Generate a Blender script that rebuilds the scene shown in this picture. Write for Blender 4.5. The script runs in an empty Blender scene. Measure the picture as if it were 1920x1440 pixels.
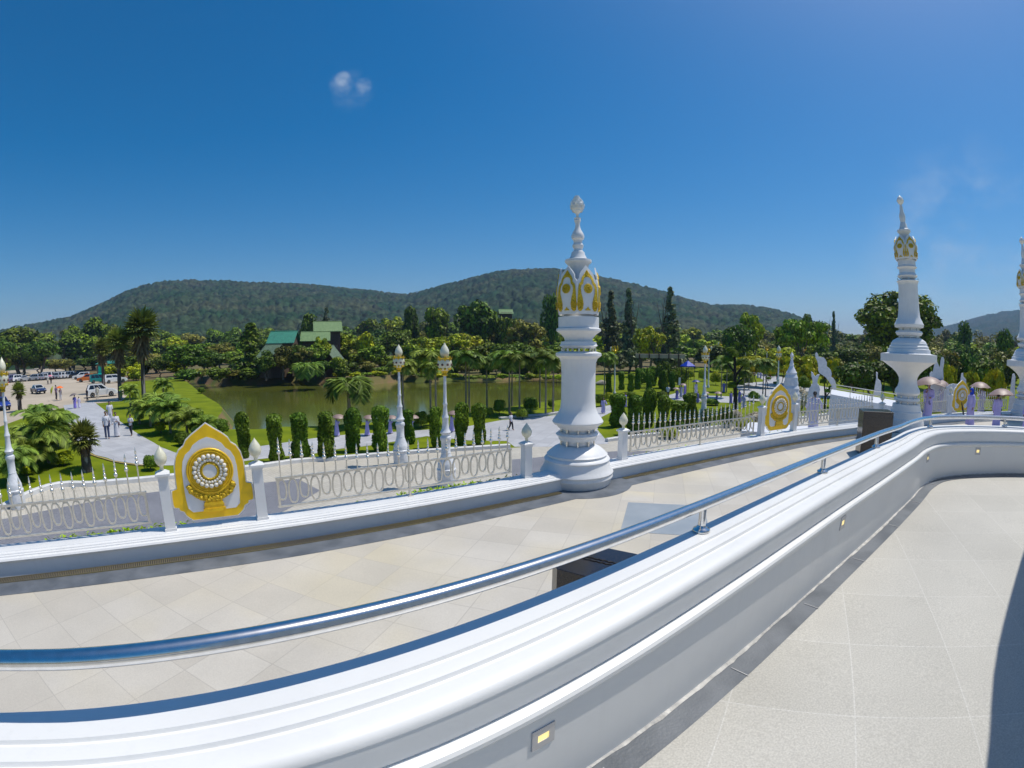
import bpy, bmesh, math, random
import numpy as np
from mathutils import Vector, Matrix

# ---------------------------------------------------------------- camera, light
scn = bpy.context.scene
scn.render.engine = 'CYCLES'
COL = scn.collection
R = math.radians
F_PX, HZ = 900.0, 650.0                     # fisheye: pixels per radian, horizon row in the 1920x1440 photograph
PITCH = (720 - HZ) / F_PX
cd = bpy.data.cameras.new('camera')
cam = bpy.data.objects.new('camera', cd); COL.objects.link(cam)
cd.type = 'PANO'; cd.panorama_type = 'FISHEYE_LENS_POLYNOMIAL'
cd.sensor_width = 36; cd.sensor_fit = 'HORIZONTAL'
cd.fisheye_polynomial_k0 = 0; cd.fisheye_polynomial_k1 = -(1920 / 36) / F_PX
cd.fisheye_polynomial_k2 = 0; cd.fisheye_polynomial_k3 = 0; cd.fisheye_polynomial_k4 = 0
cd.fisheye_fov = R(180)
cd.clip_start = 0.02; cd.clip_end = 20000
cam.rotation_euler = (R(90) - PITCH, 0, 0)
scn.camera = cam

SUN_AZ, SUN_EL = 70.0, 65.0                 # azimuth from +Y towards +X
scn.view_settings.view_transform = 'Standard'; scn.view_settings.look = 'None'
scn.view_settings.exposure = 0.28; scn.view_settings.gamma = 1
wd = bpy.data.worlds.new('World'); scn.world = wd; wd.use_nodes = True
nt = wd.node_tree; bg = nt.nodes['Background']; bg.inputs[1].default_value = 0.088
sky = nt.nodes.new('ShaderNodeTexSky'); sky.sky_type = 'NISHITA'; sky.sun_disc = False
sky.sun_elevation = R(SUN_EL); sky.sun_rotation = R(SUN_AZ)
sky.altitude = 200; sky.air_density = 1.0; sky.dust_density = 1.0; sky.ozone_density = 3.0
hs = nt.nodes.new('ShaderNodeHueSaturation'); hs.inputs['Saturation'].default_value = 1.52; hs.inputs['Hue'].default_value = 0.495
nt.links.new(sky.outputs[0], hs.inputs['Color'])

def wdir(x, y):                             # pixel of the photograph -> world direction
    px, py = x - 960, 720 - y
    r = math.hypot(px, py) or 1e-9; t = r / F_PX
    cx, cy, cz = math.sin(t) * px / r, math.sin(t) * py / r, math.cos(t)
    return (cx, cz * math.cos(PITCH) + cy * math.sin(PITCH), -cz * math.sin(PITCH) + cy * math.cos(PITCH))

def cloud(prev, px, py, spread, scale, amount, thr, off=0.0, rng=0.3):
    g = nt.nodes.new('ShaderNodeTexCoord')
    d = nt.nodes.new('ShaderNodeVectorMath'); d.operation = 'DOT_PRODUCT'
    d.inputs[1].default_value = wdir(px, py)
    nm = nt.nodes.new('ShaderNodeVectorMath'); nm.operation = 'NORMALIZE'
    nt.links.new(g.outputs['Generated'], nm.inputs[0]); nt.links.new(nm.outputs[0], d.inputs[0])
    m = nt.nodes.new('ShaderNodeMapRange'); m.interpolation_type = 'SMOOTHSTEP'
    m.inputs[1].default_value = math.cos(spread); m.inputs[2].default_value = 1.0
    nt.links.new(d.outputs['Value'], m.inputs[0])
    n = nt.nodes.new('ShaderNodeTexNoise'); n.inputs['Scale'].default_value = scale; n.inputs['Detail'].default_value = 6
    n.inputs['Roughness'].default_value = 0.6
    mp = nt.nodes.new('ShaderNodeMapping'); mp.inputs['Scale'].default_value = (1, 1, 1.7); mp.inputs['Location'].default_value = (off, off * .7, off * 1.3)
    nt.links.new(nm.outputs[0], mp.inputs[0]); nt.links.new(mp.outputs[0], n.inputs['Vector'])
    r = nt.nodes.new('ShaderNodeMapRange'); r.interpolation_type = 'SMOOTHSTEP'
    r.inputs[1].default_value = thr; r.inputs[2].default_value = thr + rng; r.inputs[4].default_value = amount
    nt.links.new(n.outputs['Fac'], r.inputs[0])
    mu = nt.nodes.new('ShaderNodeMath'); mu.operation = 'MULTIPLY'
    nt.links.new(m.outputs[0], mu.inputs[0]); nt.links.new(r.outputs[0], mu.inputs[1])
    mx = nt.nodes.new('ShaderNodeMix'); mx.data_type = 'RGBA'
    nt.links.new(mu.outputs[0], mx.inputs[0]); nt.links.new(prev, mx.inputs[6]); mx.inputs[7].default_value = (5.2, 6.0, 7.0, 1)
    return mx.outputs[2]
o = cloud(hs.outputs[0], 643, 148, 0.019, 40, 0.60, 0.15, 0.35, 0.7)
o = cloud(o, 640, 158, 0.028, 40, 0.26, 0.15, 1.3, 0.6)
o = cloud(o, 682, 161, 0.020, 44, 0.34, 0.15, 0.77, 0.7)
o = cloud(o, 660, 170, 0.050, 22, 0.16, 0.30, 0.77, 0.5)
o = cloud(o, 1830, 500, 0.26, 5, 0.40, 0.45)
nt.links.new(o, bg.inputs[0])

sl = bpy.data.lights.new('sun', 'SUN'); sl.energy = 3.3; sl.angle = R(0.53); sl.color = (1.0, 0.95, 0.86)
so = bpy.data.objects.new('sun', sl); COL.objects.link(so)
SD = Vector((math.cos(R(SUN_EL)) * math.sin(R(SUN_AZ)), math.cos(R(SUN_EL)) * math.cos(R(SUN_AZ)), math.sin(R(SUN_EL))))
so.rotation_euler = SD.to_track_quat('Z', 'Y').to_euler(); so.location = SD * 50

scn.cycles.use_denoising = True
scn.cycles.max_bounces = 6; scn.cycles.diffuse_bounces = 4; scn.cycles.glossy_bounces = 3
scn.cycles.transmission_bounces = 4; scn.cycles.volume_bounces = 0; scn.cycles.transparent_max_bounces = 8
scn.cycles.sample_clamp_indirect = 6
scn.cycles.caustics_reflective = False; scn.cycles.caustics_refractive = False

# ---------------------------------------------------------------- mapping helpers
ZU, ZT, ZL = -1.82, -2.75, -2.42            # upper walk, terrace, ledge top (camera eye is 0)
WATER = -6.85
def G(X):                                   # garden ground level
    return -5.5 - 0.8 * min(1, max(0, (X + 22) / 12.0))
def at(x, y, z):
    d = wdir(x, y); k = z / d[2]
    return (d[0] * k, d[1] * k)
def gp(x, y, lim=400):                      # pixel -> point on the garden ground
    d = wdir(x, y); z = -6.0
    if d[2] > -0.008: d = (d[0], d[1], -0.008)
    for _ in range(30):
        k = z / d[2]; z = 0.5 * z + 0.5 * G(d[0] * k)
    X, Y = d[0] * z / d[2], d[1] * z / d[2]
    m = math.hypot(X, Y)
    if m > lim: X, Y = X * lim / m, Y * lim / m
    return (X, Y)
def polar(px, D):
    d = wdir(px, 660); n = math.hypot(d[0], d[1])
    return (d[0] / n * D, d[1] / n * D)
def proj(X, Y, Z):
    cz = Y * math.cos(PITCH) - Z * math.sin(PITCH); cy = Y * math.sin(PITCH) + Z * math.cos(PITCH)
    h = math.hypot(X, cy); t = math.atan2(h, cz)
    return 960 + F_PX * t * X / h, 720 - F_PX * t * cy / h
def z_for(X, Y, ypx):                       # height at which (X, Y) shows on that row
    lo, hi = -10.0, 400.0
    for _ in range(50):
        m = (lo + hi) / 2
        if proj(X, Y, m)[1] > ypx: lo = m
        else: hi = m
    return lo
def face_cam(X, Y): return math.atan2(Y, X) - math.pi / 2   # rotation whose local -Y looks at the camera

# ---------------------------------------------------------------- materials
MT = {}
def mat(name, col, rough=0.6, metal=0, col2=None, scale=5, bump=0, bscale=40, spec=0.5, trans=0, isl=0, emit=0, coat=0, detail=4, w=(0.35, 0.65), objr=0):
    m = bpy.data.materials.new(name); m.use_nodes = True; MT[name] = m
    n = m.node_tree; b = n.nodes['Principled BSDF']; L = n.links
    b.inputs['Base Color'].default_value = (*col, 1); b.inputs['Roughness'].default_value = rough
    b.inputs['Metallic'].default_value = metal; b.inputs['Specular IOR Level'].default_value = spec
    if coat: b.inputs['Coat Weight'].default_value = coat
    if trans: b.inputs['Transmission Weight'].default_value = trans
    if emit:
        b.inputs['Emission Color'].default_value = (*col, 1); b.inputs['Emission Strength'].default_value = emit
    tc = n.nodes.new('ShaderNodeTexCoord')
    out = None
    if col2:
        t = n.nodes.new('ShaderNodeTexNoise'); t.inputs['Scale'].default_value = scale; t.inputs['Detail'].default_value = detail
        L.new(tc.outputs['Object'], t.inputs['Vector'])
        r = n.nodes.new('ShaderNodeMapRange'); r.inputs[1].default_value = w[0]; r.inputs[2].default_value = w[1]
        L.new(t.outputs['Fac'], r.inputs[0])
        mx = n.nodes.new('ShaderNodeMix'); mx.data_type = 'RGBA'
        L.new(r.outputs[0], mx.inputs[0]); mx.inputs[6].default_value = (*col, 1); mx.inputs[7].default_value = (*col2, 1)
        out = mx.outputs[2]
    if isl or objr:                          # leaf to leaf and plant to plant variation
        h = n.nodes.new('ShaderNodeHueSaturation')
        if out: L.new(out, h.inputs['Color'])
        else: h.inputs['Color'].default_value = (*col, 1)
        g = n.nodes.new('ShaderNodeNewGeometry'); ob = n.nodes.new('ShaderNodeObjectInfo')
        a = n.nodes.new('ShaderNodeMapRange'); a.inputs[3].default_value = 1 - isl; a.inputs[4].default_value = 1 + isl
        L.new(g.outputs['Random Per Island'], a.inputs[0])
        a2 = n.nodes.new('ShaderNodeMapRange'); a2.inputs[3].default_value = 1 - objr; a2.inputs[4].default_value = 1 + objr
        L.new(ob.outputs['Random'], a2.inputs[0])
        mm = n.nodes.new('ShaderNodeMath'); mm.operation = 'MULTIPLY'
        L.new(a.outputs[0], mm.inputs[0]); L.new(a2.outputs[0], mm.inputs[1]); L.new(mm.outputs[0], h.inputs['Value'])
        a3 = n.nodes.new('ShaderNodeMapRange'); a3.inputs[3].default_value = 0.5 - 0.06 * objr; a3.inputs[4].default_value = 0.5 + 0.06 * objr
        m3 = n.nodes.new('ShaderNodeMath'); m3.operation = 'MULTIPLY'; m3.inputs[1].default_value = 7.31
        m4 = n.nodes.new('ShaderNodeMath'); m4.operation = 'FRACT'
        L.new(ob.outputs['Random'], m3.inputs[0]); L.new(m3.outputs[0], m4.inputs[0]); L.new(m4.outputs[0], a3.inputs[0])
        L.new(a3.outputs[0], h.inputs['Hue'])
        out = h.outputs[0]
    if out: L.new(out, b.inputs['Base Color'])
    if bump:
        t2 = n.nodes.new('ShaderNodeTexNoise'); t2.inputs['Scale'].default_value = bscale; t2.inputs['Detail'].default_value = 5
        L.new(tc.outputs['Object'], t2.inputs['Vector'])
        bp = n.nodes.new('ShaderNodeBump'); bp.inputs['Strength'].default_value = bump; bp.inputs['Distance'].default_value = 0.02
        L.new(t2.outputs['Fac'], bp.inputs['Height']); L.new(bp.outputs[0], b.inputs['Normal'])
    return m
def leafmat(name, col, isl=0.45, objr=0.3, col2=None, scale=1.5, tr=0.14):
    m = mat(name, col, rough=0.55, spec=0.25, isl=isl, objr=objr, col2=col2, scale=scale)
    n = m.node_tree; b = n.nodes['Principled BSDF']; out = n.nodes['Material Output']
    t = n.nodes.new('ShaderNodeBsdfTranslucent'); mx = n.nodes.new('ShaderNodeMixShader'); mx.inputs[0].default_value = tr
    src = b.inputs['Base Color'].links[0].from_socket
    n.links.new(src, t.inputs[0]); n.links.new(b.outputs[0], mx.inputs[1]); n.links.new(t.outputs[0], mx.inputs[2])
    n.links.new(mx.outputs[0], out.inputs[0])
    return m
def tilemat(name, c1, c2, mortar, size, rot, msize=0.006, speck=0.06, stain=None, rough=0.55):
    m = bpy.data.materials.new(name); m.use_nodes = True; MT[name] = m
    n = m.node_tree; b = n.nodes['Principled BSDF']; L = n.links; b.inputs['Roughness'].default_value = rough
    b.inputs['Specular IOR Level'].default_value = 0.35
    tc = n.nodes.new('ShaderNodeTexCoord'); mp = n.nodes.new('ShaderNodeMapping'); mp.inputs['Rotation'].default_value = (0, 0, rot)
    L.new(tc.outputs['Object'], mp.inputs[0])
    br = n.nodes.new('ShaderNodeTexBrick'); br.offset = 0; br.inputs['Scale'].default_value = 1
    br.inputs['Brick Width'].default_value = size; br.inputs['Row Height'].default_value = size
    br.inputs['Mortar Size'].default_value = msize; br.inputs['Color1'].default_value = (*c1, 1); br.inputs['Color2'].default_value = (*c2, 1)
    br.inputs['Mortar'].default_value = (*mortar, 1); br.inputs['Mortar Smooth'].default_value = 0.3
    L.new(mp.outputs[0], br.inputs['Vector'])
    sp = n.nodes.new('ShaderNodeTexNoise'); sp.inputs['Scale'].default_value = 90; sp.inputs['Detail'].default_value = 3
    L.new(tc.outputs['Object'], sp.inputs['Vector'])
    big = n.nodes.new('ShaderNodeTexNoise'); big.inputs['Scale'].default_value = 0.9; big.inputs['Detail'].default_value = 6
    L.new(tc.outputs['Object'], big.inputs['Vector'])
    h = n.nodes.new('ShaderNodeHueSaturation')
    r = n.nodes.new('ShaderNodeMapRange'); r.inputs[1].default_value = 0.3; r.inputs[2].default_value = 0.7
    r.inputs[3].default_value = 1 - speck; r.inputs[4].default_value = 1 + speck
    L.new(sp.outputs['Fac'], r.inputs[0])
    r2 = n.nodes.new('ShaderNodeMapRange'); r2.inputs[1].default_value = 0.35; r2.inputs[2].default_value = 0.65
    r2.inputs[3].default_value = 0.93; r2.inputs[4].default_value = 1.05
    L.new(big.outputs['Fac'], r2.inputs[0])
    mm = n.nodes.new('ShaderNodeMath'); mm.operation = 'MULTIPLY'; L.new(r.outputs[0], mm.inputs[0]); L.new(r2.outputs[0], mm.inputs[1])
    L.new(mm.outputs[0], h.inputs['Value'])
    src = br.outputs['Color']
    if stain:
        s = n.nodes.new('ShaderNodeTexNoise'); s.inputs['Scale'].default_value = 0.35; s.inputs['Detail'].default_value = 3
        L.new(mp.outputs[0], s.inputs['Vector'])
        r3 = n.nodes.new('ShaderNodeMapRange'); r3.inputs[1].default_value = 0.47; r3.inputs[2].default_value = 0.60; r3.inputs[4].default_value = 0.65
        L.new(s.outputs['Fac'], r3.inputs[0])
        # tiles of the stained batch: one random value per tile
        b2 = n.nodes.new('ShaderNodeTexBrick'); b2.offset = 0; b2.inputs['Scale'].default_value = 1
        b2.inputs['Brick Width'].default_value = size; b2.inputs['Row Height'].default_value = size; b2.inputs['Mortar Size'].default_value = 0
        b2.inputs['Color1'].default_value = (0, 0, 0, 1); b2.inputs['Color2'].default_value = (1, 1, 1, 1)
        L.new(mp.outputs[0], b2.inputs['Vector'])
        ml = n.nodes.new('ShaderNodeMath'); ml.operation = 'MULTIPLY'
        L.new(r3.outputs[0], ml.inputs[0]); L.new(b2.outputs['Color'], ml.inputs[1])
        mx = n.nodes.new('ShaderNodeMix'); mx.data_type = 'RGBA'; L.new(ml.outputs[0], mx.inputs[0])
        L.new(src, mx.inputs[6]); mx.inputs[7].default_value = (*stain, 1); src = mx.outputs[2]
    L.new(src, h.inputs['Color']); L.new(h.outputs[0], b.inputs['Base Color'])
    bp = n.nodes.new('ShaderNodeBump'); bp.inputs['Strength'].default_value = 0.25; bp.inputs['Distance'].default_value = 0.004
    L.new(sp.outputs['Fac'], bp.inputs['Height']); L.new(bp.outputs[0], b.inputs['Normal'])
    return m

mat('white_plaster', (0.77, 0.77, 0.765), 0.45, col2=(0.72, 0.72, 0.72), scale=3, bump=0.05, bscale=25, w=(0.4, 0.8))
mat('parapet_plaster', (0.80, 0.80, 0.785), 0.42, col2=(0.74, 0.74, 0.73), scale=2.2, bump=0.05, bscale=14, detail=8, w=(0.45, 0.85))
mat('statue_white', (0.78, 0.78, 0.80), 0.5, col2=(0.66, 0.67, 0.70), scale=6)
mat('petal_white', (0.80, 0.76, 0.66), 0.45, col2=(0.62, 0.52, 0.34), scale=26, bump=0.4, bscale=60, w=(0.5, 0.75))
mat('lamp_white', (0.74, 0.75, 0.77), 0.4, col2=(0.62, 0.64, 0.66), scale=9)
mat('pearl', (0.74, 0.72, 0.56), 0.3, col2=(0.68, 0.65, 0.48), scale=20, coat=0.4)
mat('glass_bud', (0.90, 0.90, 0.86), 0.12, col2=(0.78, 0.80, 0.80), scale=30, bump=0.4, bscale=60, trans=0.1, coat=0.6)
mat('gold', (0.92, 0.60, 0.015), 0.36, metal=0.2, col2=(0.74, 0.44, 0.01), scale=14, bump=0.12, bscale=60)
mat('gold_relief', (0.88, 0.62, 0.025), 0.34, metal=0.3, col2=(0.52, 0.32, 0.01), scale=45, bump=1.0, bscale=60)
mat('gold_paint', (0.98, 0.61, 0.004), 0.45, metal=0.0, col2=(0.80, 0.50, 0.008), scale=6, bump=0.05)
mat('steel', (0.78, 0.77, 0.75), 0.20, metal=1, col2=(0.70, 0.69, 0.67), scale=30)
mat('champagne_steel', (0.72, 0.68, 0.60), 0.36, metal=0.5, col2=(0.62, 0.58, 0.50), scale=25)
mat('bright_steel', (0.85, 0.81, 0.73), 0.26, metal=0.75)
mat('black_granite', (0.012, 0.012, 0.014), 0.16, col2=(0.035, 0.03, 0.032), scale=90, spec=0.6)
mat('dark_red', (0.10, 0.02, 0.012), 0.4, col2=(0.02, 0.012, 0.012), scale=14)
mat('groove_black', (0.006, 0.006, 0.006), 0.7)
mat('dark_stone', (0.095, 0.108, 0.125), 0.5, col2=(0.165, 0.18, 0.20), scale=3, bump=0.2, bscale=60, detail=8)
mat('shadow_grey', (0.30, 0.33, 0.35), 0.3, col2=(0.36, 0.385, 0.40), scale=2)  # shadow tone put into the colour, for the slab on the terrace
mat('grout', (0.66, 0.64, 0.60), 0.9, col2=(0.42, 0.41, 0.39), scale=14, bump=0.5, bscale=60)
mat('bronze_grate', (0.30, 0.26, 0.19), 0.42, metal=0.75, col2=(0.42, 0.34, 0.16), scale=1.2)
mat('brass_light', (0.30, 0.24, 0.05), 0.5, metal=0.3)
mat('light_plate', (0.52, 0.52, 0.54), 0.35, metal=0.4)
mat('lamp_lens', (1.0, 0.78, 0.30), 0.3, emit=0.75)
mat('joint_dark', (0.05, 0.05, 0.055), 0.9)
tilemat('terrace_tiles', (0.515, 0.474, 0.405), (0.575, 0.535, 0.465), (0.45, 0.415, 0.36), 0.60, R(17.6), stain=(0.60, 0.52, 0.34), speck=0.07)
tilemat('upper_tiles', (0.465, 0.448, 0.402), (0.50, 0.482, 0.435), (0.55, 0.535, 0.495), 0.72, R(32), speck=0.15, msize=0.005)
tilemat('path_stone', (0.42, 0.42, 0.43), (0.50, 0.50, 0.51), (0.36, 0.36, 0.37), 0.9, R(20), speck=0.14, msize=0.02)
tilemat('walk_pavers', (0.50, 0.46, 0.38), (0.56, 0.52, 0.44), (0.36, 0.34, 0.30), 0.2, R(32), speck=0.2, msize=0.012)
tilemat('grey_pavers', (0.15, 0.15, 0.17), (0.20, 0.20, 0.225), (0.30, 0.30, 0.31), 0.11, R(-8), speck=0.2, msize=0.01)
mat('kerb_white', (0.70, 0.70, 0.70), 0.6, col2=(0.60, 0.60, 0.58), scale=2)
mat('kerb_yellow', (0.42, 0.30, 0.08), 0.7, col2=(0.34, 0.26, 0.12), scale=3)
mat('kerb_stone', (0.52, 0.51, 0.50), 0.8, col2=(0.40, 0.40, 0.41), scale=2)
mat('dry_ground', (0.12, 0.115, 0.03), 0.95, col2=(0.17, 0.11, 0.055), scale=0.05, bump=0.6, bscale=4, detail=10)
mat('bank_earth', (0.10, 0.13, 0.02), 0.95, col2=(0.24, 0.13, 0.07), scale=0.16, bump=0.7, bscale=3, detail=8, w=(0.42, 0.62))
mat('lawn_grass', (0.19, 0.235, 0.008), 0.9, col2=(0.115, 0.16, 0.006), scale=0.5, bump=1.0, bscale=14, detail=12, spec=0.1)
mat('gravel_lot', (0.50, 0.42, 0.32), 0.95, col2=(0.40, 0.335, 0.25), scale=0.12, bump=0.5, bscale=10, detail=12)
mat('soil', (0.14, 0.09, 0.05), 0.95, col2=(0.20, 0.15, 0.09), scale=2, bump=0.5)
wm = mat('pond_water', (0.135, 0.145, 0.022), 0.10, col2=(0.090, 0.105, 0.016), scale=0.05, bump=0.10, bscale=1.6, spec=0.5)
mat('pond_scum', (0.30, 0.33, 0.14), 0.9, col2=(0.20, 0.24, 0.08), scale=0.6)
mat('rock', (0.40, 0.36, 0.28), 0.9, col2=(0.24, 0.21, 0.17), scale=1.2, bump=0.8, bscale=5)
# foliage
leafmat('leaf_deep', (0.079, 0.142, 0.011), col2=(0.123, 0.173, 0.013), scale=0.35, isl=0.7)
leafmat('leaf_mid', (0.240, 0.332, 0.015), col2=(0.102, 0.161, 0.015), scale=0.3, isl=0.7)
leafmat('leaf_light', (0.505, 0.524, 0.015), col2=(0.198, 0.272, 0.013), scale=0.4, isl=0.65)
leafmat('leaf_olive', (0.316, 0.295, 0.041), col2=(0.134, 0.146, 0.026), scale=0.4, isl=0.7)
leafmat('leaf_needle', (0.19, 0.22, 0.10), col2=(0.13, 0.16, 0.075), scale=0.5, isl=.6)
leafmat('leaf_palm', (0.223, 0.307, 0.035), col2=(0.132, 0.209, 0.031), scale=0.6, isl=0.5)
leafmat('leaf_fan', (0.237, 0.281, 0.048), col2=(0.144, 0.183, 0.035), scale=0.6, isl=0.4)
leafmat('leaf_hedge', (0.100, 0.188, 0.011), col2=(0.170, 0.262, 0.014), scale=3.0, isl=0.5, objr=0.2)
leafmat('leaf_bush', (0.125, 0.214, 0.013), col2=(0.190, 0.281, 0.020), scale=2.0, isl=0.5, objr=0.35)
leafmat('leaf_yellow', (0.50, 0.52, 0.010), col2=(0.24, 0.33, 0.010), scale=1.6, isl=0.4, objr=0.12)
leafmat('leaf_gold', (0.66, 0.56, 0.008), col2=(0.30, 0.34, 0.010), scale=0.6, isl=0.4, objr=0.12)
leafmat('leaf_dead', (0.22, 0.15, 0.08), isl=0.5, objr=0.2)
leafmat('leaf_ground', (0.315, 0.490, 0.018), isl=0.5, objr=0.1)
leafmat('petal_cream', (0.62, 0.55, 0.42), isl=0.3, objr=0.1)
mat('bark', (0.10, 0.075, 0.05), 0.9, col2=(0.17, 0.14, 0.11), scale=6, bump=0.8, bscale=12)
mat('bark_dark', (0.018, 0.014, 0.012), 0.9, col2=(0.04, 0.03, 0.025), scale=8, bump=0.8, bscale=14)
mat('palm_bark', (0.22, 0.18, 0.13), 0.9, col2=(0.34, 0.30, 0.23), scale=8, bump=0.6)
mat('fan_bark', (0.07, 0.055, 0.05), 0.9, col2=(0.34, 0.31, 0.30), scale=3.2, bump=0.8, bscale=9, w=(0.5, 0.62))
# buildings
mat('roof_green', (0.20, 0.30, 0.12), 0.45, col2=(0.15, 0.24, 0.09), scale=2)
mat('roof_teal', (0.05, 0.25, 0.17), 0.5, col2=(0.04, 0.19, 0.13), scale=2)
mat('roof_dull', (0.16, 0.23, 0.14), 0.6, col2=(0.11, 0.16, 0.10), scale=2)
mat('timber', (0.07, 0.045, 0.03), 0.8, col2=(0.12, 0.08, 0.05), scale=6)
mat('cream_wall', (0.50, 0.45, 0.36), 0.8, col2=(0.42, 0.37, 0.29), scale=2)
mat('brown_board', (0.22, 0.17, 0.14), 0.8, col2=(0.16, 0.125, 0.10), scale=5)
mat('teal_tarp', (0.01, 0.62, 0.42), 0.5)
mat('blue_tarp', (0.005, 0.045, 0.50), 0.5, col2=(0.003, 0.03, 0.36), scale=3)
mat('sign_white', (0.62, 0.66, 0.72), 0.5)
mat('sign_grey', (0.22, 0.25, 0.30), 0.5)
mat('bridge_tan', (0.55, 0.42, 0.30), 0.8, col2=(0.45, 0.34, 0.25), scale=1)
# vehicles
for nm, c in dict(white=(0.72, 0.73, 0.74), silver=(0.42, 0.44, 0.47), navy=(0.025, 0.035, 0.10), black=(0.015, 0.016, 0.02), orange=(0.62, 0.15, 0.01), purple=(0.14, 0.13, 0.26), red=(0.50, 0.04, 0.02), teal=(0.01, 0.20, 0.19), blue=(0.03, 0.05, 0.28)).items():
    mat('paint_' + nm, c, 0.25, coat=0.8, metal=0.2 if nm == 'silver' else 0)
mat('car_glass', (0.012, 0.016, 0.02), 0.05, spec=0.8)
mat('tyre', (0.012, 0.012, 0.012), 0.8); mat('rim', (0.40, 0.41, 0.42), 0.3, metal=0.8)
mat('head_lens', (0.75, 0.77, 0.80), 0.1, coat=0.6); mat('tail_lens', (0.45, 0.01, 0.01), 0.2); mat('trim_dark', (0.02, 0.02, 0.022), 0.6)
# people
mat('skin', (0.30, 0.16, 0.10), 0.55); mat('hair', (0.012, 0.010, 0.010), 0.5)
mat('robe_lavender', (0.50, 0.45, 0.80), 0.75, col2=(0.42, 0.37, 0.72), scale=4, bump=0.3, bscale=10)
mat('robe_violet', (0.27, 0.22, 0.66), 0.75, col2=(0.20, 0.16, 0.55), scale=4)
mat('robe_pale', (0.66, 0.62, 0.78), 0.75, col2=(0.56, 0.52, 0.70), scale=4, bump=0.3, bscale=10)
mat('shirt_white', (0.70, 0.70, 0.74), 0.8, col2=(0.60, 0.60, 0.66), scale=6)
mat('shirt_cream', (0.58, 0.54, 0.45), 0.8); mat('shirt_purple', (0.12, 0.09, 0.20), 0.8)
mat('cloth_dark', (0.025, 0.027, 0.04), 0.8); mat('cloth_blue', (0.06, 0.08, 0.16), 0.8); mat('scarf_blue', (0.01, 0.05, 0.50), 0.7)
mat('cloth_maroon', (0.16, 0.03, 0.02), 0.8); mat('bag_brown', (0.13, 0.06, 0.05), 0.6)
mat('umb_brown', (0.26, 0.175, 0.15), 0.5, col2=(0.34, 0.24, 0.21), scale=2); mat('umb_yellow', (0.48, 0.50, 0.02), 0.5); mat('umb_orange', (0.90, 0.17, 0.01), 0.5)
mat('umb_pink', (0.75, 0.22, 0.30), 0.5); mat('umb_grey', (0.16, 0.13, 0.13), 0.5); mat('umb_blue', (0.04, 0.05, 0.22), 0.5)

def weather(name, k=0.10):                  # faint rain streaks and grime in the paint itself
    n = MT[name].node_tree; b = n.nodes['Principled BSDF']; L = n.links; src = b.inputs['Base Color'].links[0].from_socket
    tc = n.nodes.new('ShaderNodeTexCoord'); mp = n.nodes.new('ShaderNodeMapping'); mp.inputs['Scale'].default_value = (9, 9, 0.8); L.new(tc.outputs['Object'], mp.inputs[0])
    t = n.nodes.new('ShaderNodeTexNoise'); t.inputs['Scale'].default_value = 1.6; t.inputs['Detail'].default_value = 7; t.inputs['Roughness'].default_value = 0.65; L.new(mp.outputs[0], t.inputs['Vector'])
    t2 = n.nodes.new('ShaderNodeTexNoise'); t2.inputs['Scale'].default_value = 0.8; t2.inputs['Detail'].default_value = 4; L.new(tc.outputs['Object'], t2.inputs['Vector'])
    m1 = n.nodes.new('ShaderNodeMapRange'); m1.inputs[1].default_value = .52; m1.inputs[2].default_value = .75; m1.inputs[4].default_value = 1; L.new(t.outputs['Fac'], m1.inputs[0])
    m2 = n.nodes.new('ShaderNodeMapRange'); m2.inputs[1].default_value = .4; m2.inputs[2].default_value = .65; m2.inputs[4].default_value = 1; L.new(t2.outputs['Fac'], m2.inputs[0])
    mu = n.nodes.new('ShaderNodeMath'); mu.operation = 'MULTIPLY'; L.new(m1.outputs[0], mu.inputs[0]); L.new(m2.outputs[0], mu.inputs[1])
    m3 = n.nodes.new('ShaderNodeMath'); m3.operation = 'MULTIPLY'; m3.inputs[1].default_value = k * 3; L.new(mu.outputs[0], m3.inputs[0])
    mx = n.nodes.new('ShaderNodeMix'); mx.data_type = 'RGBA'; L.new(m3.outputs[0], mx.inputs[0]); L.new(src, mx.inputs[6]); mx.inputs[7].default_value = (0.42, 0.41, 0.38, 1); L.new(mx.outputs[2], b.inputs['Base Color'])
weather('white_plaster', 0.09); weather('parapet_plaster', 0.05); weather('lamp_white', 0.15); weather('statue_white', 0.15); weather('kerb_white', 0.2)
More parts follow.
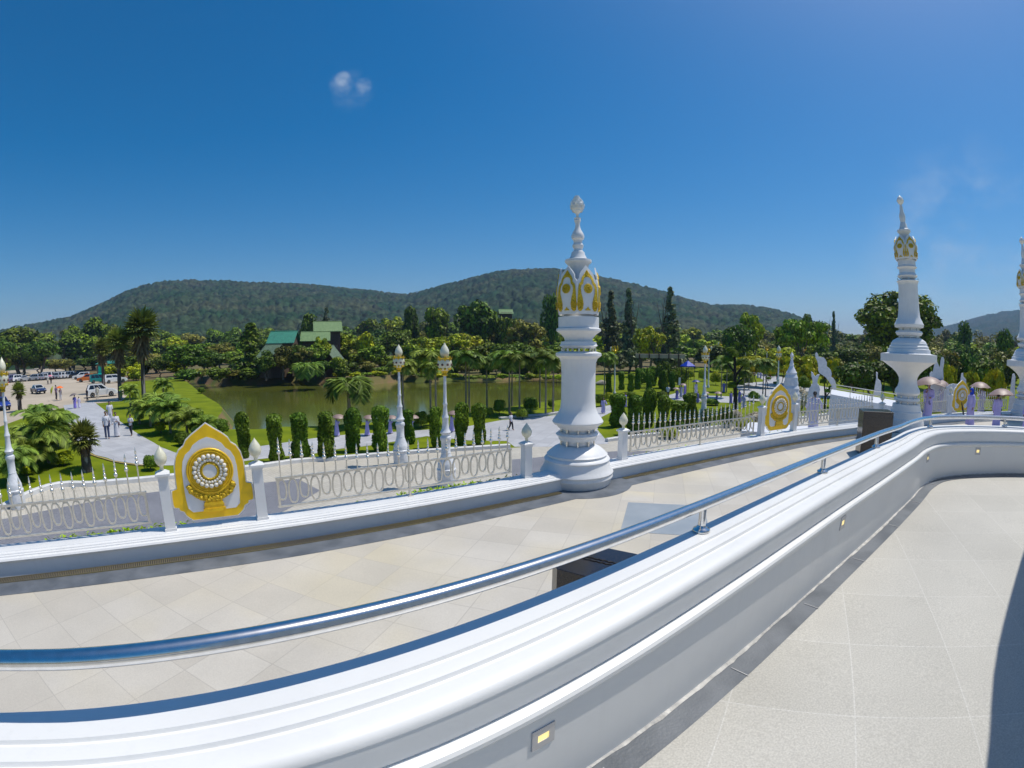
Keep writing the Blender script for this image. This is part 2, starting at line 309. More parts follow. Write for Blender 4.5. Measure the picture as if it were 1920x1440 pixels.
# ---------------------------------------------------------------- mesh builder
class MB:
    def __init__(s): s.v = []; s.f = []
    def add(s, vs, fs):
        n = len(s.v); s.v.extend(vs); s.f.extend([tuple(i + n for i in f) for f in fs]); return s
    def box(s, c, sz, rz=0, taper=1.0):
        x, y, z = sz[0] / 2, sz[1] / 2, sz[2] / 2; ca, sa = math.cos(rz), math.sin(rz); vs = []
        for k, t in ((-1, 1), (1, taper)):
            for a, b in ((-1, -1), (1, -1), (1, 1), (-1, 1)):
                X, Y = a * x * t, b * y * t
                vs.append((c[0] + X * ca - Y * sa, c[1] + X * sa + Y * ca, c[2] + k * z))
        return s.add(vs, [(3, 2, 1, 0), (4, 5, 6, 7), (0, 1, 5, 4), (1, 2, 6, 5), (2, 3, 7, 6), (3, 0, 4, 7)])
    def lathe(s, prof, n=24, c=(0, 0, 0), sx=1, sy=1, flute=0):
        vs = []; fs = []
        for r, z in prof:
            for i in range(n):
                a = 2 * math.pi * i / n; rr = r * (1 + flute * math.cos(a * n / 4))
                vs.append((c[0] + rr * sx * math.cos(a), c[1] + rr * sy * math.sin(a), c[2] + z))
        m = len(prof)
        for j in range(m - 1):
            up = prof[j + 1][1] >= prof[j][1] or True
            for i in range(n):
                k = (i + 1) % n
                fs.append((j * n + i, j * n + k, (j + 1) * n + k, (j + 1) * n + i))
        fs.append(tuple(range(n))[::-1]); fs.append(tuple((m - 1) * n + i for i in range(n)))
        return s.add(vs, fs)
    def tube(s, path, r, n=8, cap=True):
        P = [Vector(p) for p in path]; vs = []; fs = []; m = len(P)
        rs = r if isinstance(r, (list, tuple)) else [r] * m
        prev = None
        for j in range(m):
            t = (P[min(j + 1, m - 1)] - P[max(j - 1, 0)]).normalized()
            if prev is None:
                u = t.orthogonal().normalized()
            else:
                u = (prev - t * prev.dot(t)).normalized()
            prev = u; w = t.cross(u)
            for i in range(n):
                a = 2 * math.pi * i / n
                q = P[j] + (u * math.cos(a) + w * math.sin(a)) * rs[j]; vs.append(tuple(q))
        for j in range(m - 1):
            for i in range(n):
                k = (i + 1) % n; fs.append((j * n + i, j * n + k, (j + 1) * n + k, (j + 1) * n + i))
        if cap: fs.append(tuple(range(n))[::-1]); fs.append(tuple((m - 1) * n + i for i in range(n)))
        return s.add(vs, fs)
    def ball(s, c, r, n=8, m=5, sz=1.0):
        pr = [(r * math.sin(math.pi * k / m) + 1e-4, -r * sz * math.cos(math.pi * k / m)) for k in range(m + 1)]
        return s.lathe(pr, n, c)
    def plate(s, outl, y0, y1, f=lambda p: p):   # outline in x,z; extruded along y
        n = len(outl)
        vs = [f((x, y0, z)) for x, z in outl] + [f((x, y1, z)) for x, z in outl]
        fs = [tuple(range(n)), tuple(range(2 * n - 1, n - 1, -1))] + [(i, i + n, (i + 1) % n + n, (i + 1) % n) for i in range(n)]
        return s.add(vs, fs)
    def frame(s, o1, o2, y0, y1, f=lambda p: p, closed=True):
        n = len(o1); vs = []
        for o, y in ((o1, y0), (o2, y0), (o2, y1), (o1, y1)): vs += [f((x, y, z)) for x, z in o]
        fs = []
        for i in range(n if closed else n - 1):
            k = (i + 1) % n
            for a in range(4):
                b = (a + 1) % 4; fs.append((a * n + i, a * n + k, b * n + k, b * n + i))
        return s.add(vs, fs)
    def sweep(s, path, prof, side=1, closed=True):   # path [(x,y[,z])], profile [(offset to the right, z)]
        m = len(prof); vs = []; fs = []; N = len(path)
        for j, p in enumerate(path):
            a = path[max(j - 1, 0)]; b = path[min(j + 1, N - 1)]
            tx, ty = b[0] - a[0], b[1] - a[1]; l = math.hypot(tx, ty) or 1; nx, ny = ty / l * side, -tx / l * side
            zz = p[2] if len(p) > 2 else 0
            for o_, z in prof: vs.append((p[0] + nx * o_, p[1] + ny * o_, z + zz))
        for j in range(N - 1):
            for i in range(m if closed else m - 1):
                k = (i + 1) % m; fs.append((j * m + i, (j + 1) * m + i, (j + 1) * m + k, j * m + k))
        if closed: fs.append(tuple(range(m))); fs.append(tuple((N - 1) * m + i for i in range(m))[::-1])
        return s.add(vs, fs)
    def mesh(s, name, mt, smooth=0, loc=None):
        me = bpy.data.meshes.new(name); me.from_pydata(s.v, [], s.f)
        bm = bmesh.new(); bm.from_mesh(me); bmesh.ops.recalc_face_normals(bm, faces=bm.faces); bm.to_mesh(me); bm.free()
        me.materials.append(MT[mt] if isinstance(mt, str) else mt)
        if smooth:
            me.polygons.foreach_set('use_smooth', [True] * len(me.polygons))
            me.set_sharp_from_angle(angle=R(smooth))
        me.update(); return me
    def build(s, name, mt, parent=None, smooth=0):
        return link(name, s.mesh(name, mt, smooth), parent)
def link(name, me, parent=None):
    o = bpy.data.objects.new(name, me); COL.objects.link(o)
    if parent: o.parent = parent
    return o
def tag(o, label, cat, group=None, kind=None):
    o['label'] = label; o['category'] = cat
    if group: o['group'] = group
    if kind: o['kind'] = kind
    return o
def thing(name, label, cat, loc=(0, 0, 0), rz=0, group=None, sc=None):
    o = bpy.data.objects.new(name, None); COL.objects.link(o); o.empty_display_size = 0.1
    o.location = loc; o.rotation_euler = (0, 0, rz)
    if sc: o.scale = sc if isinstance(sc, tuple) else (sc, sc, sc)
    return tag(o, label, cat, group)
def struct(o, label=None):
    o['kind'] = 'structure'
    if label: o['label'] = label
    return o
PROTO = {}
def assemble(name, parts, label, cat, loc, rz=0, sc=None, group=None, mats=None):
    """parts: list of (part name, mesh, [sub parts]); one new object tree that shares the meshes"""
    t = thing(name, label, cat, loc, rz, group, sc)
    def rec(pl, par):
        for p in pl:
            o = link(p[0], p[1], par)
            if len(p) > 3 and p[3]: o.location = p[3]
            if mats and p[0] in mats:
                o.material_slots[0].link = 'OBJECT'; o.material_slots[0].material = MT[mats[p[0]]]
            if len(p) > 2 and p[2]: rec(p[2], o)
    rec(parts, t); return t
def catmull(P, step=0.12):
    out = []; n = len(P)
    for i in range(n - 1):
        a, b, c, d = P[max(i - 1, 0)], P[i], P[i + 1], P[min(i + 2, n - 1)]
        L_ = math.dist(b, c); k = max(1, int(L_ / step))
        for j in range(k):
            t = j / k
            out.append(tuple(0.5 * (2 * b[q] + (c[q] - a[q]) * t + (2 * a[q] - 5 * b[q] + 4 * c[q] - d[q]) * t * t + (3 * b[q] - a[q] - 3 * c[q] + d[q]) * t ** 3) for q in range(len(b))))
    out.append(tuple(P[-1])); return out
def frameat(path, X, Y):                    # nearest point of a path: index, direction angle
    i = min(range(len(path)), key=lambda k: (path[k][0] - X) ** 2 + (path[k][1] - Y) ** 2)
    a = path[max(i - 1, 0)]; b = path[min(i + 1, len(path) - 1)]
    return i, math.atan2(b[1] - a[1], b[0] - a[0])

# ================================================================ SETTING
def drape(name, poly, dz, mt, holes=(), hide=None):
    bm = bmesh.new(); edges = []
    for lp in (poly,) + tuple(holes):
        vs = [bm.verts.new((p[0], p[1], 0)) for p in lp]
        for i in range(len(vs)): edges.append(bm.edges.new((vs[i], vs[(i + 1) % len(vs)])))
    bmesh.ops.triangle_fill(bm, use_beauty=True, use_dissolve=False, edges=edges)
    for X in (-22, -10):
        bmesh.ops.bisect_plane(bm, geom=bm.verts[:] + bm.edges[:] + bm.faces[:], plane_co=(X, 0, 0), plane_no=(1, 0, 0))
    for v in bm.verts: v.co.z = G(v.co.x) + dz
    for f in bm.faces:
        f.normal_update()
        if f.normal.z < 0: f.normal_flip()
    me = bpy.data.meshes.new(name); bm.to_mesh(me); bm.free(); me.materials.append(MT[mt])
    return struct(link(name, me))

def offset_poly(P, d):
    A = sum(P[i][0] * P[(i + 1) % len(P)][1] - P[(i + 1) % len(P)][0] * P[i][1] for i in range(len(P)))
    s = 1 if A > 0 else -1; out = []
    for i in range(len(P)):
        a, b = P[i - 1], P[(i + 1) % len(P)]
        tx, ty = b[0] - a[0], b[1] - a[1]; l = math.hypot(tx, ty) or 1
        out.append((P[i][0] + s * ty / l * d, P[i][1] - s * tx / l * d))
    return out
pond_px = [(350, 713), (400, 722.5), (450, 722), (500, 721.5), (560, 717), (600, 721), (650, 724), (700, 721), (760, 716), (800, 717), (860, 712), (930, 714), (1000, 710), (1050, 709),
           (1090, 716), (1085, 740), (1045, 756), (980, 764), (900, 780), (840, 786), (780, 795), (700, 802), (655, 806), (610, 815), (570, 818), (520, 822), (480, 829), (445, 832),
           (430, 815), (438, 795), (428, 780), (405, 765), (385, 750), (368, 735), (352, 722)]
pond_w = [at(x, y, WATER) for x, y in pond_px]
_p = catmull(pond_w + [pond_w[0]], 1.5)[:-1]
pond_w = _p
pond_top = offset_poly(pond_w, 1.0)
big = [(4200 * math.cos(a * math.pi / 12), 4200 * math.sin(a * math.pi / 12)) for a in range(24)]
drape('ground', big, 0, 'dry_ground', (pond_top,))
m = MB(); n = len(pond_w); inn = offset_poly(pond_w, -1.4)
m.add([(x, y, G(x)) for x, y in pond_top] + [(x, y, WATER + 0.03) for x, y in pond_w] + [(x, y, WATER - 0.9) for x, y in inn],
      [(i, (i + 1) % n, n + (i + 1) % n, n + i) for i in range(n)] + [(n + i, n + (i + 1) % n, 2 * n + (i + 1) % n, 2 * n + i) for i in range(n)])
struct(m.build('pond_bank', 'bank_earth', smooth=60))
wp = offset_poly(pond_w, 0.3)
struct(MB().add([(x, y, WATER) for x, y in wp], [tuple(range(len(wp)))]).build('water', 'pond_water'))

# lawn: everything between the pond's near shore, the terrace and the right-hand garden
k0 = min(range(n), key=lambda i: math.dist(pond_top[i], at(350, 713, WATER)))
k1 = min(range(n), key=lambda i: math.dist(pond_top[i], at(1090, 716, WATER)))
near = [pond_top[i % n] for i in range(k1, k0 + n if k0 < k1 else k0)]
lawn = near + [gp(320, 711), gp(235, 716), gp(200, 745), (-70, 20), (-60, -30), (60, -40), (170, 30), gp(1900, 701), gp(1700, 694), gp(1560, 688), gp(1400, 686), gp(1250, 690), gp(1130, 700)]
drape('lawn', lawn, 0.004, 'lawn_grass')
lot = [gp(-60, 765), gp(-40, 700), gp(0, 684), gp(45, 680.5), gp(95, 681), gp(120, 694), gp(170, 708), gp(225, 718), gp(238, 742), gp(228, 752), gp(176, 757), gp(118, 765), gp(60, 778), gp(0, 800)]
drape('parking_lot', lot, 0.009, 'gravel_lot')
pathL = [gp(*p) for p in ((119, 760), (176, 753.5), (205, 776), (232, 795), (262, 816), (300, 838), (345, 855), (420, 852), (480, 838), (588, 822), (642, 816), (700, 812), (800, 806), (880, 799), (940, 788), (1030, 780), (1122, 764), (1147, 759), (1168, 757), (1160, 766), (1128, 782), (1120, 806), (1142, 832), (1060, 838), (965, 838), (950, 827), (880, 826), (800, 818), (690, 836), (642, 841), (588, 851), (530, 856), (480, 862), (400, 872), (300, 873), (262, 871), (215, 864), (178, 853), (150, 836), (132, 810))]
drape('path', pathL, 0.013, 'path_stone')
for nm, pts in (('path', ((1250, 742), (1268, 737), (1330, 742), (1385, 744), (1380, 756), (1300, 752), (1262, 750))),
                ('plaza', ((1378, 719), (1430, 716), (1440, 705), (1456, 704), (1500, 716), (1560, 728), (1560, 745), (1440, 752), (1400, 752), (1388, 738))),
                ('path', ((1417, 703), (1425, 697), (1436, 700), (1441, 711), (1430, 712)))):
    drape(nm, [gp(*p) for p in pts], 0.012, 'path_stone')
# kerbs and the paved walk under the terrace
kerb_pts = catmull([(-17, 3)] + [gp(*p) for p in ((69, 927), (180, 913), (295, 902), (480, 880), (580, 867), (725, 856), (850, 847), (957, 840))], 0.5)
KP = [(0, 0), (0, 0.20), (0.05, 0.24), (0.25, 0.24), (0.30, 0.20), (0.30, 0)]
kz = [(x, y, G(x)) for x, y in kerb_pts]
struct(MB().sweep(kz, KP, -1).build('kerb', 'kerb_white'))
kerb_r = catmull([gp(*p) for p in ((1140, 829), (1190, 822), (1260, 815), (1330, 806), (1400, 797), (1480, 789), (1560, 778))], 0.5)
struct(MB().sweep([(x, y, G(x)) for x, y in kerb_r], KP, -1).build('kerb', 'kerb_white'))
ye = catmull([gp(*p) for p in ((117, 775), (132, 812), (150, 838), (178, 855), (215, 866), (262, 873), (300, 875))], 0.5)
struct(MB().sweep([(x, y, G(x)) for x, y in ye], [(0, 0), (0, 0.07), (0.14, 0.07), (0.14, 0)], 1).build('kerb', 'kerb_yellow'))
ge = catmull([gp(*p) for p in ((940, 787), (985, 783), (1030, 779), (1080, 771))], 0.5)
struct(MB().sweep([(x, y, G(x)) for x, y in ge], [(0, 0), (0, 0.18), (0.5, 0.18), (0.5, 0)], -1).build('kerb', 'kerb_stone'))

# ---- terrace edge: low wall curve (front line at terrace level)
LEDGE = catmull([(-12, -5), (-9.9, -1.2), (-8.3, 1.1), (-6.60, 3.02), (-4.78, 4.74), (-2.85, 6.25), (-1.2, 7.42), (0.4, 8.5), (2.29, 9.68), (4.38, 10.78), (6.45, 11.70), (8.9, 12.58), (11.57, 13.17),
                 (14.56, 13.7), (17.9, 14.2), (21, 14.25), (24.3, 13.7), (29, 12.4), (34, 9)], 0.25)
walk = [(-18, 2)] + kerb_pts[3:] + kerb_r + [gp(1640, 770), (30, 20), (38, 10)] + [(p[0] - 0, p[1] - 0.1) for p in LEDGE[::-6]] + [(-16, -6)]
drape('paved_walk', walk, 0.008, 'walk_pavers')
gpv = [gp(*p) for p in ((-40, 990), (0, 975), (120, 951), (230, 930), (330, 918), (420, 912), (500, 905), (560, 898), (600, 920), (560, 945), (480, 985), (300, 1040), (0, 1100))]
drape('paved_strip', gpv, 0.014, 'grey_pavers')
gp2 = [gp(*p) for p in ((960, 862), (1060, 853), (1160, 846), (1210, 846), (1330, 843), (1400, 838), (1400, 860), (1200, 880), (960, 900))]
drape('paved_strip', gp2, 0.014, 'grey_pavers')

wc = np.polyfit([0, 120, 240, 480, 720, 960, 1200, 1320, 1440, 1545, 1655, 1740], [1357, 1353, 1344, 1300, 1238, 1156, 1049, 995, 937, 888, 836, 797], 5)
def extend(p0, p1, steps, dl, turn):         # carry a curve on past its first point p0 (p1 is the next one)
    a = math.atan2(p0[1] - p1[1], p0[0] - p1[0]); out = []; x, y = p0[:2]
    for k in range(steps): a += turn; x += dl * math.cos(a); y += dl * math.sin(a); out.append((x, y))
    return out[::-1]
w0, w1 = at(0, float(np.polyval(wc, 0)), -1.02), at(150, float(np.polyval(wc, 150)), -1.02)
WALL = catmull(extend(w0, w1, 9, 0.45, R(2.5)) + [at(q, float(np.polyval(wc, q)), -1.02) for q in (0, 150, 300, 450, 600, 750, 900, 1050, 1200, 1320, 1440, 1545, 1640)] + [
                (4.76, 4.50), (5.42, 4.86), (6.05, 5.06), (6.70, 4.99), (7.44, 4.70), (8.1, 4.30), (9.0, 3.6), (10.2, 2.2), (11, 0)], 0.06)
# terrace floor between the two walls
tf = LEDGE[::2] + [(34, 0)] + [(p[0], p[1] + 0.0) for p in WALL[::-3]]
tf2 = []
for p in tf: tf2.append((p[0], p[1], ZT))
struct(MB().add(tf2, [tuple(range(len(tf2)))]).build('terrace_floor', 'terrace_tiles'))
# upper walk floor, sloping a little
def ZUF(x): return -1.85 + 0.018 * x
uf = [(p[0] + 0.0, p[1] - 0.05) for p in WALL[::3]]
n_ = len(uf)
vs = [(x, y, ZUF(x)) for x, y in uf] + [(11, -6, ZUF(11)), (-3, -6, ZUF(-3))]
struct(MB().add(vs, [tuple(range(len(vs)))]).build('upper_walk', 'upper_tiles'))

# low wall
m = MB()
LP = [(0, ZT - 0.02), (0, -2.535), (-0.03, -2.53), (-0.045, -2.505), (-0.03, -2.48), (0.005, -2.472), (0.01, -2.455), (0.035, -2.45), (0.04, -2.435), (0.10, -2.43), (0.105, ZL), (0.40, ZL), (0.44, ZL - 0.02), (0.44, ZL - 0.10), (0.40, ZL - 0.14), (0.40, -6.6), (0.1, -6.6), (0.1, ZT - 0.02)]
m.sweep([p for p in LEDGE], LP, -1)
lw = tag(m.build('low_wall', 'white_plaster', smooth=35), 'long low white moulded wall edging the terrace, carrying the metal fence', 'wall')
# dark stone border and drain grate in front of it
def strip(name, a, b, z, mt, path, i0=0, i1=None, side=1):
    P = path[i0:i1]
    return MB().sweep(P, [(a, z - 0.02), (a, z), (b, z), (b, z - 0.02)], side).build(name, mt)
PILLAR1 = (1.32, 9.46); PILLAR2 = (14.56, 13.42); PILLAR3 = (24.5, 13.35)
struct(strip('stone_border', 0.005, 0.56, ZT + 0.006, 'dark_stone', LEDGE))
bord = MB().lathe([(1.14, ZT - 0.02), (1.14, ZT + 0.0055)], 48, (PILLAR1[0], PILLAR1[1], 0)).build('stone_border', 'dark_stone'); struct(bord)
m = MB(); P = LEDGE; acc = 0
gm = MB()
for j in range(len(P) - 1):
    a, b = P[j], P[j + 1]; d = math.dist(a, b); ang = math.atan2(b[1] - a[1], b[0] - a[0])
    if abs((a[0] + b[0]) / 2) > 16: continue
    if math.dist(a, PILLAR1) < 0.85 or math.dist(a, PILLAR2) < 0.9: continue
    k = 0
    while acc < d:
        t = acc / d; x, y = a[0] + (b[0] - a[0]) * t, a[1] + (b[1] - a[1]) * t
        nx, ny = math.sin(ang), -math.cos(ang)
        gm.box((x + nx * 0.105, y + ny * 0.105, ZT + 0.014), (0.011, 0.135, 0.012), ang)
        acc += 0.028
    acc -= d
bars = gm
dg = thing('drain_grate', 'long narrow metal drain grate running along the foot of the low wall', 'drain', (0, 0, 0))
bars.build('bar', 'bronze_grate', dg)['kind'] = 'stuff'
i1 = frameat(LEDGE, *PILLAR1)[0]; i2 = frameat(LEDGE, *PILLAR2)[0]
m = MB()
for s0, s1 in ((4, i1 - 4), (i1 + 5, i2 - 4)):
    m.sweep(LEDGE[s0:s1], [(0.03, ZT + 0.001), (0.03, ZT + 0.008), (0.18, ZT + 0.008), (0.18, ZT + 0.001)], 1)
m.build('channel', 'joint_dark', dg)
m = MB()
for s0, s1 in ((4, i1 - 4), (i1 + 5, i2 - 4)):
    m.sweep(LEDGE[s0:s1], [(0.022, ZT + 0.001), (0.022, ZT + 0.021), (0.034, ZT + 0.021), (0.034, ZT + 0.001)], 1)
    m.sweep(LEDGE[s0:s1], [(0.174, ZT + 0.001), (0.174, ZT + 0.021), (0.186, ZT + 0.021), (0.186, ZT + 0.001)], 1)
m.build('grate_frame', 'bronze_grate', dg)

# inner parapet wall
ZW = -1.02
WP = [(-0.054, ZT - 0.03), (-0.054, ZW - 0.16), (-0.060, ZW - 0.15), (-0.060, ZW - 0.075), (-0.054, ZW - 0.07), (-0.062, ZW - 0.008), (-0.057, ZW),
      (0.080, ZW), (0.085, ZW - 0.014), (0.093, ZW - 0.017), (0.101, ZW - 0.009), (0.140, ZW - 0.009), (0.160, ZW - 0.014), (0.166, ZW - 0.030), (0.175, ZW - 0.033), (0.184, ZW - 0.023),
      (0.225, ZW - 0.024), (0.255, ZW - 0.029), (0.274, ZW - 0.040), (0.283, ZW - 0.056), (0.284, ZW - 0.070), (0.281, ZW - 0.074), (0.281, ZW - 0.178),
      (0.279, ZW - 0.190), (0.270, ZW - 0.199), (0.268, ZW - 0.206),
      (0.292, ZW - 0.210), (0.312, ZW - 0.218), (0.321, ZW - 0.232), (0.321, ZW - 0.252), (0.312, ZW - 0.266), (0.300, ZW - 0.272), (0.298, -2.2), (0.298, ZT - 0.03)]
pw = tag(MB().sweep(WALL, WP, 1).build('parapet_wall', 'parapet_plaster', smooth=32), 'curving white moulded parapet wall between the upper walk and the terrace', 'wall')
W3 = [(p[0], p[1], ZUF(p[0])) for p in WALL]
struct(MB().sweep(W3, [(0.29, -0.05), (0.29, 0.006), (0.465, 0.006), (0.465, -0.05)], 1).build('stone_border', 'dark_stone'))
# ragged grout line at the wall foot
rnd = random.Random(4); m = MB(); A = []; B = []
for k, p in enumerate(WALL):
    q = WALL[min(k + 1, len(WALL) - 1)]; o_ = WALL[max(k - 1, 0)]
    tx, ty = q[0] - o_[0], q[1] - o_[1]; l = math.hypot(tx, ty) or 1; nx, ny = ty / l, -tx / l
    wdt = 0.010 + 0.010 * rnd.random() + 0.010 * max(0, math.sin(k * 0.13))
    A.append((p[0] + nx * 0.296, p[1] + ny * 0.296, ZUF(p[0]) + 0.018)); B.append((p[0] + nx * (0.300 + wdt), p[1] + ny * (0.300 + wdt), ZUF(p[0]) + 0.0085))
m.add(A + B, [(k, k + 1, len(A) + k + 1, len(A) + k) for k in range(len(A) - 1)])
struct(m.build('grout_line', 'grout'))
# joints across the dark border
m = MB()
for k in range(10, len(WALL) - 4, 17):
    p = WALL[k]; q = WALL[k + 1]; ang = math.atan2(q[1] - p[1], q[0] - p[0]); nx, ny = math.sin(ang), -math.cos(ang)
    m.box((p[0] + nx * 0.41, p[1] + ny * 0.41, ZUF(p[0]) + 0.0085), (0.006, 0.125, 0.003), ang)
struct(m.build('stone_joint', 'kerb_stone'))
# body of the terrace platform (outer building) so nothing is hollow
# recessed step lights in the wall face
def step_light(px, py, label, z=None):
    # nearest point on the wall face line under that pixel
    best = None
    for k in range(2, len(WALL) - 2):
        p = WALL[k]; q = WALL[k + 1]; ang = math.atan2(q[1] - p[1], q[0] - p[0]); nx, ny = math.sin(ang), -math.cos(ang)
        X, Y = p[0] + nx * 0.2995, p[1] + ny * 0.2995
        zz = z_for(X, Y, py); u, v = proj(X, Y, zz)
        if zz < -1.24 and Y > 0.2 and (best is None or abs(u - px) < best[0]): best = (abs(u - px), X, Y, zz, ang)
    _, X, Y, zz, ang = best; zz = min(zz, -1.36)
    t = thing('step_light', label, 'light', (X, Y, zz), ang)
    MB().frame([(-0.055, -0.055), (0.055, -0.055), (0.055, 0.055), (-0.055, 0.055)], [(-0.028, -0.020), (0.028, -0.020), (0.028, 0.020), (-0.028, 0.020)], -0.006, 0.001).build('plate', 'light_plate', t)
    MB().box((0, -0.0015, 0), (0.056, 0.003, 0.040)).build('lens', 'lamp_lens', t)
step_light(1022, 1380, 'square recessed wall light nearest the bottom of the picture, glowing yellow')
step_light(1583, 958, 'small recessed wall light halfway along the curving parapet')
step_light(1740, 850, 'tiny recessed wall light just before the bend of the parapet')
step_light(1836, 836, 'tiny recessed wall light past the bend of the parapet')

# handrail
RZ = -0.828
rc = np.polyfit([0, 120, 240, 360, 480, 720, 960, 1200, 1320, 1440, 1545, 1645, 1740], [1238, 1236, 1229, 1213, 1193, 1140, 1079, 995, 943, 894, 855, 818, 778], 5)
W0 = [p for p in WALL if p[1] > -0.5 and p[0] < 6]
def rail_at(q):                             # the rail's shadow falls on the outer strip of the wall top: that fixes its height
    best = None; d = wdir(q, float(np.polyval(rc, q)))
    for k in range(60):
        z = -0.92 + 0.0035 * k; X, Y = d[0] * z / d[2], d[1] * z / d[2]; h = z - ZW
        sx, sy = X - SD.x / SD.z * h, Y - SD.y / SD.z * h; i, a = frameat(W0, sx, sy)
        off = (sx - W0[i][0]) * math.sin(a) - (sy - W0[i][1]) * math.cos(a)
        if best is None or abs(off + 0.030) < best[0]: best = (abs(off + 0.030), z)
    return best[1]
rq = (0, 120, 250, 400, 560, 720, 880, 1040, 1200, 1320, 1440, 1540, 1645)
zc = np.polyfit(rq, [rail_at(q) for q in rq], 3)
print('rail z', [round(float(np.polyval(zc, q)), 3) for q in rq])
rail_w = []
for q in rq:
    z = float(np.polyval(zc, q)); X, Y = at(q, float(np.polyval(rc, q)), z); rail_w.append((X, Y, z))
RZ = rail_w[-1][2]; RL = rail_w[0][2]
rp = catmull([(x, y, RL) for x, y in extend(rail_w[0], rail_w[1], 9, 0.45, R(2.5))] + rail_w + [(4.72, 4.45, RZ), (5.42, 4.81, RZ - .005), (6.05, 5.01, RZ - .01), (6.68, 4.95, RZ - .01),
              (7.43, 4.66, RZ - 0.01), (8.07, 4.26, RZ - 0.01), (8.97, 3.56, RZ - 0.01), (10.15, 2.16, RZ - 0.01)], 0.08)
hr = thing('handrail', 'round stainless steel handrail on short posts along the white parapet wall', 'handrail', (0, 0, 0))
MB().tube(rp, 0.0315, 20).build('rail', 'steel', hr, smooth=60)
for px_, py_ in ((1320, 1000), (1543, 886), (1645, 840), (1741, 800), (1888, 801)):
    X, Y = at(px_, py_, ZW); i, _ = frameat([p[:2] for p in rp], X, Y); X, Y = rp[i][:2]
    pm = MB().lathe([(0.023, ZW + 0.02), (0.023, rp[i][2] - 0.02)], 16, (X, Y, 0)).build('post', 'steel', hr, smooth=40)
    MB().lathe([(0.050, ZW - 0.001), (0.053, ZW + 0.008), (0.048, ZW + 0.018), (0.032, ZW + 0.024), (0.025, ZW + 0.038)], 20, (X, Y, 0)).build('flange', 'steel', pm, smooth=50)

# stone building wall beyond the right edge (its shadow lies on the walk)
wl = catmull([(0.9, -1.2), (2.2, 0.15), (3.42, 1.15), (4.42, 1.92), (6.15, 2.80), (7.4, 3.25), (9.6, 3.15), (12, 1.0)], 0.3)
bw = MB().sweep(wl, [(0, -3), (0, 1.22), (0.6, 1.22), (0.6, -3)], 1)
tag(bw.build('building_wall', 'white_plaster', smooth=40), 'tall white wall of the main building at the right-hand side of the upper walk', 'wall')

# thin grey slab on the terrace, its colour standing in for a cast shadow
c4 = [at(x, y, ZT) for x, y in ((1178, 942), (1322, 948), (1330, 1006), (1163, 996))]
struct(MB().add([(x, y, ZT + 0.004) for x, y in c4] + [(x, y, ZT - 0.01) for x, y in c4], [(0, 1, 2, 3), (0, 1, 5, 4), (1, 2, 6, 5), (2, 3, 7, 6), (3, 0, 4, 7)]).build('shadow_slab', 'shadow_grey'))

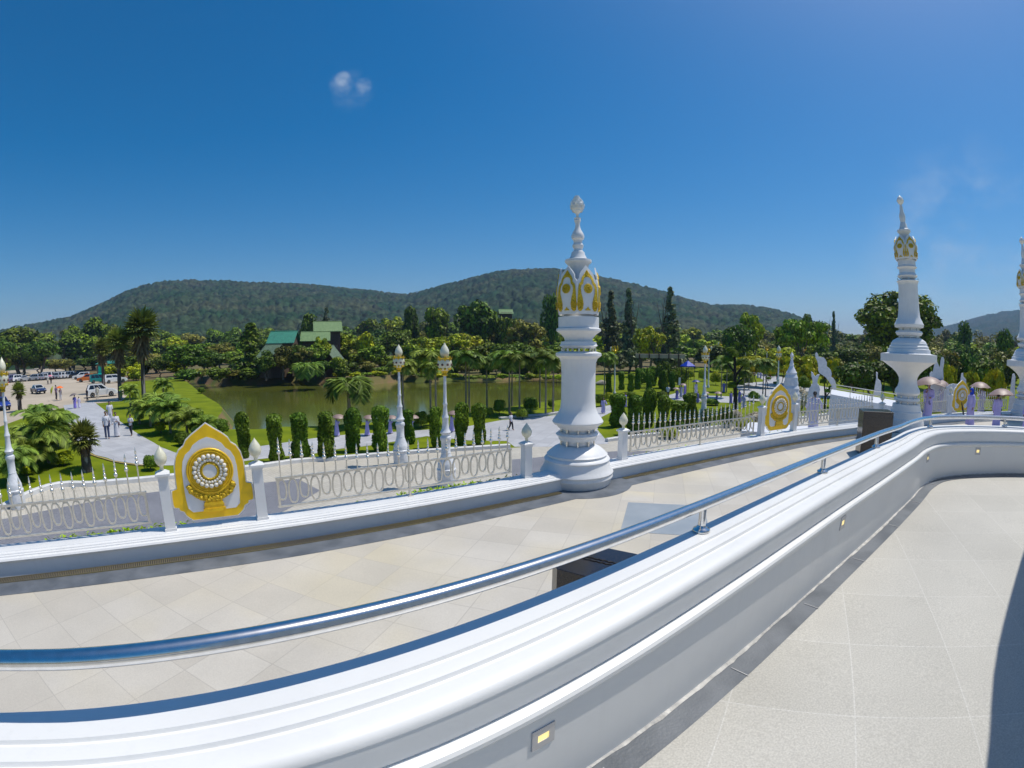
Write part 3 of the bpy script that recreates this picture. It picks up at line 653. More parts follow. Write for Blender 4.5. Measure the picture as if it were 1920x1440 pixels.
# ================================================================ PILLARS
def mirror(h):                              # half outline (x>=0, top to bottom) -> closed outline
    return h + [(-x, z) for x, z in h[::-1] if x > 1e-6]
PET = [(0, .93), (.05, .87), (.115, .80), (.155, .74), (.165, .67), (.20, .64), (.225, .58), (.235, .50), (.232, .40), (.228, .30), (.238, .18), (.238, .08), (.215, .01), (.17, -.02), (0, -.02)]
def scl(o, kx, kz=None, dz=0): return [(x * kx, z * (kz or kx) + dz) for x, z in o]
def petal_meshes(W, H):
    """one petal: white board, gold scroll frame, gold medallion; local -Y is the outside, base at z=0"""
    kx, kz = W / 0.238, H / 0.93
    bend = lambda p: (p[0] * kx, (p[1] + 0.13 * max(0, p[2] - 0.30) ** 1.5 - 0.03 * math.sin(p[2] * 3)) * kx, p[2] * kz)
    o = mirror(PET)
    def grid_plate(o, y0, y1):
        m = MB(); rows = [i / 16 * 0.95 - 0.02 for i in range(17)]; h = sorted([(z, x) for x, z in PET])
        def wx(z):
            for (z0, x0), (z1, x1) in zip(h, h[1:]):
                if z0 <= z <= z1 and z1 > z0: return x0 + (x1 - x0) * (z - z0) / (z1 - z0)
            return 0.0
        vs = []; fs = []; rws = sorted(set([z for x, z in PET] + rows))
        for y in (y0, y1):
            for z in rws:
                w = max(wx(min(max(z, -.02), .93)), 1e-3)
                for c in (-1, -0.5, 0, 0.5, 1): vs.append(bend((c * w, y + (0.03 * (c * w / .238) ** 2), z)))
        N = len(rws)
        for s in range(2):
            for j in range(N - 1):
                for i in range(4):
                    b = s * N * 5 + j * 5 + i; fs.append((b, b + 1, b + 6, b + 5))
        for j in range(N - 1):
            for i in (0, 4): b = j * 5 + i; fs.append((b, b + 5, b + 5 + N * 5, b + N * 5))
        for i in range(4): fs.append((i, i + 1, i + 1 + N * 5, i + N * 5)); b = (N - 1) * 5 + i; fs.append((b, b + 1, b + 1 + N * 5, b + N * 5))
        return m.add(vs, fs)
    bw = lambda p: (p[0], p[1] + 0.03 * (p[0] / .238) ** 2, p[2])
    board = grid_plate(o, -0.012, 0.012).mesh('petal_board', 'white_plaster', 40)
    m = MB()
    out = [(0, .84), (.05, .77), (.10, .71), (.125, .66), (.135, .60), (.175, .56), (.195, .50), (.205, .40), (.215, .28), (.222, .16), (.205, .06), (.165, .03)]
    inn = [(0, .70), (.045, .69), (.085, .66), (.10, .61), (.11, .56), (.145, .53), (.165, .47), (.16, .38), (.13, .29), (.105, .18), (.115, .08), (.150, .035)]
    for s in (1, -1):
        m.frame([(s * x, z) for x, z in out], [(s * x * .92, z) for x, z in inn], -0.024, -0.010, lambda p: bend(bw(p)), closed=False)
    for s in (1, -1):
        for q in range(10):
            a = q * 0.63; m.ball(bend((s * 0.165 + 0.032 * math.cos(a), -0.026 , 0.15 + 0.07 * math.sin(a))), 0.014 * kx, 6, 4)
    for q in range(9): m.ball(bend((0.035 * math.sin(q * 2.1) * (1 - q / 12), -0.028, 0.71 + q * 0.012)), 0.013 * kx, 6, 4)
    scroll = m.mesh('gold_scroll', 'gold_relief', 50)
    m = MB(); c = (0, 0.47)
    ring = lambda r: [(c[0] + r * math.cos(t * math.pi / 10), c[1] + r * 1.05 * math.sin(t * math.pi / 10)) for t in range(20)]
    m.frame(ring(.090), ring(.064), -0.034, -0.012, lambda p: bend(bw(p))); m.frame(ring(.05), ring(.030), -0.036, -0.012, lambda p: bend(bw(p)))
    m.plate(ring(.070), -0.022, -0.010, lambda p: bend(bw(p)))
    for q in range(10): m.ball(bend((0.046 * math.cos(q * .628), -0.03, .47 + 0.048 * math.sin(q * .628))), 0.009 * kx, 6, 4)
    med = m.mesh('medallion', 'gold_relief', 50)
    m = MB().plate([(-.06, .05), (.06, .05), (.045, .07), (.02, .085), (0, .12), (-.02, .085), (-.045, .07)], -0.024, -0.01, bend)
    leaf = m.mesh('gold_leaf', 'gold_relief')
    return board, scroll, med, leaf
def sub(prof, z0, z1):
    return [(max(r, 0.002), z) for r, z in prof if z0 - 1e-6 <= z <= z1 + 1e-6]
P1 = [(0.0, 5.816), (0.065, 5.746), (0.108, 5.688), (0.141, 5.63), (0.13, 5.561), (0.086, 5.503), (0.043, 5.469), (0.027, 5.435), (0.027, 5.378), (0.07, 5.366), (0.059, 5.332), (0.07, 5.31), (0.054, 5.276), (0.043, 5.219), (0.064, 5.129), (0.107, 5.051), (0.132, 4.984), (0.123, 4.928), (0.091, 4.895), (0.086, 4.839), (0.112, 4.795), (0.107, 4.751), (0.086, 4.717), (0.096, 4.673), (0.128, 4.651), (0.139, 4.597), (0.181, 4.509), (0.267, 4.487), (0.267, 4.443), (0.213, 4.389), (0.192, 4.302), (0.181, 4.269), (0.181, 4.139), (0.30, 3.39), (0.318, 3.348), (0.403, 3.337), (0.403, 3.125), (0.445, 3.104), (0.445, 3.062), (0.35, 2.998), (0.286, 2.924), (0.276, 2.861), (0.35, 2.85), (0.36, 2.797), (0.382, 2.776), (0.329, 2.734), (0.318, 2.723), (0.30, 2.722), (0.30, 2.661), (0.35, 2.66), (0.456, 2.628), (0.456, 2.575), (0.382, 2.522), (0.35, 2.437), (0.34, 2.225), (0.342, 1.693), (0.358, 1.532), (0.407, 1.424), (0.482, 1.327), (0.515, 1.273), (0.504, 1.24), (0.43, 1.186), (0.376, 1.132), (0.30, 1.121), (0.30, 1.055), (0.398, 1.05), (0.442, 1.012), (0.388, 0.957), (0.378, 0.902), (0.30, 0.891), (0.30, 0.803), (0.367, 0.792), (0.476, 0.737), (0.575, 0.655), (0.590, 0.635), (0.618, 0.615), (0.596, 0.604), (0.602, 0.571), (0.651, 0.548), (0.673, 0.515), (0.652, 0.493), (0.686, 0.358), (0.719, 0.313), (0.750, 0.257), (0.732, 0.223), (0.743, 0.166), (0.722, 0.132), (0.700, 0.03), (0.66, -0.03)][::-1]
P2 = [(0.0, 8.82), (0.113, 8.713), (0.158, 8.606), (0.113, 8.499), (0.045, 8.436), (0.067, 8.33), (0.079, 8.16), (0.135, 7.992), (0.123, 7.866), (0.101, 7.741), (0.134, 7.679), (0.156, 7.575), (0.201, 7.471), (0.279, 7.43), (0.279, 7.368), (0.201, 7.285), (0.178, 7.203), (0.288, 6.285), (0.365, 6.265), (0.376, 6.063), (0.42, 6.003), (0.331, 5.923), (0.331, 5.802), (0.419, 5.682), (0.375, 5.622), (0.29, 5.582), (0.29, 5.542), (0.397, 5.522), (0.463, 5.483), (0.419, 5.423), (0.397, 5.323), (0.429, 4.452), (0.462, 4.157), (0.549, 3.999), (0.615, 3.881), (0.593, 3.783), (0.40, 3.744), (0.40, 3.665), (0.527, 3.646), (0.571, 3.587), (0.505, 3.489), (0.40, 3.469), (0.40, 3.41), (0.483, 3.391), (0.637, 3.312), (0.70, 3.26), (0.715, 3.22), (0.747, 3.20), (0.76, 3.12), (0.813, 3.08), (0.82, 2.999), (0.879, 2.979), (0.902, 2.842), (0.968, 2.823), (1.165, 2.803), (1.166, 2.529), (1.078, 2.509), (0.88, 2.391), (0.661, 2.254), (0.485, 2.097), (0.386, 1.94), (0.375, 1.783), (0.419, 1.625), (0.508, 1.507), (0.53, 1.389), (0.486, 1.33), (0.40, 1.27), (0.40, 1.2), (0.531, 1.19), (0.553, 1.112), (0.465, 1.073), (0.40, 1.05), (0.40, 0.98), (0.576, 0.974), (0.62, 0.72), (0.66, 0.70), (0.70, 0.457), (0.76, 0.42), (0.80, 0.218), (0.80, -0.02)][::-1]
def gaps(parent, zs, r_in, r_out):          # bright little balusters in the open rings
    for z0, z1 in zs:
        m = MB()
        for q in range(9):
            a = q * math.pi / 4.5 + 0.1; m.tube([(r_in * math.cos(a), r_in * math.sin(a), z0), (r_in * math.cos(a), r_in * math.sin(a), z1)], 0.020, 6)
        m.build('baluster_ring', 'bright_steel', parent, smooth=60)
def pillar(loc, P, label, kind, cuts, petals, rz, group='moulded pillars along the terrace edge'):
    t = thing('pillar', label, 'pillar', loc, rz, group)
    for nm, z0, z1, mt in cuts:
        o = MB().lathe(sub(P, z0, z1), 56).build(nm, mt, t, smooth=32)
    W, H, z, rad, nn, ms = petals
    for q in range(nn):
        e = link('petal', ms[0], t); a = q * 2 * math.pi / nn
        e.location = (rad * math.sin(a), -rad * math.cos(a), z); e.rotation_euler = (0, 0, a)
        for k, s in (('gold_scroll', ms[1]), ('medallion', ms[2]), ('gold_leaf', ms[3])):
            link(k, s, e)
    return t
pm1 = petal_meshes(0.238, 0.93)
fc = face_cam(*PILLAR1)
p1 = pillar((*PILLAR1, ZT), P1, 'white moulded pillar nearest the camera with gold-framed petals and a glass bud on its spire', 0,
            [('base', -1, 0.80, 'white_plaster'), ('neck', 0.803, 1.13, 'white_plaster'), ('shaft', 1.12, 2.67, 'white_plaster'), ('capital', 2.70, 3.40, 'white_plaster'), ('spire', 3.38, 5.40, 'white_plaster'), ('bud', 5.37, 5.9, 'glass_bud')],
            (0, 0, 3.40, 0.385, 6, pm1), fc + R(26))
gaps(p1, ((0.79, 0.905), (1.045, 1.135), (2.655, 2.725)), 0.335, 0.4)
bud = [o for o in p1.children if o.name.startswith('bud')][0]
m = MB()                                    # overlapping scales of the bud
for row in range(6):
    z = 5.50 + row * 0.052; r = [0.10, 0.137, 0.145, 0.125, 0.092, 0.05][row]
    for q in range(9):
        a = (q + 0.5 * (row % 2)) * 2 * math.pi / 9; c, s = math.cos(a), math.sin(a)
        m.add([(r * c - s * .045, r * s + c * .045, z), (r * c + s * .045, r * s - c * .045, z), (r * 1.06 * c + s * .03, r * 1.06 * s - c * .03, z + .05), ((r * 0.93) * c, (r * 0.93) * s, z + .095), (r * 1.06 * c - s * .03, r * 1.06 * s + c * .03, z + .05)], [(0, 1, 2, 3, 4)])
m.build('scale', 'glass_bud', bud)['kind'] = 'stuff'
fc2 = face_cam(*PILLAR2)
pm2 = petal_meshes(0.30, 0.90)
def pillar_big(loc, label, rz):
    t = pillar((*loc, ZT), P2, label, 1,
               [('base', -1, 0.98, 'white_plaster'), ('neck', 0.979, 1.335, 'white_plaster'), ('pedestal', 1.28, 2.81, 'white_plaster'), ('plinth', 2.80, 3.40, 'white_plaster'), ('collar', 3.40, 3.75, 'white_plaster'), ('shaft', 3.74, 5.59, 'white_plaster'), ('capital', 5.54, 6.29, 'white_plaster'), ('spire', 6.28, 8.45, 'white_plaster'), ('bud', 8.43, 8.9, 'glass_bud')],
               (0, 0, 6.30, 0.42, 6, pm2), rz)
    gaps(t, ((0.97, 1.08), (1.19, 1.28), (3.40, 3.48), (3.66, 3.75), (5.53, 5.59)), 0.43, 0.4)
    return t
pillar_big(PILLAR2, 'taller white pillar on a goblet-shaped pedestal, behind the black pedestal box', fc2 + R(30))
pillar_big(PILLAR3, 'far white pillar with goblet pedestal cut by the right edge of the picture', face_cam(*PILLAR3) + R(10))

# ================================================================ FENCE
def on_ledge(px, py, z=ZL, off=0.24):
    X, Y = at(px, py, z); i, a = frameat(LEDGE, X, Y)
    return LEDGE[i][0] - math.sin(a) * off, LEDGE[i][1] + math.cos(a) * off, a, i
# post
def post_parts(h):
    body = MB().box((0, 0, h / 2 - 0.04), (0.155, 0.155, h - 0.08), taper=0.96)
    body.box((0, 0, 0.02), (0.18, 0.18, 0.04))
    cap = MB().box((0, 0, h - 0.065), (0.165, 0.165, 0.03)).box((0, 0, h - 0.035), (0.215, 0.215, 0.03)).box((0, 0, h - 0.002), (0.205, 0.205, 0.036), taper=0.45)
    bud_ = [(0.028, 0.0), (0.028, 0.05), (0.045, 0.075), (0.075, 0.10), (0.093, 0.14), (0.096, 0.18), (0.082, 0.225), (0.055, 0.27), (0.028, 0.305), (0.010, 0.33), (0.002, 0.345)]
    bud = MB().lathe([(r, z + h + 0.015) for r, z in bud_], 20)
    return [('post_body', body.mesh('post_body', 'white_plaster')), ('cap', cap.mesh('cap', 'white_plaster')), ('bud', bud.mesh('bud', 'pearl', 60))]
PS = {h: post_parts(h) for h in (0.84, 0.67)}
def post(px, py, h, label):
    x, y, a, i = on_ledge(px, py)
    assemble('fence_post', PS[h], label, 'post', (x, y, ZL), a, group='white fence posts with pearl bud finials')
    return i, x, y, a
fpA = post(321, 985, 0.84, 'white post with a pearl bud at the left side of the near gold-framed panel')
fpB = post(479, 967, 0.84, 'white post with a pearl bud at the right side of the near gold-framed panel')
fpC = post(973, 888, 0.67, 'short white post with a bud just left of the nearest pillar, in its shadow')
fpD = post(1168, 858, 0.67, 'short white post with a bud just right of the nearest pillar')
fpE = post(1435, 818, 0.84, 'white post with a bud at the left of the second gold-framed panel')
fpF = post(1492, 808, 0.84, 'white post with a bud at the right of the second gold-framed panel')
fpG = post(1660, 790, 0.67, 'white post with a bud between the black pedestal box and the tall pillar')
fpH = post(1795, 778, 0.84, 'far white post at the left of the third gold-framed panel')
fpI = post(1834, 776, 0.84, 'far white post at the right of the third gold-framed panel')

# picket and ring prototypes (shared meshes)
pk = MB().lathe([(0.0115, 0), (0.0115, 0.30)], 6)
hd = MB().lathe([(0.009, 0.0), (0.024, 0.012), (0.033, 0.035), (0.024, 0.058), (0.010, 0.07), (0.018, 0.078), (0.023, 0.095), (0.018, 0.112), (0.009, 0.12), (0.014, 0.127), (0.017, 0.14), (0.013, 0.153), (0.008, 0.16), (0.016, 0.175), (0.012, 0.21), (0.001, 0.262)], 8)
picket_me = pk.mesh('picket', 'champagne_steel', 50); head_me = hd.mesh('finial', 'bright_steel', 60)
def ring_mesh(w, h, pointed):
    o1 = []; o2 = []; t = 0.024
    for q in range(20):
        a = q / 20 * 2 * math.pi; ca, sa = math.cos(a), math.sin(a)
        def pt(w_, h_):
            x = w_ * math.copysign(abs(ca) ** 0.75, ca); z = h_ * math.copysign(abs(sa) ** 0.9, sa)
            if pointed and sa > 0.95: z *= 1.06
            return (x, z)
        o1.append(pt(w, h)); o2.append(pt(w - t, h - t))
    return MB().frame(o1, o2, -0.010, 0.010).mesh('ring', 'champagne_steel')
ringA = ring_mesh(0.082, 0.190, True); ringB = ring_mesh(0.080, 0.16, True)
def fence(i0, i1, label, tall0, tall1, mids=(), base=0.14):
    """metal fence following the low wall from index i0 to i1"""
    P = []
    for k in range(i0, i1 + 1):
        a = LEDGE[max(k - 1, 0)]; b = LEDGE[min(k + 1, len(LEDGE) - 1)]; l = math.dist(a, b); n_ = (-(b[1] - a[1]) / l, (b[0] - a[0]) / l)
        P.append((LEDGE[k][0] + n_[0] * 0.30, LEDGE[k][1] + n_[1] * 0.30))
    L_ = [0]
    for a, b in zip(P, P[1:]): L_.append(L_[-1] + math.dist(a, b))
    T = L_[-1]
    def pos(s):
        s = min(max(s, 0), T - 1e-4)
        for k in range(len(P) - 1):
            if L_[k + 1] >= s:
                t = (s - L_[k]) / (L_[k + 1] - L_[k]); return P[k][0] + (P[k + 1][0] - P[k][0]) * t, P[k][1] + (P[k + 1][1] - P[k][1]) * t, math.atan2(P[k + 1][1] - P[k][1], P[k + 1][0] - P[k][0])
    mid = P[len(P) // 2]
    t = thing('fence', label, 'fence', (mid[0], mid[1], ZL), 0, 'metal fence sections on the low wall')
    loc = lambda x, y, z: (x - mid[0], y - mid[1], z)
    rb = base - 0.06 - 0.0; RH = 0.40
    N = max(4, int(T / 0.20)); path = [pos(T * q / N) for q in range(N + 1)]
    for nm, z0, h in (('bottom_rail', base - 0.03, 0.028), ('top_rail', base + RH, 0.032)):
        MB().sweep([(p[0] - mid[0], p[1] - mid[1], 0) for p in path], [(-0.016, z0), (-0.016, z0 + h), (0.016, z0 + h), (0.016, z0)], 1).build(nm, 'champagne_steel', t)
    n = int(round(T / 0.172)); 
    for q in range(n):
        s = (q + 0.5) * T / n; x, y, a = pos(s); u = s / T
        c = 4 * (u - 0.5) ** 2
        Hh = 0.30 + (tall0 if u < 0.5 else tall1) * c
        if q % 1 == 0:
            o = link('picket', picket_me, t); o.location = loc(x, y, base + RH + 0.03); o.scale = (1, 1, (Hh - 0.2) / 0.30)
            f = link('finial', head_me, o); f.location = (0, 0, 0.30); f.scale = (1, 1, 0.30 / (Hh - 0.2))
        r = link('ring', ringA if q % 2 else ringB, t); r.location = loc(x, y, base + (0.20 if q % 2 else 0.235)); r.rotation_euler = (0, 0, a)
    for s in (0.03, T - 0.03) + tuple(m_ * T for m_ in mids):
        x, y, a = pos(s); lo = base - 0.03 if s in (0.03, T - 0.03) else 0.0
        MB().box(loc(x, y, (base + RH + lo) / 2), (0.035, 0.03, base + RH - lo), a).build('upright', 'champagne_steel', t)
        if not (s in (0.03, T - 0.03)): MB().box(loc(x, y, 0.006), (0.09, 0.09, 0.012), a).build('foot', 'champagne_steel', t)
    return t
iL = frameat(LEDGE, -9.9, -1.2)[0]
iM = frameat(LEDGE, *at(14, 1012, ZL))[0]
fence(iL, iM - 1, 'metal fence section cut by the left edge of the picture, beside the lamp post', 0.0, 0.05)
fence(iM, fpA[0] - 1, 'metal fence section with spear tips rising towards the near gold-framed panel from the left', 0.0, 0.30)
fence(fpB[0] + 1, fpC[0] - 1, 'long metal fence section between the near gold-framed panel and the nearest pillar', 0.26, 0.10, (0.52,))
fence(fpD[0] + 1, fpE[0] - 1, 'metal fence section between the nearest pillar and the second gold-framed panel', 0.06, 0.26, (0.52,))
fence(fpF[0] + 1, fpG[0] - 2, 'metal fence section between the second gold-framed panel and the black pedestal box', 0.26, 0.10, (0.5,))
iP = frameat(LEDGE, PILLAR2[0] + 0.9, PILLAR2[1])[0]
fence(iP, fpH[0] - 1, 'far metal fence section between the tall pillar and the third gold-framed panel', 0.45, 0.45, (0.5,))
fence(fpI[0] + 1, frameat(LEDGE, PILLAR3[0] - 0.9, PILLAR3[1])[0], 'far metal fence section between the third gold-framed panel and the far pillar', 0.3, 0.3)

# ---- gold framed panels
HO = [(0, 1.30), (.10, 1.225), (.20, 1.155), (.275, 1.09), (.31, 1.02), (.375, .97), (.425, .88), (.452, .76), (.460, .62), (.462, .45), (.53, .43), (.54, .36), (.54, .24), (.53, .20), (.47, .19), (.462, .155), (.41, .13), (.385, .075), (.34, .03), (.30, .0), (0, 0)]
HI = [(0, 1.125), (.10, 1.09), (.19, 1.03), (.235, .96), (.30, .91), (.345, .82), (.365, .70), (.368, .5), (.362, .30), (.35, .17), (.29, .11), (0, .11)]
def circ(r, cx, cz, n=28, a0=0, a1=2 * math.pi): return [(cx + r * math.cos(a0 + (a1 - a0) * k / n), cz + r * math.sin(a0 + (a1 - a0) * k / n)) for k in range(n)]
def torus_mb(m, R_, r_, c, y, n=40, k=8, a0=0, a1=2 * math.pi):
    pts = [(c[0] + R_ * math.cos(a0 + (a1 - a0) * q / n), y, c[1] + R_ * math.sin(a0 + (a1 - a0) * q / n)) for q in range(n + 1)]
    return m.tube(pts, r_, k)
def panel_parts():
    C = (0, 0.665); parts = []
    big = [(x * 1.035, (z - .6) * 1.02 + .6) for x, z in HO]
    parts.append(('board', MB().plate(mirror(big), -0.012, 0.04).mesh('board', 'white_plaster')))
    parts.append(('gold_frame', MB().plate(mirror(HO), -0.022, -0.010).mesh('gold_frame', 'gold_paint')))
    parts.append(('field', MB().plate(mirror(HI), -0.026, -0.021).mesh('field', 'white_plaster')))
    m = MB(); m.plate(circ(.300, *C, 40), -0.045, -0.024)
    torus_mb(m, .300, .016, C, -0.045); torus_mb(m, .272, .010, C, -0.050); torus_mb(m, .245, .008, C, -0.048)
    ring = m.mesh('ring', 'gold', 60)
    pet = MB()
    for q in range(20):
        a = q * math.pi / 10; pet.ball((C[0] + .205 * math.cos(a), -0.050, C[1] + .205 * math.sin(a)), .0335, 8, 6)
    for q in range(24):
        a = q * math.pi / 12 + .1; pet.ball((C[0] + .151 * math.cos(a), -0.050, C[1] + .151 * math.sin(a)), .023, 8, 5)
    g = MB()
    for q in range(20):
        a = (q + .5) * math.pi / 10; g.ball((C[0] + .226 * math.cos(a), -0.058, C[1] + .226 * math.sin(a)), .009, 6, 4)
    for q in range(30):
        a = q * math.pi / 15; g.ball((C[0] + .127 * math.cos(a), -0.056, C[1] + .127 * math.sin(a)), .008, 6, 4)
    torus_mb(g, .106, .012, C, -0.055, 32)
    mir = MB().plate(circ(.098, *C), -0.054, -0.044)
    subs = [('pearl', pet.mesh('pearl', 'petal_white', 60)), ('bead_ring', g.mesh('bead_ring', 'gold_relief', 60)), ('disc', mir.mesh('disc', 'white_plaster'))]
    parts.append(('medallion', ring, subs))
    m = MB(); rn = random.Random(2)
    cres = circ(.365, 0, .60, 24, R(200), R(340)) + [(x, z) for x, z in circ(.29, 0, .665, 24, R(335), R(205))]
    m.plate(cres, -0.040, -0.024)
    for k in range(15):
        a = R(208 + k * 8.8); r = .335 + .02 * math.sin(k * 2.2); m.ball((r * math.cos(a), -0.030, .615 + r * math.sin(a)), .030 + .012 * rn.random(), 7, 5)
    for k in range(12): m.ball((-.10 + .018 * k + .01 * rn.random(), -0.042, .30 - .02 * (k % 3)), .022, 7, 5)
    for s in (1, -1):
        pts = [(s * (.20 - .055 * math.cos(q * .55) * (1 - q / 14)), -0.045, .335 + .05 * math.sin(q * .55) * (1 - q / 14)) for q in range(12)]
        m.tube(pts, .011, 6); m.tube([(x * 0.62, y, z - .035) for x, y, z in pts], .011, 6)
    parts.append(('scrollwork', m.mesh('scrollwork', 'gold_relief', 60)))
    m = MB()
    for z0, z1, w0, w1, y in ((.235, .285, .115, .10, -.05), (.195, .235, .135, .125, -.06), (.15, .195, .125, .14, -.055), (.10, .15, .15, .15, -.065)):
        m.plate([(-w1, z1), (w1, z1), (w0, z0), (-w0, z0)], y, -0.023)
    parts.append(('pedestal', m.mesh('pedestal', 'gold')))
    return parts
PP = panel_parts()
def gold_panel(a, b, label, w=1.0):
    X, Y = (a[1] + b[1]) / 2, (a[2] + b[2]) / 2; an = math.atan2(b[2] - a[2], b[1] - a[1]); d = math.dist(a[1:3], b[1:3])
    k = (d - 0.19) / 1.09
    assemble('gold_panel', PP, label, 'ornate panel', (X, Y, ZL + 0.11), an, sc=(k, 1, 1.03), group='gold-framed relief panels in the fence')
gold_panel(fpA, fpB, 'nearest gold-framed white panel with a round pearl-ringed medallion, left of the picture')
gold_panel(fpE, fpF, 'second gold-framed panel with a round medallion, right of the nearest pillar')
gold_panel(fpH, fpI, 'far gold-framed panel behind the person in the blue headscarf')

# ================================================================ LAMP POSTS
LA = [(0.40, 0.0), (0.42, 0.35), (0.415, 0.62), (0.405, 0.68), (0.43, 0.72), (0.43, 0.80), (0.39, 0.84), (0.385, 1.02), (0.36, 1.08), (0.30, 1.22), (0.235, 1.40), (0.21, 1.50), (0.22, 1.53), (0.20, 1.56), (0.20, 1.85), (0.205, 2.03), (0.235, 2.08), (0.25, 2.16), (0.235, 2.24), (0.18, 2.28), (0.175, 2.33), (0.225, 2.38), (0.24, 2.44), (0.20, 2.49), (0.155, 2.60), (0.135, 2.85), (0.135, 3.02), (0.155, 3.08), (0.135, 3.14), (0.105, 3.22), (0.085, 3.45), (0.08, 3.60), (0.098, 3.64), (0.098, 3.70), (0.075, 3.74), (0.068, 4.2), (0.060, 4.95)]
def lamp_parts():
    base = MB().lathe([p for p in LA if p[1] <= 1.5], 24).mesh('base', 'lamp_white', 35)
    shaft = MB().lathe([p for p in LA if p[1] >= 1.5], 20).mesh('shaft', 'lamp_white', 35)
    crown = MB().lathe([(0.06, 4.90), (0.10, 4.95), (0.07, 5.02), (0.13, 5.08), (0.22, 5.16), (0.29, 5.30), (0.31, 5.45), (0.29, 5.58), (0.25, 5.63)], 24).mesh('crown', 'pearl', 50)
    g = MB().lathe([(0.11, 4.88), (0.135, 4.93), (0.09, 4.98)], 16)
    for q in range(8):
        a = q * math.pi / 4; c, s = math.cos(a), math.sin(a)
        g.add([(0.30 * c - .09 * s, 0.30 * s + .09 * c, 5.60), (0.30 * c + .09 * s, 0.30 * s - .09 * c, 5.60), (0.36 * c, 0.36 * s, 5.74), (0.31 * c, 0.31 * s, 5.50)], [(0, 3, 1, 2), (0, 2, 3)])
        g.ball((0.235 * c, 0.235 * s, 5.18), 0.06, 6, 4)
    g.lathe([(0.26, 5.58), (0.315, 5.60), (0.315, 5.63), (0.26, 5.65)], 16); g.lathe([(0.18, 5.13), (0.222, 5.17), (0.222, 5.20), (0.18, 5.22)], 16); g.lathe([(0.05, 4.93), (0.10, 4.97), (0.2, 5.17)], 8); [g.tube([(0.235 * math.cos(q * math.pi / 4 + .39), 0.235 * math.sin(q * math.pi / 4 + .39), 5.18), (0.30 * math.cos(q * math.pi / 4 + .39), 0.30 * math.sin(q * math.pi / 4 + .39), 5.60)], .012, 4) for q in range(8)]
    gold = g.mesh('gold_trim', 'gold_relief', 50)
    d = MB(); d.lathe([(0.25, 5.33), (0.285, 5.35), (0.285, 5.37), (0.25, 5.39)], 24)
    for q in range(8):
        a = q * math.pi / 4 + .39; d.ball((0.298 * math.cos(a), 0.298 * math.sin(a), 5.36), 0.055, 8, 5)
    dots = d.mesh('dot', 'bag_brown', 50)
    bulb = MB().lathe([(0.08, 5.60), (0.10, 5.66), (0.17, 5.74), (0.205, 5.85), (0.19, 5.97), (0.13, 6.10), (0.06, 6.20), (0.02, 6.27), (0.003, 6.31)], 20).mesh('bulb', 'pearl', 60)
    return [('base', base), ('shaft', shaft), ('crown', crown, [('gold_trim', gold), ('dot', dots)]), ('bulb', bulb)]
LPP = lamp_parts()
for (px, py, sc, label) in ((35, 952, 1.0, 'ornate white lamp post with a pearl bulb near the left edge of the picture'),
                            (753, 871, 1.0, 'left one of two ornate white lamp posts in front of the pond'),
                            (838, 911, 1.0, 'right one of two ornate white lamp posts in front of the pond'),
                            (1318, 799, 1.0, 'ornate white lamp post behind the fence, beside the dark cloud-pruned tree'),
                            (1456, 773, 1.0, 'ornate white lamp post rising behind the second gold-framed panel')):
    X, Y = gp(px, py); top = {35: 669, 753: 645, 838: 642, 1318: 647, 1456: 647}[px]
    s = (z_for(X, Y, top) - G(X)) / 6.31
    assemble('lamp_post', LPP, label, 'lamp post', (X, Y, G(X)), 0.2, sc=s, group='ornate white lamp posts')
def garden_lamp_parts():
    pole = MB().lathe([(0.16, 0), (0.16, 0.25), (0.08, 0.35), (0.06, 3.9), (0.09, 4.0), (0.05, 4.1)], 10).mesh('pole', 'lamp_white', 40)
    g = MB().lathe([(0.05, 4.05), (0.16, 4.2), (0.20, 4.4), (0.10, 4.5)], 10)
    for q in range(6):
        a = q * math.pi / 3; c, s = math.cos(a), math.sin(a)
        g.tube([(0.12 * c, 0.12 * s, 4.25), (0.30 * c, 0.30 * s, 4.5), (0.34 * c, 0.34 * s, 4.75), (0.24 * c, 0.24 * s, 4.92)], [.06, .07, .05, .01], 5)
    gold = g.mesh('gold_bird', 'gold_relief', 50)
    arm = MB().tube([(0.1, 0, 4.3), (0.42, 0, 4.75), (0.52, 0, 4.72)], 0.03, 6).mesh('arm', 'lamp_white')
    bulb = MB().lathe([(0.02, 0.1), (0.09, 0.0), (0.12, -0.14), (0.07, -0.32), (0.01, -0.42)], 10, (0.54, 0, 4.70)).mesh('bulb', 'pearl', 60)
    return [('pole', pole), ('gold_crest', gold), ('arm', arm, [('bulb', bulb)])]
GL = garden_lamp_parts()
for px, yb, yt, label in ((1152, 740, 648, 'slim garden lamp with a gold crest just right of the nearest pillar'),
                          (1328, 727, 647, 'slim garden lamp with a gold crest right behind the ornate lamp post'),
                          (1351, 693, 641, 'small distant garden lamp left of the row before the dark round tree'), (1370, 694, 643, 'small distant garden lamp with a gold crest in front of the dark round tree'),
                          (1391, 697, 641, 'small distant garden lamp at the right of the dark round tree'), (1397, 702, 647, 'distant garden lamp at the left end of the golden shrubs'),
                          (1416, 704, 645, 'distant garden lamp in the middle of the golden shrubs'), (1437, 707, 649, 'distant garden lamp with an orange crest beside the ornate lamp post of the second panel'),
                          (1506, 716, 650, 'slim garden lamp with a gold crest to the right of the grey spired shrine')):
    X, Y = gp(px, yb); s = (z_for(X, Y, yt) - G(X)) / 4.92
    assemble('garden_lamp', GL, label, 'lamp post', (X, Y, G(X)), px * 1.3, sc=s, group='slim garden lamps with gold crests')

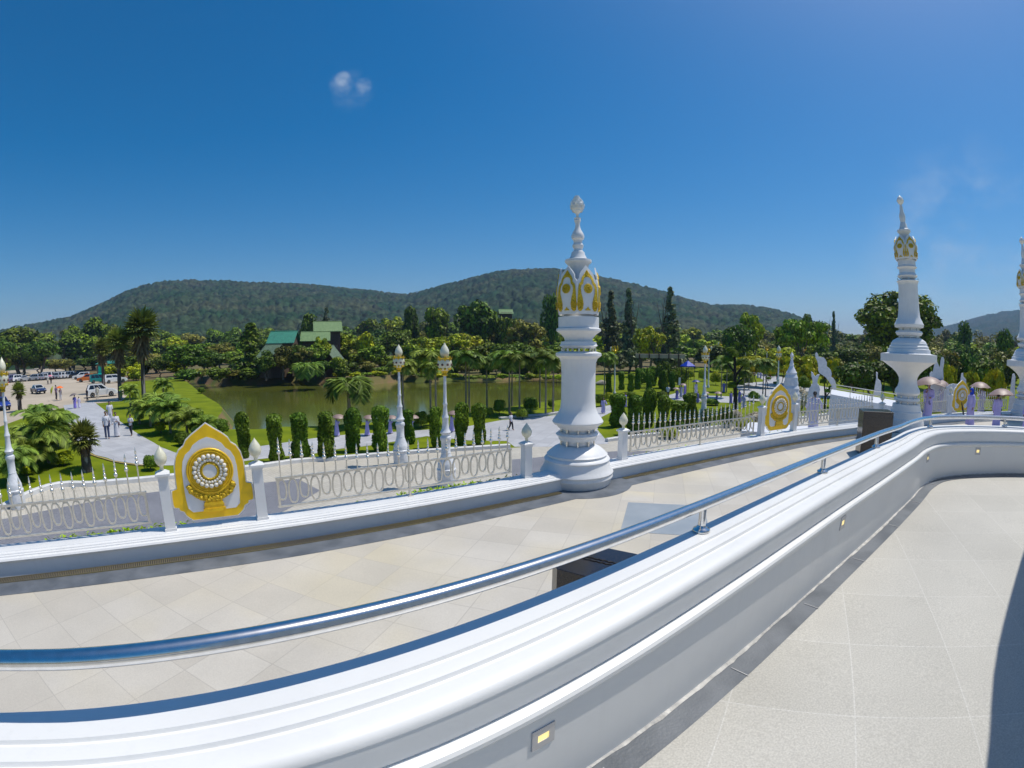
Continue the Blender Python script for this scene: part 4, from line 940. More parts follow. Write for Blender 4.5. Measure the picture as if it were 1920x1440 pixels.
# ================================================================ BLACK PEDESTAL BOXES
def pedestal(loc, w, d, h, rz, label, grooves):
    t = thing('pedestal_box', label, 'pedestal', loc, rz, 'black granite pedestal boxes')
    c = 0.09
    foot = [(-w / 2 + c, -d / 2), (w / 2 - c, -d / 2), (w / 2, -d / 2 + c), (w / 2, d / 2 - c), (w / 2 - c, d / 2), (-w / 2 + c, d / 2), (-w / 2, d / 2 - c), (-w / 2, -d / 2 + c)] if grooves else [(-w / 2, -d / 2), (w / 2, -d / 2), (w / 2, d / 2), (-w / 2, d / 2)]
    n = len(foot); m = MB()
    m.add([(x, y, 0) for x, y in foot] + [(x, y, h - 0.03) for x, y in foot], [tuple(range(n))[::-1]] + [(i, (i + 1) % n, n + (i + 1) % n, n + i) for i in range(n)])
    m.build('box_body', 'black_granite', t)
    m = MB(); k = 1.0
    m.add([(x * k, y * k, h - 0.03) for x, y in foot] + [(x * k, y * k, h - 0.004) for x, y in foot] + [(x * .985, y * .985, h) for x, y in foot], [(i, (i + 1) % n, n + (i + 1) % n, n + i) for i in range(2 * n) if (i + 1) % n or 1][:0] + [(i, (i + 1) % n, n + (i + 1) % n, n + i) for i in range(n)] + [(n + i, n + (i + 1) % n, 2 * n + (i + 1) % n, 2 * n + i) for i in range(n)] + [tuple(2 * n + i for i in range(n))])
    m.build('lid', 'black_granite', t)
    if grooves:
        g = MB()
        for y0 in (-0.012, 0.030):
            pts = [(-w / 2 + 0.05 + (w - 0.1) * q / 30, y0 + 0.006 * math.sin(q * 1.9), h + 0.001) for q in range(31)]
            g.tube(pts, 0.007, 5)
        g.build('groove', 'groove_black', t)
    else:
        f = MB(); f.plate([(-0.10, .30), (-0.02, .33), (0.10, .40), (0.20, .34), (0.24, .24), (0.10, .22), (-0.02, .20), (-0.12, .22)], -d / 2 - 0.004, -d / 2 - 0.0005)
        f.build('red_stain', 'dark_red', t)
    return t
pedestal((0.655, 3.30, ZT), 0.60, 0.54, 1.15, R(-34.8), 'black granite pedestal box with two wavy grooves on top, half hidden by the parapet', True)
pedestal((10.02, 10.47, ZT), 0.92, 0.72, 1.21, R(-30), 'tall black granite pedestal box standing in front of the tall pillar', False)

# ================================================================ FOLIAGE
class Leaves:
    """many small leaf faces kept in numpy arrays"""
    def __init__(s): s.V = []; s.k = 0
    def quads(s, C, N, w, l, rn, jit=0.6):
        """C centres (n,3), N preferred normals (n,3), leaf half width / half length"""
        n = len(C)
        N = N + jit * rn.normal(size=(n, 3)); N /= np.linalg.norm(N, axis=1)[:, None] + 1e-9
        T = rn.normal(size=(n, 3)); T -= N * (T * N).sum(1)[:, None]; T /= np.linalg.norm(T, axis=1)[:, None] + 1e-9
        B = np.cross(N, T)
        sc = (0.65 + 0.7 * rn.random(n))[:, None]
        W = np.broadcast_to(np.asarray(w, float).reshape(-1, 1), (n, 1)) * sc; L_ = np.broadcast_to(np.asarray(l, float).reshape(-1, 1), (n, 1)) * sc
        q = np.stack([C - T * L_, C - B * W + N * W * 0.25, C + T * L_, C + B * W + N * W * 0.25], 1)
        s.V.append(q.reshape(-1, 3)); return s
    def raw(s, Q): s.V.append(np.asarray(Q, float).reshape(-1, 3)); return s
    def mesh(s, name, mt):
        V = np.concatenate(s.V); n = len(V) // 4
        me = bpy.data.meshes.new(name); me.vertices.add(len(V)); me.vertices.foreach_set('co', V.astype(np.float32).ravel())
        me.loops.add(4 * n); me.loops.foreach_set('vertex_index', np.arange(4 * n, dtype=np.int32))
        me.polygons.add(n); me.polygons.foreach_set('loop_start', np.arange(n, dtype=np.int32) * 4)
        me.materials.append(MT[mt]); me.update(calc_edges=True); me.validate(); return me
def sph(n, rn):
    v = rn.normal(size=(n, 3)); return v / np.linalg.norm(v, axis=1)[:, None]
def crown_leaves(rn, W, H, z0, nb, n, leaf, rb=(0.22, 0.42), shape='round', flat=0.8):
    key_ = 'n' if H > 14 and shape == 'cone' else ''
    """clumped crown: nb leafy clumps inside an envelope W wide and H high that starts at z0"""
    L_ = Leaves(); per = n // nb
    for b in range(nb):
        d = sph(1, rn)[0]; rad = rn.random() ** 0.4
        if shape == 'cone':
            t = rn.random() ** 1.4; rr = (1 - t) * 0.48 * W * rn.random() ** 0.5; a = rn.random() * 6.283
            c = np.array([rr * math.cos(a), rr * math.sin(a), z0 + t * H * 0.95 + 0.03 * H]); r = ((0.07 + 0.10 * (1 - t)) if key_ == 'n' else (0.10 + 0.16 * (1 - t))) * W
        elif shape == 'umbrella':
            rr = 0.42 * W * rn.random() ** 0.5; a = rn.random() * 6.283
            c = np.array([rr * math.cos(a), rr * math.sin(a), z0 + H * (0.45 + 0.4 * rn.random() - 0.5 * (rr / W) ** 1.2)]); r = (0.10 + 0.10 * rn.random()) * W
        else:
            c = np.array([d[0] * rad * W * 0.34, d[1] * rad * W * 0.34, z0 + H * 0.5 + d[2] * rad * H * 0.33]); r = (rb[0] + (rb[1] - rb[0]) * rn.random()) * W * 0.5
        P = sph(per, rn); rr = r * (0.72 + 0.36 * rn.random(per))[:, None]; C = c + P * rr * np.array([1, 1, flat * (H / W if H < W else 1)])
        N = P + np.array([0, 0, 0.35]); L_.quads(C, N, leaf * 0.55, leaf, rn, 0.55)
    return L_
def trunk_mesh(rn, h, r, limbs, spread, mt, top=0.55):
    m = MB(); P = [(0, 0, -0.3)]; x = y = 0
    for k in range(1, 6):
        x += rn.normal() * 0.04 * h; y += rn.normal() * 0.04 * h; P.append((x, y, h * top * k / 5))
    m.tube(P, [r * (1.25 - 0.14 * k) for k in range(6)], 8)
    for q in range(limbs):
        a = q * 6.283 / limbs + rn.random(); s = P[3 + q % 3]; e = (s[0] + spread * math.cos(a), s[1] + spread * math.sin(a), h * (top + 0.28 + 0.15 * rn.random()))
        mid = ((s[0] * .5 + e[0] * .5) + rn.normal() * .05 * h, (s[1] * .5 + e[1] * .5), s[2] * .45 + e[2] * .55)
        m.tube([s, mid, e], [r * 0.55, r * 0.36, r * 0.12], 6)
    return m.mesh('trunk', mt, 60)
TREE = {}
def tree_proto(key, seed, mt, shape='round', W=8, H=8, z0=2.5, nb=26, n=2600, leaf=0.36, tm='bark', limbs=5, tr=0.22, rb=(0.22, 0.42), flat=0.8, top=0.55):
    rn = np.random.default_rng(seed)
    c = crown_leaves(rn, W, H, z0, nb, int(n * (1.5 if n < 9000 and mt != 'leaf_needle' else 1)), leaf * 1.05, rb, shape, flat).mesh('crown', mt)
    t = trunk_mesh(rn, z0 + H * (0.8 if shape != 'cone' else 0.72), tr, limbs, W * 0.28 if shape != 'cone' else 0.2 * W, tm, top if shape != 'cone' else 0.85)
    TREE[key] = ([('trunk', t), ('crown', c)], W, z0 + H)
tree_proto('deep1', 1, 'leaf_deep'); tree_proto('deep2', 2, 'leaf_deep', W=9, H=7, nb=34)
tree_proto('mid1', 3, 'leaf_mid'); tree_proto('mid2', 4, 'leaf_mid', W=7.5, H=9, nb=30); tree_proto('mid3', 5, 'leaf_mid', W=10, H=7, nb=36, rb=(.16, .34))
tree_proto('light1', 6, 'leaf_light', W=8, H=7.5, nb=34, rb=(.16, .34)); tree_proto('light2', 7, 'leaf_light', W=6, H=7, z0=1.2)
tree_proto('olive1', 8, 'leaf_olive', W=9, H=7, nb=34, leaf=0.26, n=3200, rb=(.14, .3)); tree_proto('olive2', 9, 'leaf_olive', W=7, H=6, z0=1.5, nb=30, leaf=.24, n=3000)
tree_proto('shrub1', 10, 'leaf_mid', W=5, H=3.4, z0=-0.1, nb=24, n=1800, leaf=0.22, tr=.08); tree_proto('shrub2', 11, 'leaf_light', W=5, H=3, z0=-0.1, nb=24, n=1800, leaf=0.2, tr=.08)
tree_proto('shrub3', 12, 'leaf_deep', W=5, H=3.6, z0=-0.2, nb=24, n=1800, leaf=0.22, tr=.08)
tree_proto('goldshrub', 13, 'leaf_gold', W=5, H=2.4, z0=1.7, nb=30, n=1500, leaf=0.30, tr=.06, rb=(.14, .28), limbs=7)
tree_proto('needle', 14, 'leaf_needle', shape='cone', W=5.5, H=15, z0=1.5, nb=90, n=2700, leaf=0.34, tr=0.2, flat=.9)
tree_proto('conifer', 15, 'leaf_deep', shape='cone', W=5, H=9, z0=0.3, nb=46, n=3600, leaf=0.26, tr=0.18)
tree_proto('umbrella', 16, 'leaf_mid', shape='umbrella', W=12, H=6, z0=4, nb=44, n=3400, leaf=0.32, flat=.6)
tree_proto('big', 17, 'leaf_mid', W=17, H=15, z0=5.5, nb=95, n=15000, leaf=0.36, tr=.42, limbs=8, rb=(.12, .24), top=.42)
tree_proto('dry', 18, 'leaf_olive', W=6, H=7, z0=2, nb=20, n=900, leaf=.22, rb=(.2, .4))
WOOD = 'trees crowding the land beyond the pond'
def tree(key, px, D, ytop, wpx, label, cat='tree', group=None, name='tree', zoff=0.0, mats=None, row=None):
    X, Y = polar(px, D); parts, W, H = TREE[key]; g = G(X) + zoff
    h = max(1.2, z_for(X, Y, ytop) - g); a = proj(X + 0.5 * Y / D, Y - 0.5 * X / D, -5)[0]; b = proj(X - 0.5 * Y / D, Y + 0.5 * X / D, -5)[0]
    w = wpx / max(abs(a - b), 0.1)
    o = assemble(name, parts, label, cat, (X, Y, g - 0.05), (px * 7.7) % 6.28, sc=(w / W, w / W, h / H), group=group, mats=mats)
    if row: PEND.append((o, key, px, row))
    return o
rs = random.Random(11)
PEND = []
LANDM = ((75, 'at the left edge'), (170, 'above the parked cars'), (330, 'behind the fan palms'), (480, 'behind the left end of the pond'), (660, 'around the green-roofed houses'), (850, 'above the two pond lamp posts'), (1050, 'left of the nearest pillar'), (1300, 'around the casuarinas'), (1460, 'around the dark ball tree'), (1580, 'around the umbrella tree'), (1760, 'behind the tall pillar'), (1880, 'right of the tall pillar'), (9999, 'by the far pillar'))
KINDW = dict(deep1='dark green', deep2='broad dark', mid1='mid-green', mid2='tall mid-green', mid3='wide mid-green', light1='bright green', light2='small bright', olive1='olive', olive2='small olive', dry='sparse olive', shrub1='bushy green', shrub2='bright bushy', shrub3='dark bushy', ball='round')
def relabel():
    from collections import defaultdict
    gr = defaultdict(list)
    for o, key, px, row in PEND: gr[(KINDW[key], row, next(t for x, t in LANDM if px < x))].append((px, o))
    W = ['leftmost', 'second', 'third', 'fourth', 'fifth', 'sixth', 'seventh', 'eighth', 'ninth', 'tenth', 'eleventh', 'twelfth']
    for (kw, row, lm), L in gr.items():
        L.sort(key=lambda q: q[0])
        for i, (px, o) in enumerate(L):
            o['label'] = ('%s %s %s' % (kw, row, lm) if len(L) == 1 else '%s %s %s %s' % (W[min(i, 11)] + (' from left' if i else ''), kw, row, lm))
def belt(x0, x1, D0, D1, y0, y1, w0, w1, kinds, label, group=WOOD, name='tree', step=0.62, row=None):
    row = row or label
    x = x0
    while x < x1:
        w = rs.uniform(w0, w1)
        tree(rs.choice(kinds), x + rs.uniform(-6, 6), rs.uniform(D0, D1), rs.uniform(y0, y1) if not callable(y0) else y0(x) + rs.uniform(-y1, y1), w, label, group=group, name=name, row=row)
        x += w * step
B_ = 'leafy tree in the dense woods beyond the pond and garden, one of many alike'
line = lambda pts: (lambda x: next(a[1] + (b[1] - a[1]) * (x - a[0]) / (b[0] - a[0]) for a, b in zip(pts, pts[1:]) if a[0] <= x <= b[0]))
skyl = [(-200, 628), (60, 620), (160, 605), (330, 622), (450, 615), (560, 612), (760, 594), (1040, 604), (1200, 612), (1500, 615), (2300, 632)]
belt(-40, 2000, 250, 320, line([(p[0], p[1] - 5) for p in skyl]), 8, 46, 78, ['mid1', 'mid2', 'light1', 'olive1', 'olive2', 'mid3', 'dry'], B_, row='farthest-row tree')
belt(0, 1990, 200, 235, line([(p[0], p[1] + 12) for p in skyl]), 10, 50, 84, ['deep1', 'mid1', 'mid2', 'light1', 'olive1', 'deep2', 'mid3'], B_, row='middle-row tree')
belt(240, 1960, 125, 150, line([(-200, 660), (240, 655), (350, 640), (480, 655), (640, 640), (760, 626), (1000, 632), (1140, 640), (1300, 650), (2000, 648)]), 12, 54, 88, ['deep1', 'deep2', 'mid1', 'mid3', 'light1', 'olive2', 'shrub3'], B_, row='near-row tree')
S_ = 'low shrub on the far bank of the pond, one of a long uneven row'
belt(350, 1070, 97, 106, line([(300, 690), (480, 688), (640, 684), (800, 668), (1080, 672)]), 10, 34, 64, ['shrub1', 'shrub2', 'shrub3', 'shrub3', 'olive2', 'deep1'], S_, 'shrubs on the far bank of the pond', 'shrub', 0.52, 'far-bank shrub')
belt(630, 1075, 108, 118, line([(0, 650), (640, 652), (1090, 640)]), 9, 46, 70, ['mid1', 'deep1', 'light1', 'shrub1', 'olive1', 'mid3'], B_, row='bank-side tree', step=.55)
belt(350, 1960, 152, 172, line([(-200, 660), (240, 640), (480, 632), (640, 628), (760, 612), (1000, 618), (1300, 630), (2000, 636)]), 9, 48, 76, ['mid1', 'light1', 'olive1', 'mid2', 'deep2', 'mid3', 'dry'], B_, row='inner-wood tree', step=.58)
belt(640, 1080, 92, 96, 699, 708, 30, 52, ['shrub2', 'shrub1'], S_, 'shrubs on the far bank of the pond', 'shrub', 0.7, 'waterline shrub')
belt(215, 350, 112, 130, line([(0, 668), (90, 668), (200, 680), (360, 668)]), 8, 40, 60, ['shrub1', 'shrub2', 'deep1', 'shrub3', 'light2'], 'green bush in the hedge-like thicket behind the parked cars', 'bushes behind the car park', 'shrub', 0.55, 'bush in the near thicket')
belt(-60, 225, 205, 225, line([(-99, 655), (60, 655), (100, 668), (240, 672)]), 6, 40, 60, ['shrub1', 'olive2', 'light2', 'shrub2', 'deep1'], 'green bush in the hedge-like thicket behind the parked cars', 'bushes behind the car park', 'shrub', 0.6, 'bush beyond the cars')
belt(1560, 1960, 58, 75, line([(1500, 668), (1700, 668), (1760, 650), (1980, 645)]), 10, 60, 96, ['deep1', 'olive1', 'olive2', 'shrub3', 'deep2', 'mid1'], 'dense dark tree on the slope behind the right-hand fence, one of many alike', 'trees on the right-hand slope', 'tree', 0.5, 'tree on the slope')
for key, px, D, yt, w, lb in (
        ('deep2', 35, 235, 601, 96, 'broad round tree at the far left edge beyond the car park'),
        ('mid2', 178, 230, 578, 66, 'tall round green tree rising at the left foot of the long hill'),
        ('mid1', 137, 230, 600, 50, 'mid-green tree between the broad left tree and the tall round one'),
        ('conifer', 470, 104, 606, 74, 'dark dense cone-shaped tree at the left end of the pond\'s far bank'),
        ('deep1', 345, 112, 640, 90, 'dark spreading tree right of the tallest fan palm'),
        ('deep2', 395, 112, 655, 84, 'low dark tree overhanging the left end of the pond'),
        ('deep1', 578, 150, 580, 42, 'dark narrow tree just left of the upper green roof'),
        ('needle', 612, 190, 576, 34, 'slim grey-green tree behind the upper green roof'),
        ('light1', 604, 96, 622, 40, 'light tree in front of the right part of the lower green roof'),
        ('deep1', 500, 94, 652, 30, 'small dark tree at the left of the dull green roof'),
        ('mid1', 634, 91, 664, 40, 'green tree right of the narrow steep roof'),
        ('deep2', 556, 96, 638, 64, 'dark tree between the teal roof and the lower light green roof'),
        ('mid3', 590, 95, 637, 70, 'mid-green tree right below the lower light green roof'),
        ('olive1', 574, 94, 646, 62, 'brownish tree in front of the lower light green roof, on the pond bank'),
        ('olive2', 530, 95, 645, 56, 'grey-green tree hiding the wall of the teal-roofed house'),
        ('deep1', 497, 93, 664, 46, 'low dark tree beneath the dull green roof at the pond bank'),
        ('deep2', 607, 92, 672, 44, 'low dark tree under the narrow steep roof'),
        ('shrub3', 640, 90, 684, 44, 'dark bush on the bank right of the narrow steep roof'),
        ('deep1', 944, 150, 588, 46, 'dark tree in front of the wall of the distant green-roofed house'),
        ('mid3', 962, 140, 588, 60, 'tree hiding most of the distant green roof'),
        ('shrub1', 1215, 76, 672, 40, 'green shrub under the left half of the tan footbridge'),
        ('shrub3', 1245, 76, 673, 38, 'dark shrub under the middle of the tan footbridge'),
        ('shrub1', 1275, 77, 671, 38, 'green shrub under the right end of the tan footbridge'),
        ('light1', 640, 118, 614, 62, 'bright green rounded tree covering the right of the green-roofed house'),
        ('light2', 685, 112, 612, 40, 'yellow-green pointed tree right of the green-roofed house'),
        ('mid2', 820, 150, 558, 56, 'tall round-topped tree left of the darkest wood tree'),
        ('deep2', 896, 150, 548, 92, 'largest dark round tree of the woods left of the nearest pillar'),
        ('deep1', 770, 160, 566, 40, 'small dark tree top standing out before the saddle between the hills'),
        ('light1', 850, 112, 618, 74, 'bright green tree above the palms left of the nearest pillar'),
        ('olive1', 985, 125, 590, 96, 'brownish olive tree just left of the nearest pillar'),
        ('deep1', 1034, 140, 542, 48, 'tall dark tree peeping out left of the nearest pillar\'s gold petals'),
        ('needle', 1146, 112, 545, 52, 'tall feathery casuarina right beside the nearest pillar'),
        ('needle', 1179, 118, 541, 48, 'second feathery casuarina from the nearest pillar'),
        ('needle', 1257, 120, 538, 54, 'feathery casuarina with the sharpest tip, standing apart to the right'),
        ('light1', 1217, 105, 600, 66, 'bright yellow-green tree between the casuarinas'),
        ('deep2', 1385, 105, 596, 76, 'dark ball-shaped tree behind the small distant garden lamps'),
        ('light1', 1408, 118, 572, 60, 'lighter tree peeping over the dark ball-shaped tree'),
        ('umbrella', 1503, 95, 583, 104, 'umbrella-shaped bright tree with a dark underside, left of the tall pillar'),
        ('mid2', 1512, 160, 570, 30, 'small tree top rising behind the umbrella-shaped tree'),
        ('needle', 1563, 150, 584, 26, 'thin dark conifer between the umbrella-shaped tree and the biggest tree'),
        ('big', 1684, 105, 526, 205, 'biggest tree, with an airy crown and forked trunk behind the tall pillar'),
        ('deep1', 1808, 150, 594, 34, 'small round tree silhouetted before the blue hill at the right'),
        ('deep2', 1885, 125, 602, 40, 'dark tree in front of the blue hill beside the far pillar')):
    tree(key, px, D, yt, w, lb)

# ---- palms
def frond_pts(L_, rise, droop, n=9):
    P = []; x = z = 0; a = rise
    for k in range(n): P.append((x, z)); x += L_ / n * math.cos(a); z += L_ / n * math.sin(a); a -= droop / n * (1 + 0.8 * k / n)
    return P
def feather_palm(seed, nf, L_, leafl, rise=(0.3, 1.25), droop=1.9):
    rn = np.random.default_rng(seed); Q = []; m = MB()
    for q in range(nf):
        az = q * 2.399 + rn.normal() * 0.1; P = frond_pts(L_ * (0.8 + 0.3 * rn.random()), rise[0] + (rise[1] - rise[0]) * (q / nf), droop * (0.8 + 0.4 * rn.random()))
        ca, sa = math.cos(az), math.sin(az); P3 = [Vector((x * ca, x * sa, z)) for x, z in P]
        m.tube([tuple(p) for p in P3], [0.03 * (1 - 0.1 * k) for k in range(len(P3))], 4, cap=False)
        side = Vector((-sa, ca, 0))
        for k in range(1, len(P3)):
            for sub_ in (0, .25, .5, .75):
                p = P3[k - 1].lerp(P3[k], sub_); t = (P3[k] - P3[k - 1]).normalized(); f = (k - 1 + sub_) / (len(P3) - 1)
                ll = leafl * (0.45 + 1.1 * math.sin(math.pi * min(1, f * 0.92 + 0.08)))
                for s in (1, -1):
                    d = (side * s * 0.8 + t * 0.55 + Vector((0, 0, -0.35 + 0.2 * rn.random()))).normalized(); e = p + d * ll
                    w = t * 0.035 * (leafl / .5); mid = p + d * ll * .5 + Vector((0, 0, 0.03))
                    Q += [tuple(p - w), tuple(mid - w * 1.3), tuple(e), tuple(mid + w * 1.3)]
    L = Leaves(); L.raw(Q)
    v = np.array(m.v); F = [f for f in m.f if len(f) == 4]; L.raw(v[np.array(F).ravel()])
    return L.mesh('fronds', 'leaf_palm')
def fan_palm(seed, nf, L_, lo=-0.5):
    rn = np.random.default_rng(seed); Q = []
    for q in range(nf):
        az = q * 2.399 + rn.normal() * .2; el = lo + (1.45 - lo) * (q / nf); d = Vector((math.cos(az) * math.cos(el), math.sin(az) * math.cos(el), math.sin(el)))
        pet = L_ * 0.45; c = d * pet; u = d.orthogonal().normalized(); u = Vector((-math.sin(az), math.cos(az), 0)); w = d.cross(u).normalized()
        Q += [tuple(-u * .015), tuple(c - u * .015), tuple(c + u * .015), tuple(u * .015)]
        nb = 15
        for k in range(nb):
            a = (k / (nb - 1) - 0.5) * 4.2; dd = (d * math.cos(a) + u * math.sin(a)).normalized(); ll = L_ * 0.62 * (0.85 + 0.3 * rn.random()) * (1 - 0.12 * abs(a))
            e = c + dd * ll + w * (-0.10 * L_ * rn.random()); pd = (u * math.cos(a) - d * math.sin(a)) * L_ * 0.05
            mid = c + dd * ll * 0.6 + w * 0.02
            Q += [tuple(c), tuple(mid - pd), tuple(e), tuple(mid + pd)]
    return Leaves().raw(Q).mesh('fan_leaves', 'leaf_fan')
def dead_skirt(seed, n, L_, h):
    rn = np.random.default_rng(seed); Q = []
    for q in range(n):
        az = rn.random() * 6.283; z = -rn.random() * h; p = Vector((0.16 * math.cos(az), 0.16 * math.sin(az), z)); el = -0.7 - 0.8 * rn.random()
        d = Vector((math.cos(az) * math.cos(el), math.sin(az) * math.cos(el), math.sin(el))); s = Vector((-math.sin(az), math.cos(az), 0)) * L_ * .11; e = p + d * L_ * (0.5 + 0.6 * rn.random())
        Q += [tuple(p), tuple((p + e) / 2 - s), tuple(e), tuple((p + e) / 2 + s)]
    return Leaves().raw(Q).mesh('dead_leaves', 'leaf_dead')
fe1, fe2, fe3 = feather_palm(1, 15, 1.0, .30), feather_palm(2, 17, 1.0, .24, (0.25, 1.45), 1.7), feather_palm(3, 13, 1.0, .34, (0.5, 1.3), 2.3)
fn1, fn2 = fan_palm(4, 34, 1.0), fan_palm(5, 30, 1.0, 0.05); sk1, sk2 = dead_skirt(6, 260, 1.0, 1.2), dead_skirt(7, 200, 0.8, 0.5)
def pole_mesh(r0, r1, n=10, mt='palm_bark', bulge=0):
    return MB().lathe([(r0 * (1 + 0.05 * (k % 2)) + (r1 - r0) * k / 14 + bulge * math.sin(math.pi * k / 14), k / 14) for k in range(15)], n).mesh('trunk', mt, 50)
tk1, tk2, tk3 = pole_mesh(0.10, 0.05), pole_mesh(0.30, 0.22, 12, 'fan_bark'), pole_mesh(0.16, 0.12)
def palm(kind, px, yb, ytop, Lf, label, group=None, D=None, lift=0.0):
    X, Y = gp(px, yb) if D is None else polar(px, D); g = G(X) + lift
    top = z_for(X, Y, ytop)
    up = {'feather': 0.45, 'date': 0.7, 'fan': 0.95, 'coco': 0.5}[kind]
    ht = max(0.15, top - g - Lf * up); hold = {'feather': (fe1, tk1), 'date': (fe2 if int(px) % 3 else fe1, tk3), 'fan': (fn1, tk2), 'coco': (fe3, tk3)}[kind]
    t = thing('palm_tree', label, 'palm', (X, Y, g), px * 1.7, group)
    tr_ = link('trunk', hold[1], t); tr_.scale = (1, 1, ht) if kind != 'date' else (.7, .7, ht)
    c = link('fronds', hold[0], t); c.location = (0, 0, ht); c.scale = (Lf,) * 3
    if kind == 'fan':
        s = link('dead_leaves', sk1 if ht > 3 else sk2, t); s.location = (0, 0, ht + 0.05); s.scale = (Lf * (.74 if ht > 3 else .8),) * 3
    return t
palm('fan', 270, 748, 576, 2.9, 'tallest fan palm, with pale scarred trunk and dead brown leaves')
palm('fan', 222, 712, 612, 2.2, 'second tall fan palm with a dark shaggy trunk, left of the tallest one', D=66)
palm('fan', 192, 700, 632, 1.9, 'smaller shaggy fan palm behind the teal-roofed booth', D=80)
palm('fan', 164, 884, 786, 1.05, 'short fan palm with a brown dead skirt on the lawn beside the path')
palm('fan', 38, 772, 715, 1.15, 'squat fan palm near the left edge, below the parked cars')
palm('fan', 3, 750, 700, 1.0, 'fan palm cut by the left edge of the picture')
for px, yb, yt, Lf, k, lb in ((68, 880, 790, 2.6, 'date', 'low arching feather palm just right of the left lamp post'), (100, 800, 758, 2.2, 'date', 'small feather palm at the top of the clump by the path'), (336, 792, 742, 2.2, 'date', 'feather palm between the tallest fan palm and the pond'), (92, 868, 742, 3.4, 'date', 'bushy feather palm in the clump beside the left lamp post'), (60, 850, 765, 2.8, 'date', 'lower feather palm left in the clump beside the left lamp post'),
                              (108, 838, 755, 2.4, 'date', 'feather palm at the right of the clump, next to the path'), (78, 815, 738, 2.4, 'date', 'feather palm at the back of the clump, near the parked cars'), (30, 905, 810, 2.0, 'date', 'small feather palm behind the left lamp post'),
                              (283, 800, 735, 2.4, 'date', 'feather palm right of the path, nearest the lawn'), (300, 790, 716, 2.6, 'date', 'feather palm below the tallest fan palm'), (262, 795, 740, 2.0, 'date', 'small feather palm by the right edge of the path'),
                              (320, 812, 728, 2.7, 'date', 'spreading feather palm between the path and the pond'), (352, 822, 752, 2.4, 'date', 'arching feather palm above the near gold-framed panel'), (385, 830, 770, 1.7, 'date', 'small feather palm on the pond bank'),
                              (245, 765, 712, 2.2, 'date', 'feather palm beside the big white car'), (308, 762, 700, 2.2, 'date', 'upright yellow-green palm at the corner of the pond')):
    palm(k, px, yb, yt, Lf * .86, lb, 'feather palms on the left-hand lawn')
for px, yb, yt, Lf, lb in ((656, 800, 690, 3.0, 'slender coconut palm bending over the pond, left of the lamp posts'), (578, 716, 668, 4.2, 'wide coconut palm on the far bank below the green-roofed houses')):
    palm('coco', px, yb, yt, Lf, lb)
for i, (px, yb, yt, Lf) in enumerate(((757, 800, 668, 1.7), (808, 792, 648, 2.3), (818, 800, 672, 1.8), (874, 774, 650, 2.3), (880, 772, 658, 2.0), (913, 765, 664, 1.9), (955, 776, 650, 2.5), (960, 762, 660, 2.0), (974, 778, 654, 2.3),
                                      (1012, 765, 648, 2.5), (1023, 778, 652, 2.5), (1037, 776, 654, 2.3))):
    palm('feather', px, yb, yt, Lf, 'slender palm on the near pond bank, %s' % ['beside the left lamp post', 'first left of the right lamp post', 'low crown behind the right lamp post', 'in the middle of the row', 'twin trunk in the middle of the row', 'small one left of the man in white',
          'above the man in white', 'far one behind the man in white', 'just right of the man in white', 'third from the nearest pillar', 'second from the nearest pillar', 'touching the nearest pillar'][i], 'slender palms along the pond')
for i, (px, yb, yt, Lf) in enumerate(((1133, 745, 655, 2.0), (1141, 740, 662, 1.9), (1352, 745, 668, 2.2), (1404, 730, 672, 2.0), (1362, 735, 662, 2.2), (1430, 742, 668, 2.2), (1435, 742, 676, 2.0), (1395, 738, 690, 1.6))):
    palm('feather', px, yb, yt, Lf, 'thin palm in the right-hand garden, %s' % ['touching the right side of the nearest pillar', 'second right of the nearest pillar', 'left of the cloud-pruned tree', 'on the plaza right of the cloud-pruned tree', 'behind the cloud-pruned tree', 'left one of the pair on the white plaza', 'right one of the pair on the white plaza', 'short one by the round bush'][i], 'thin palms in the right-hand garden')

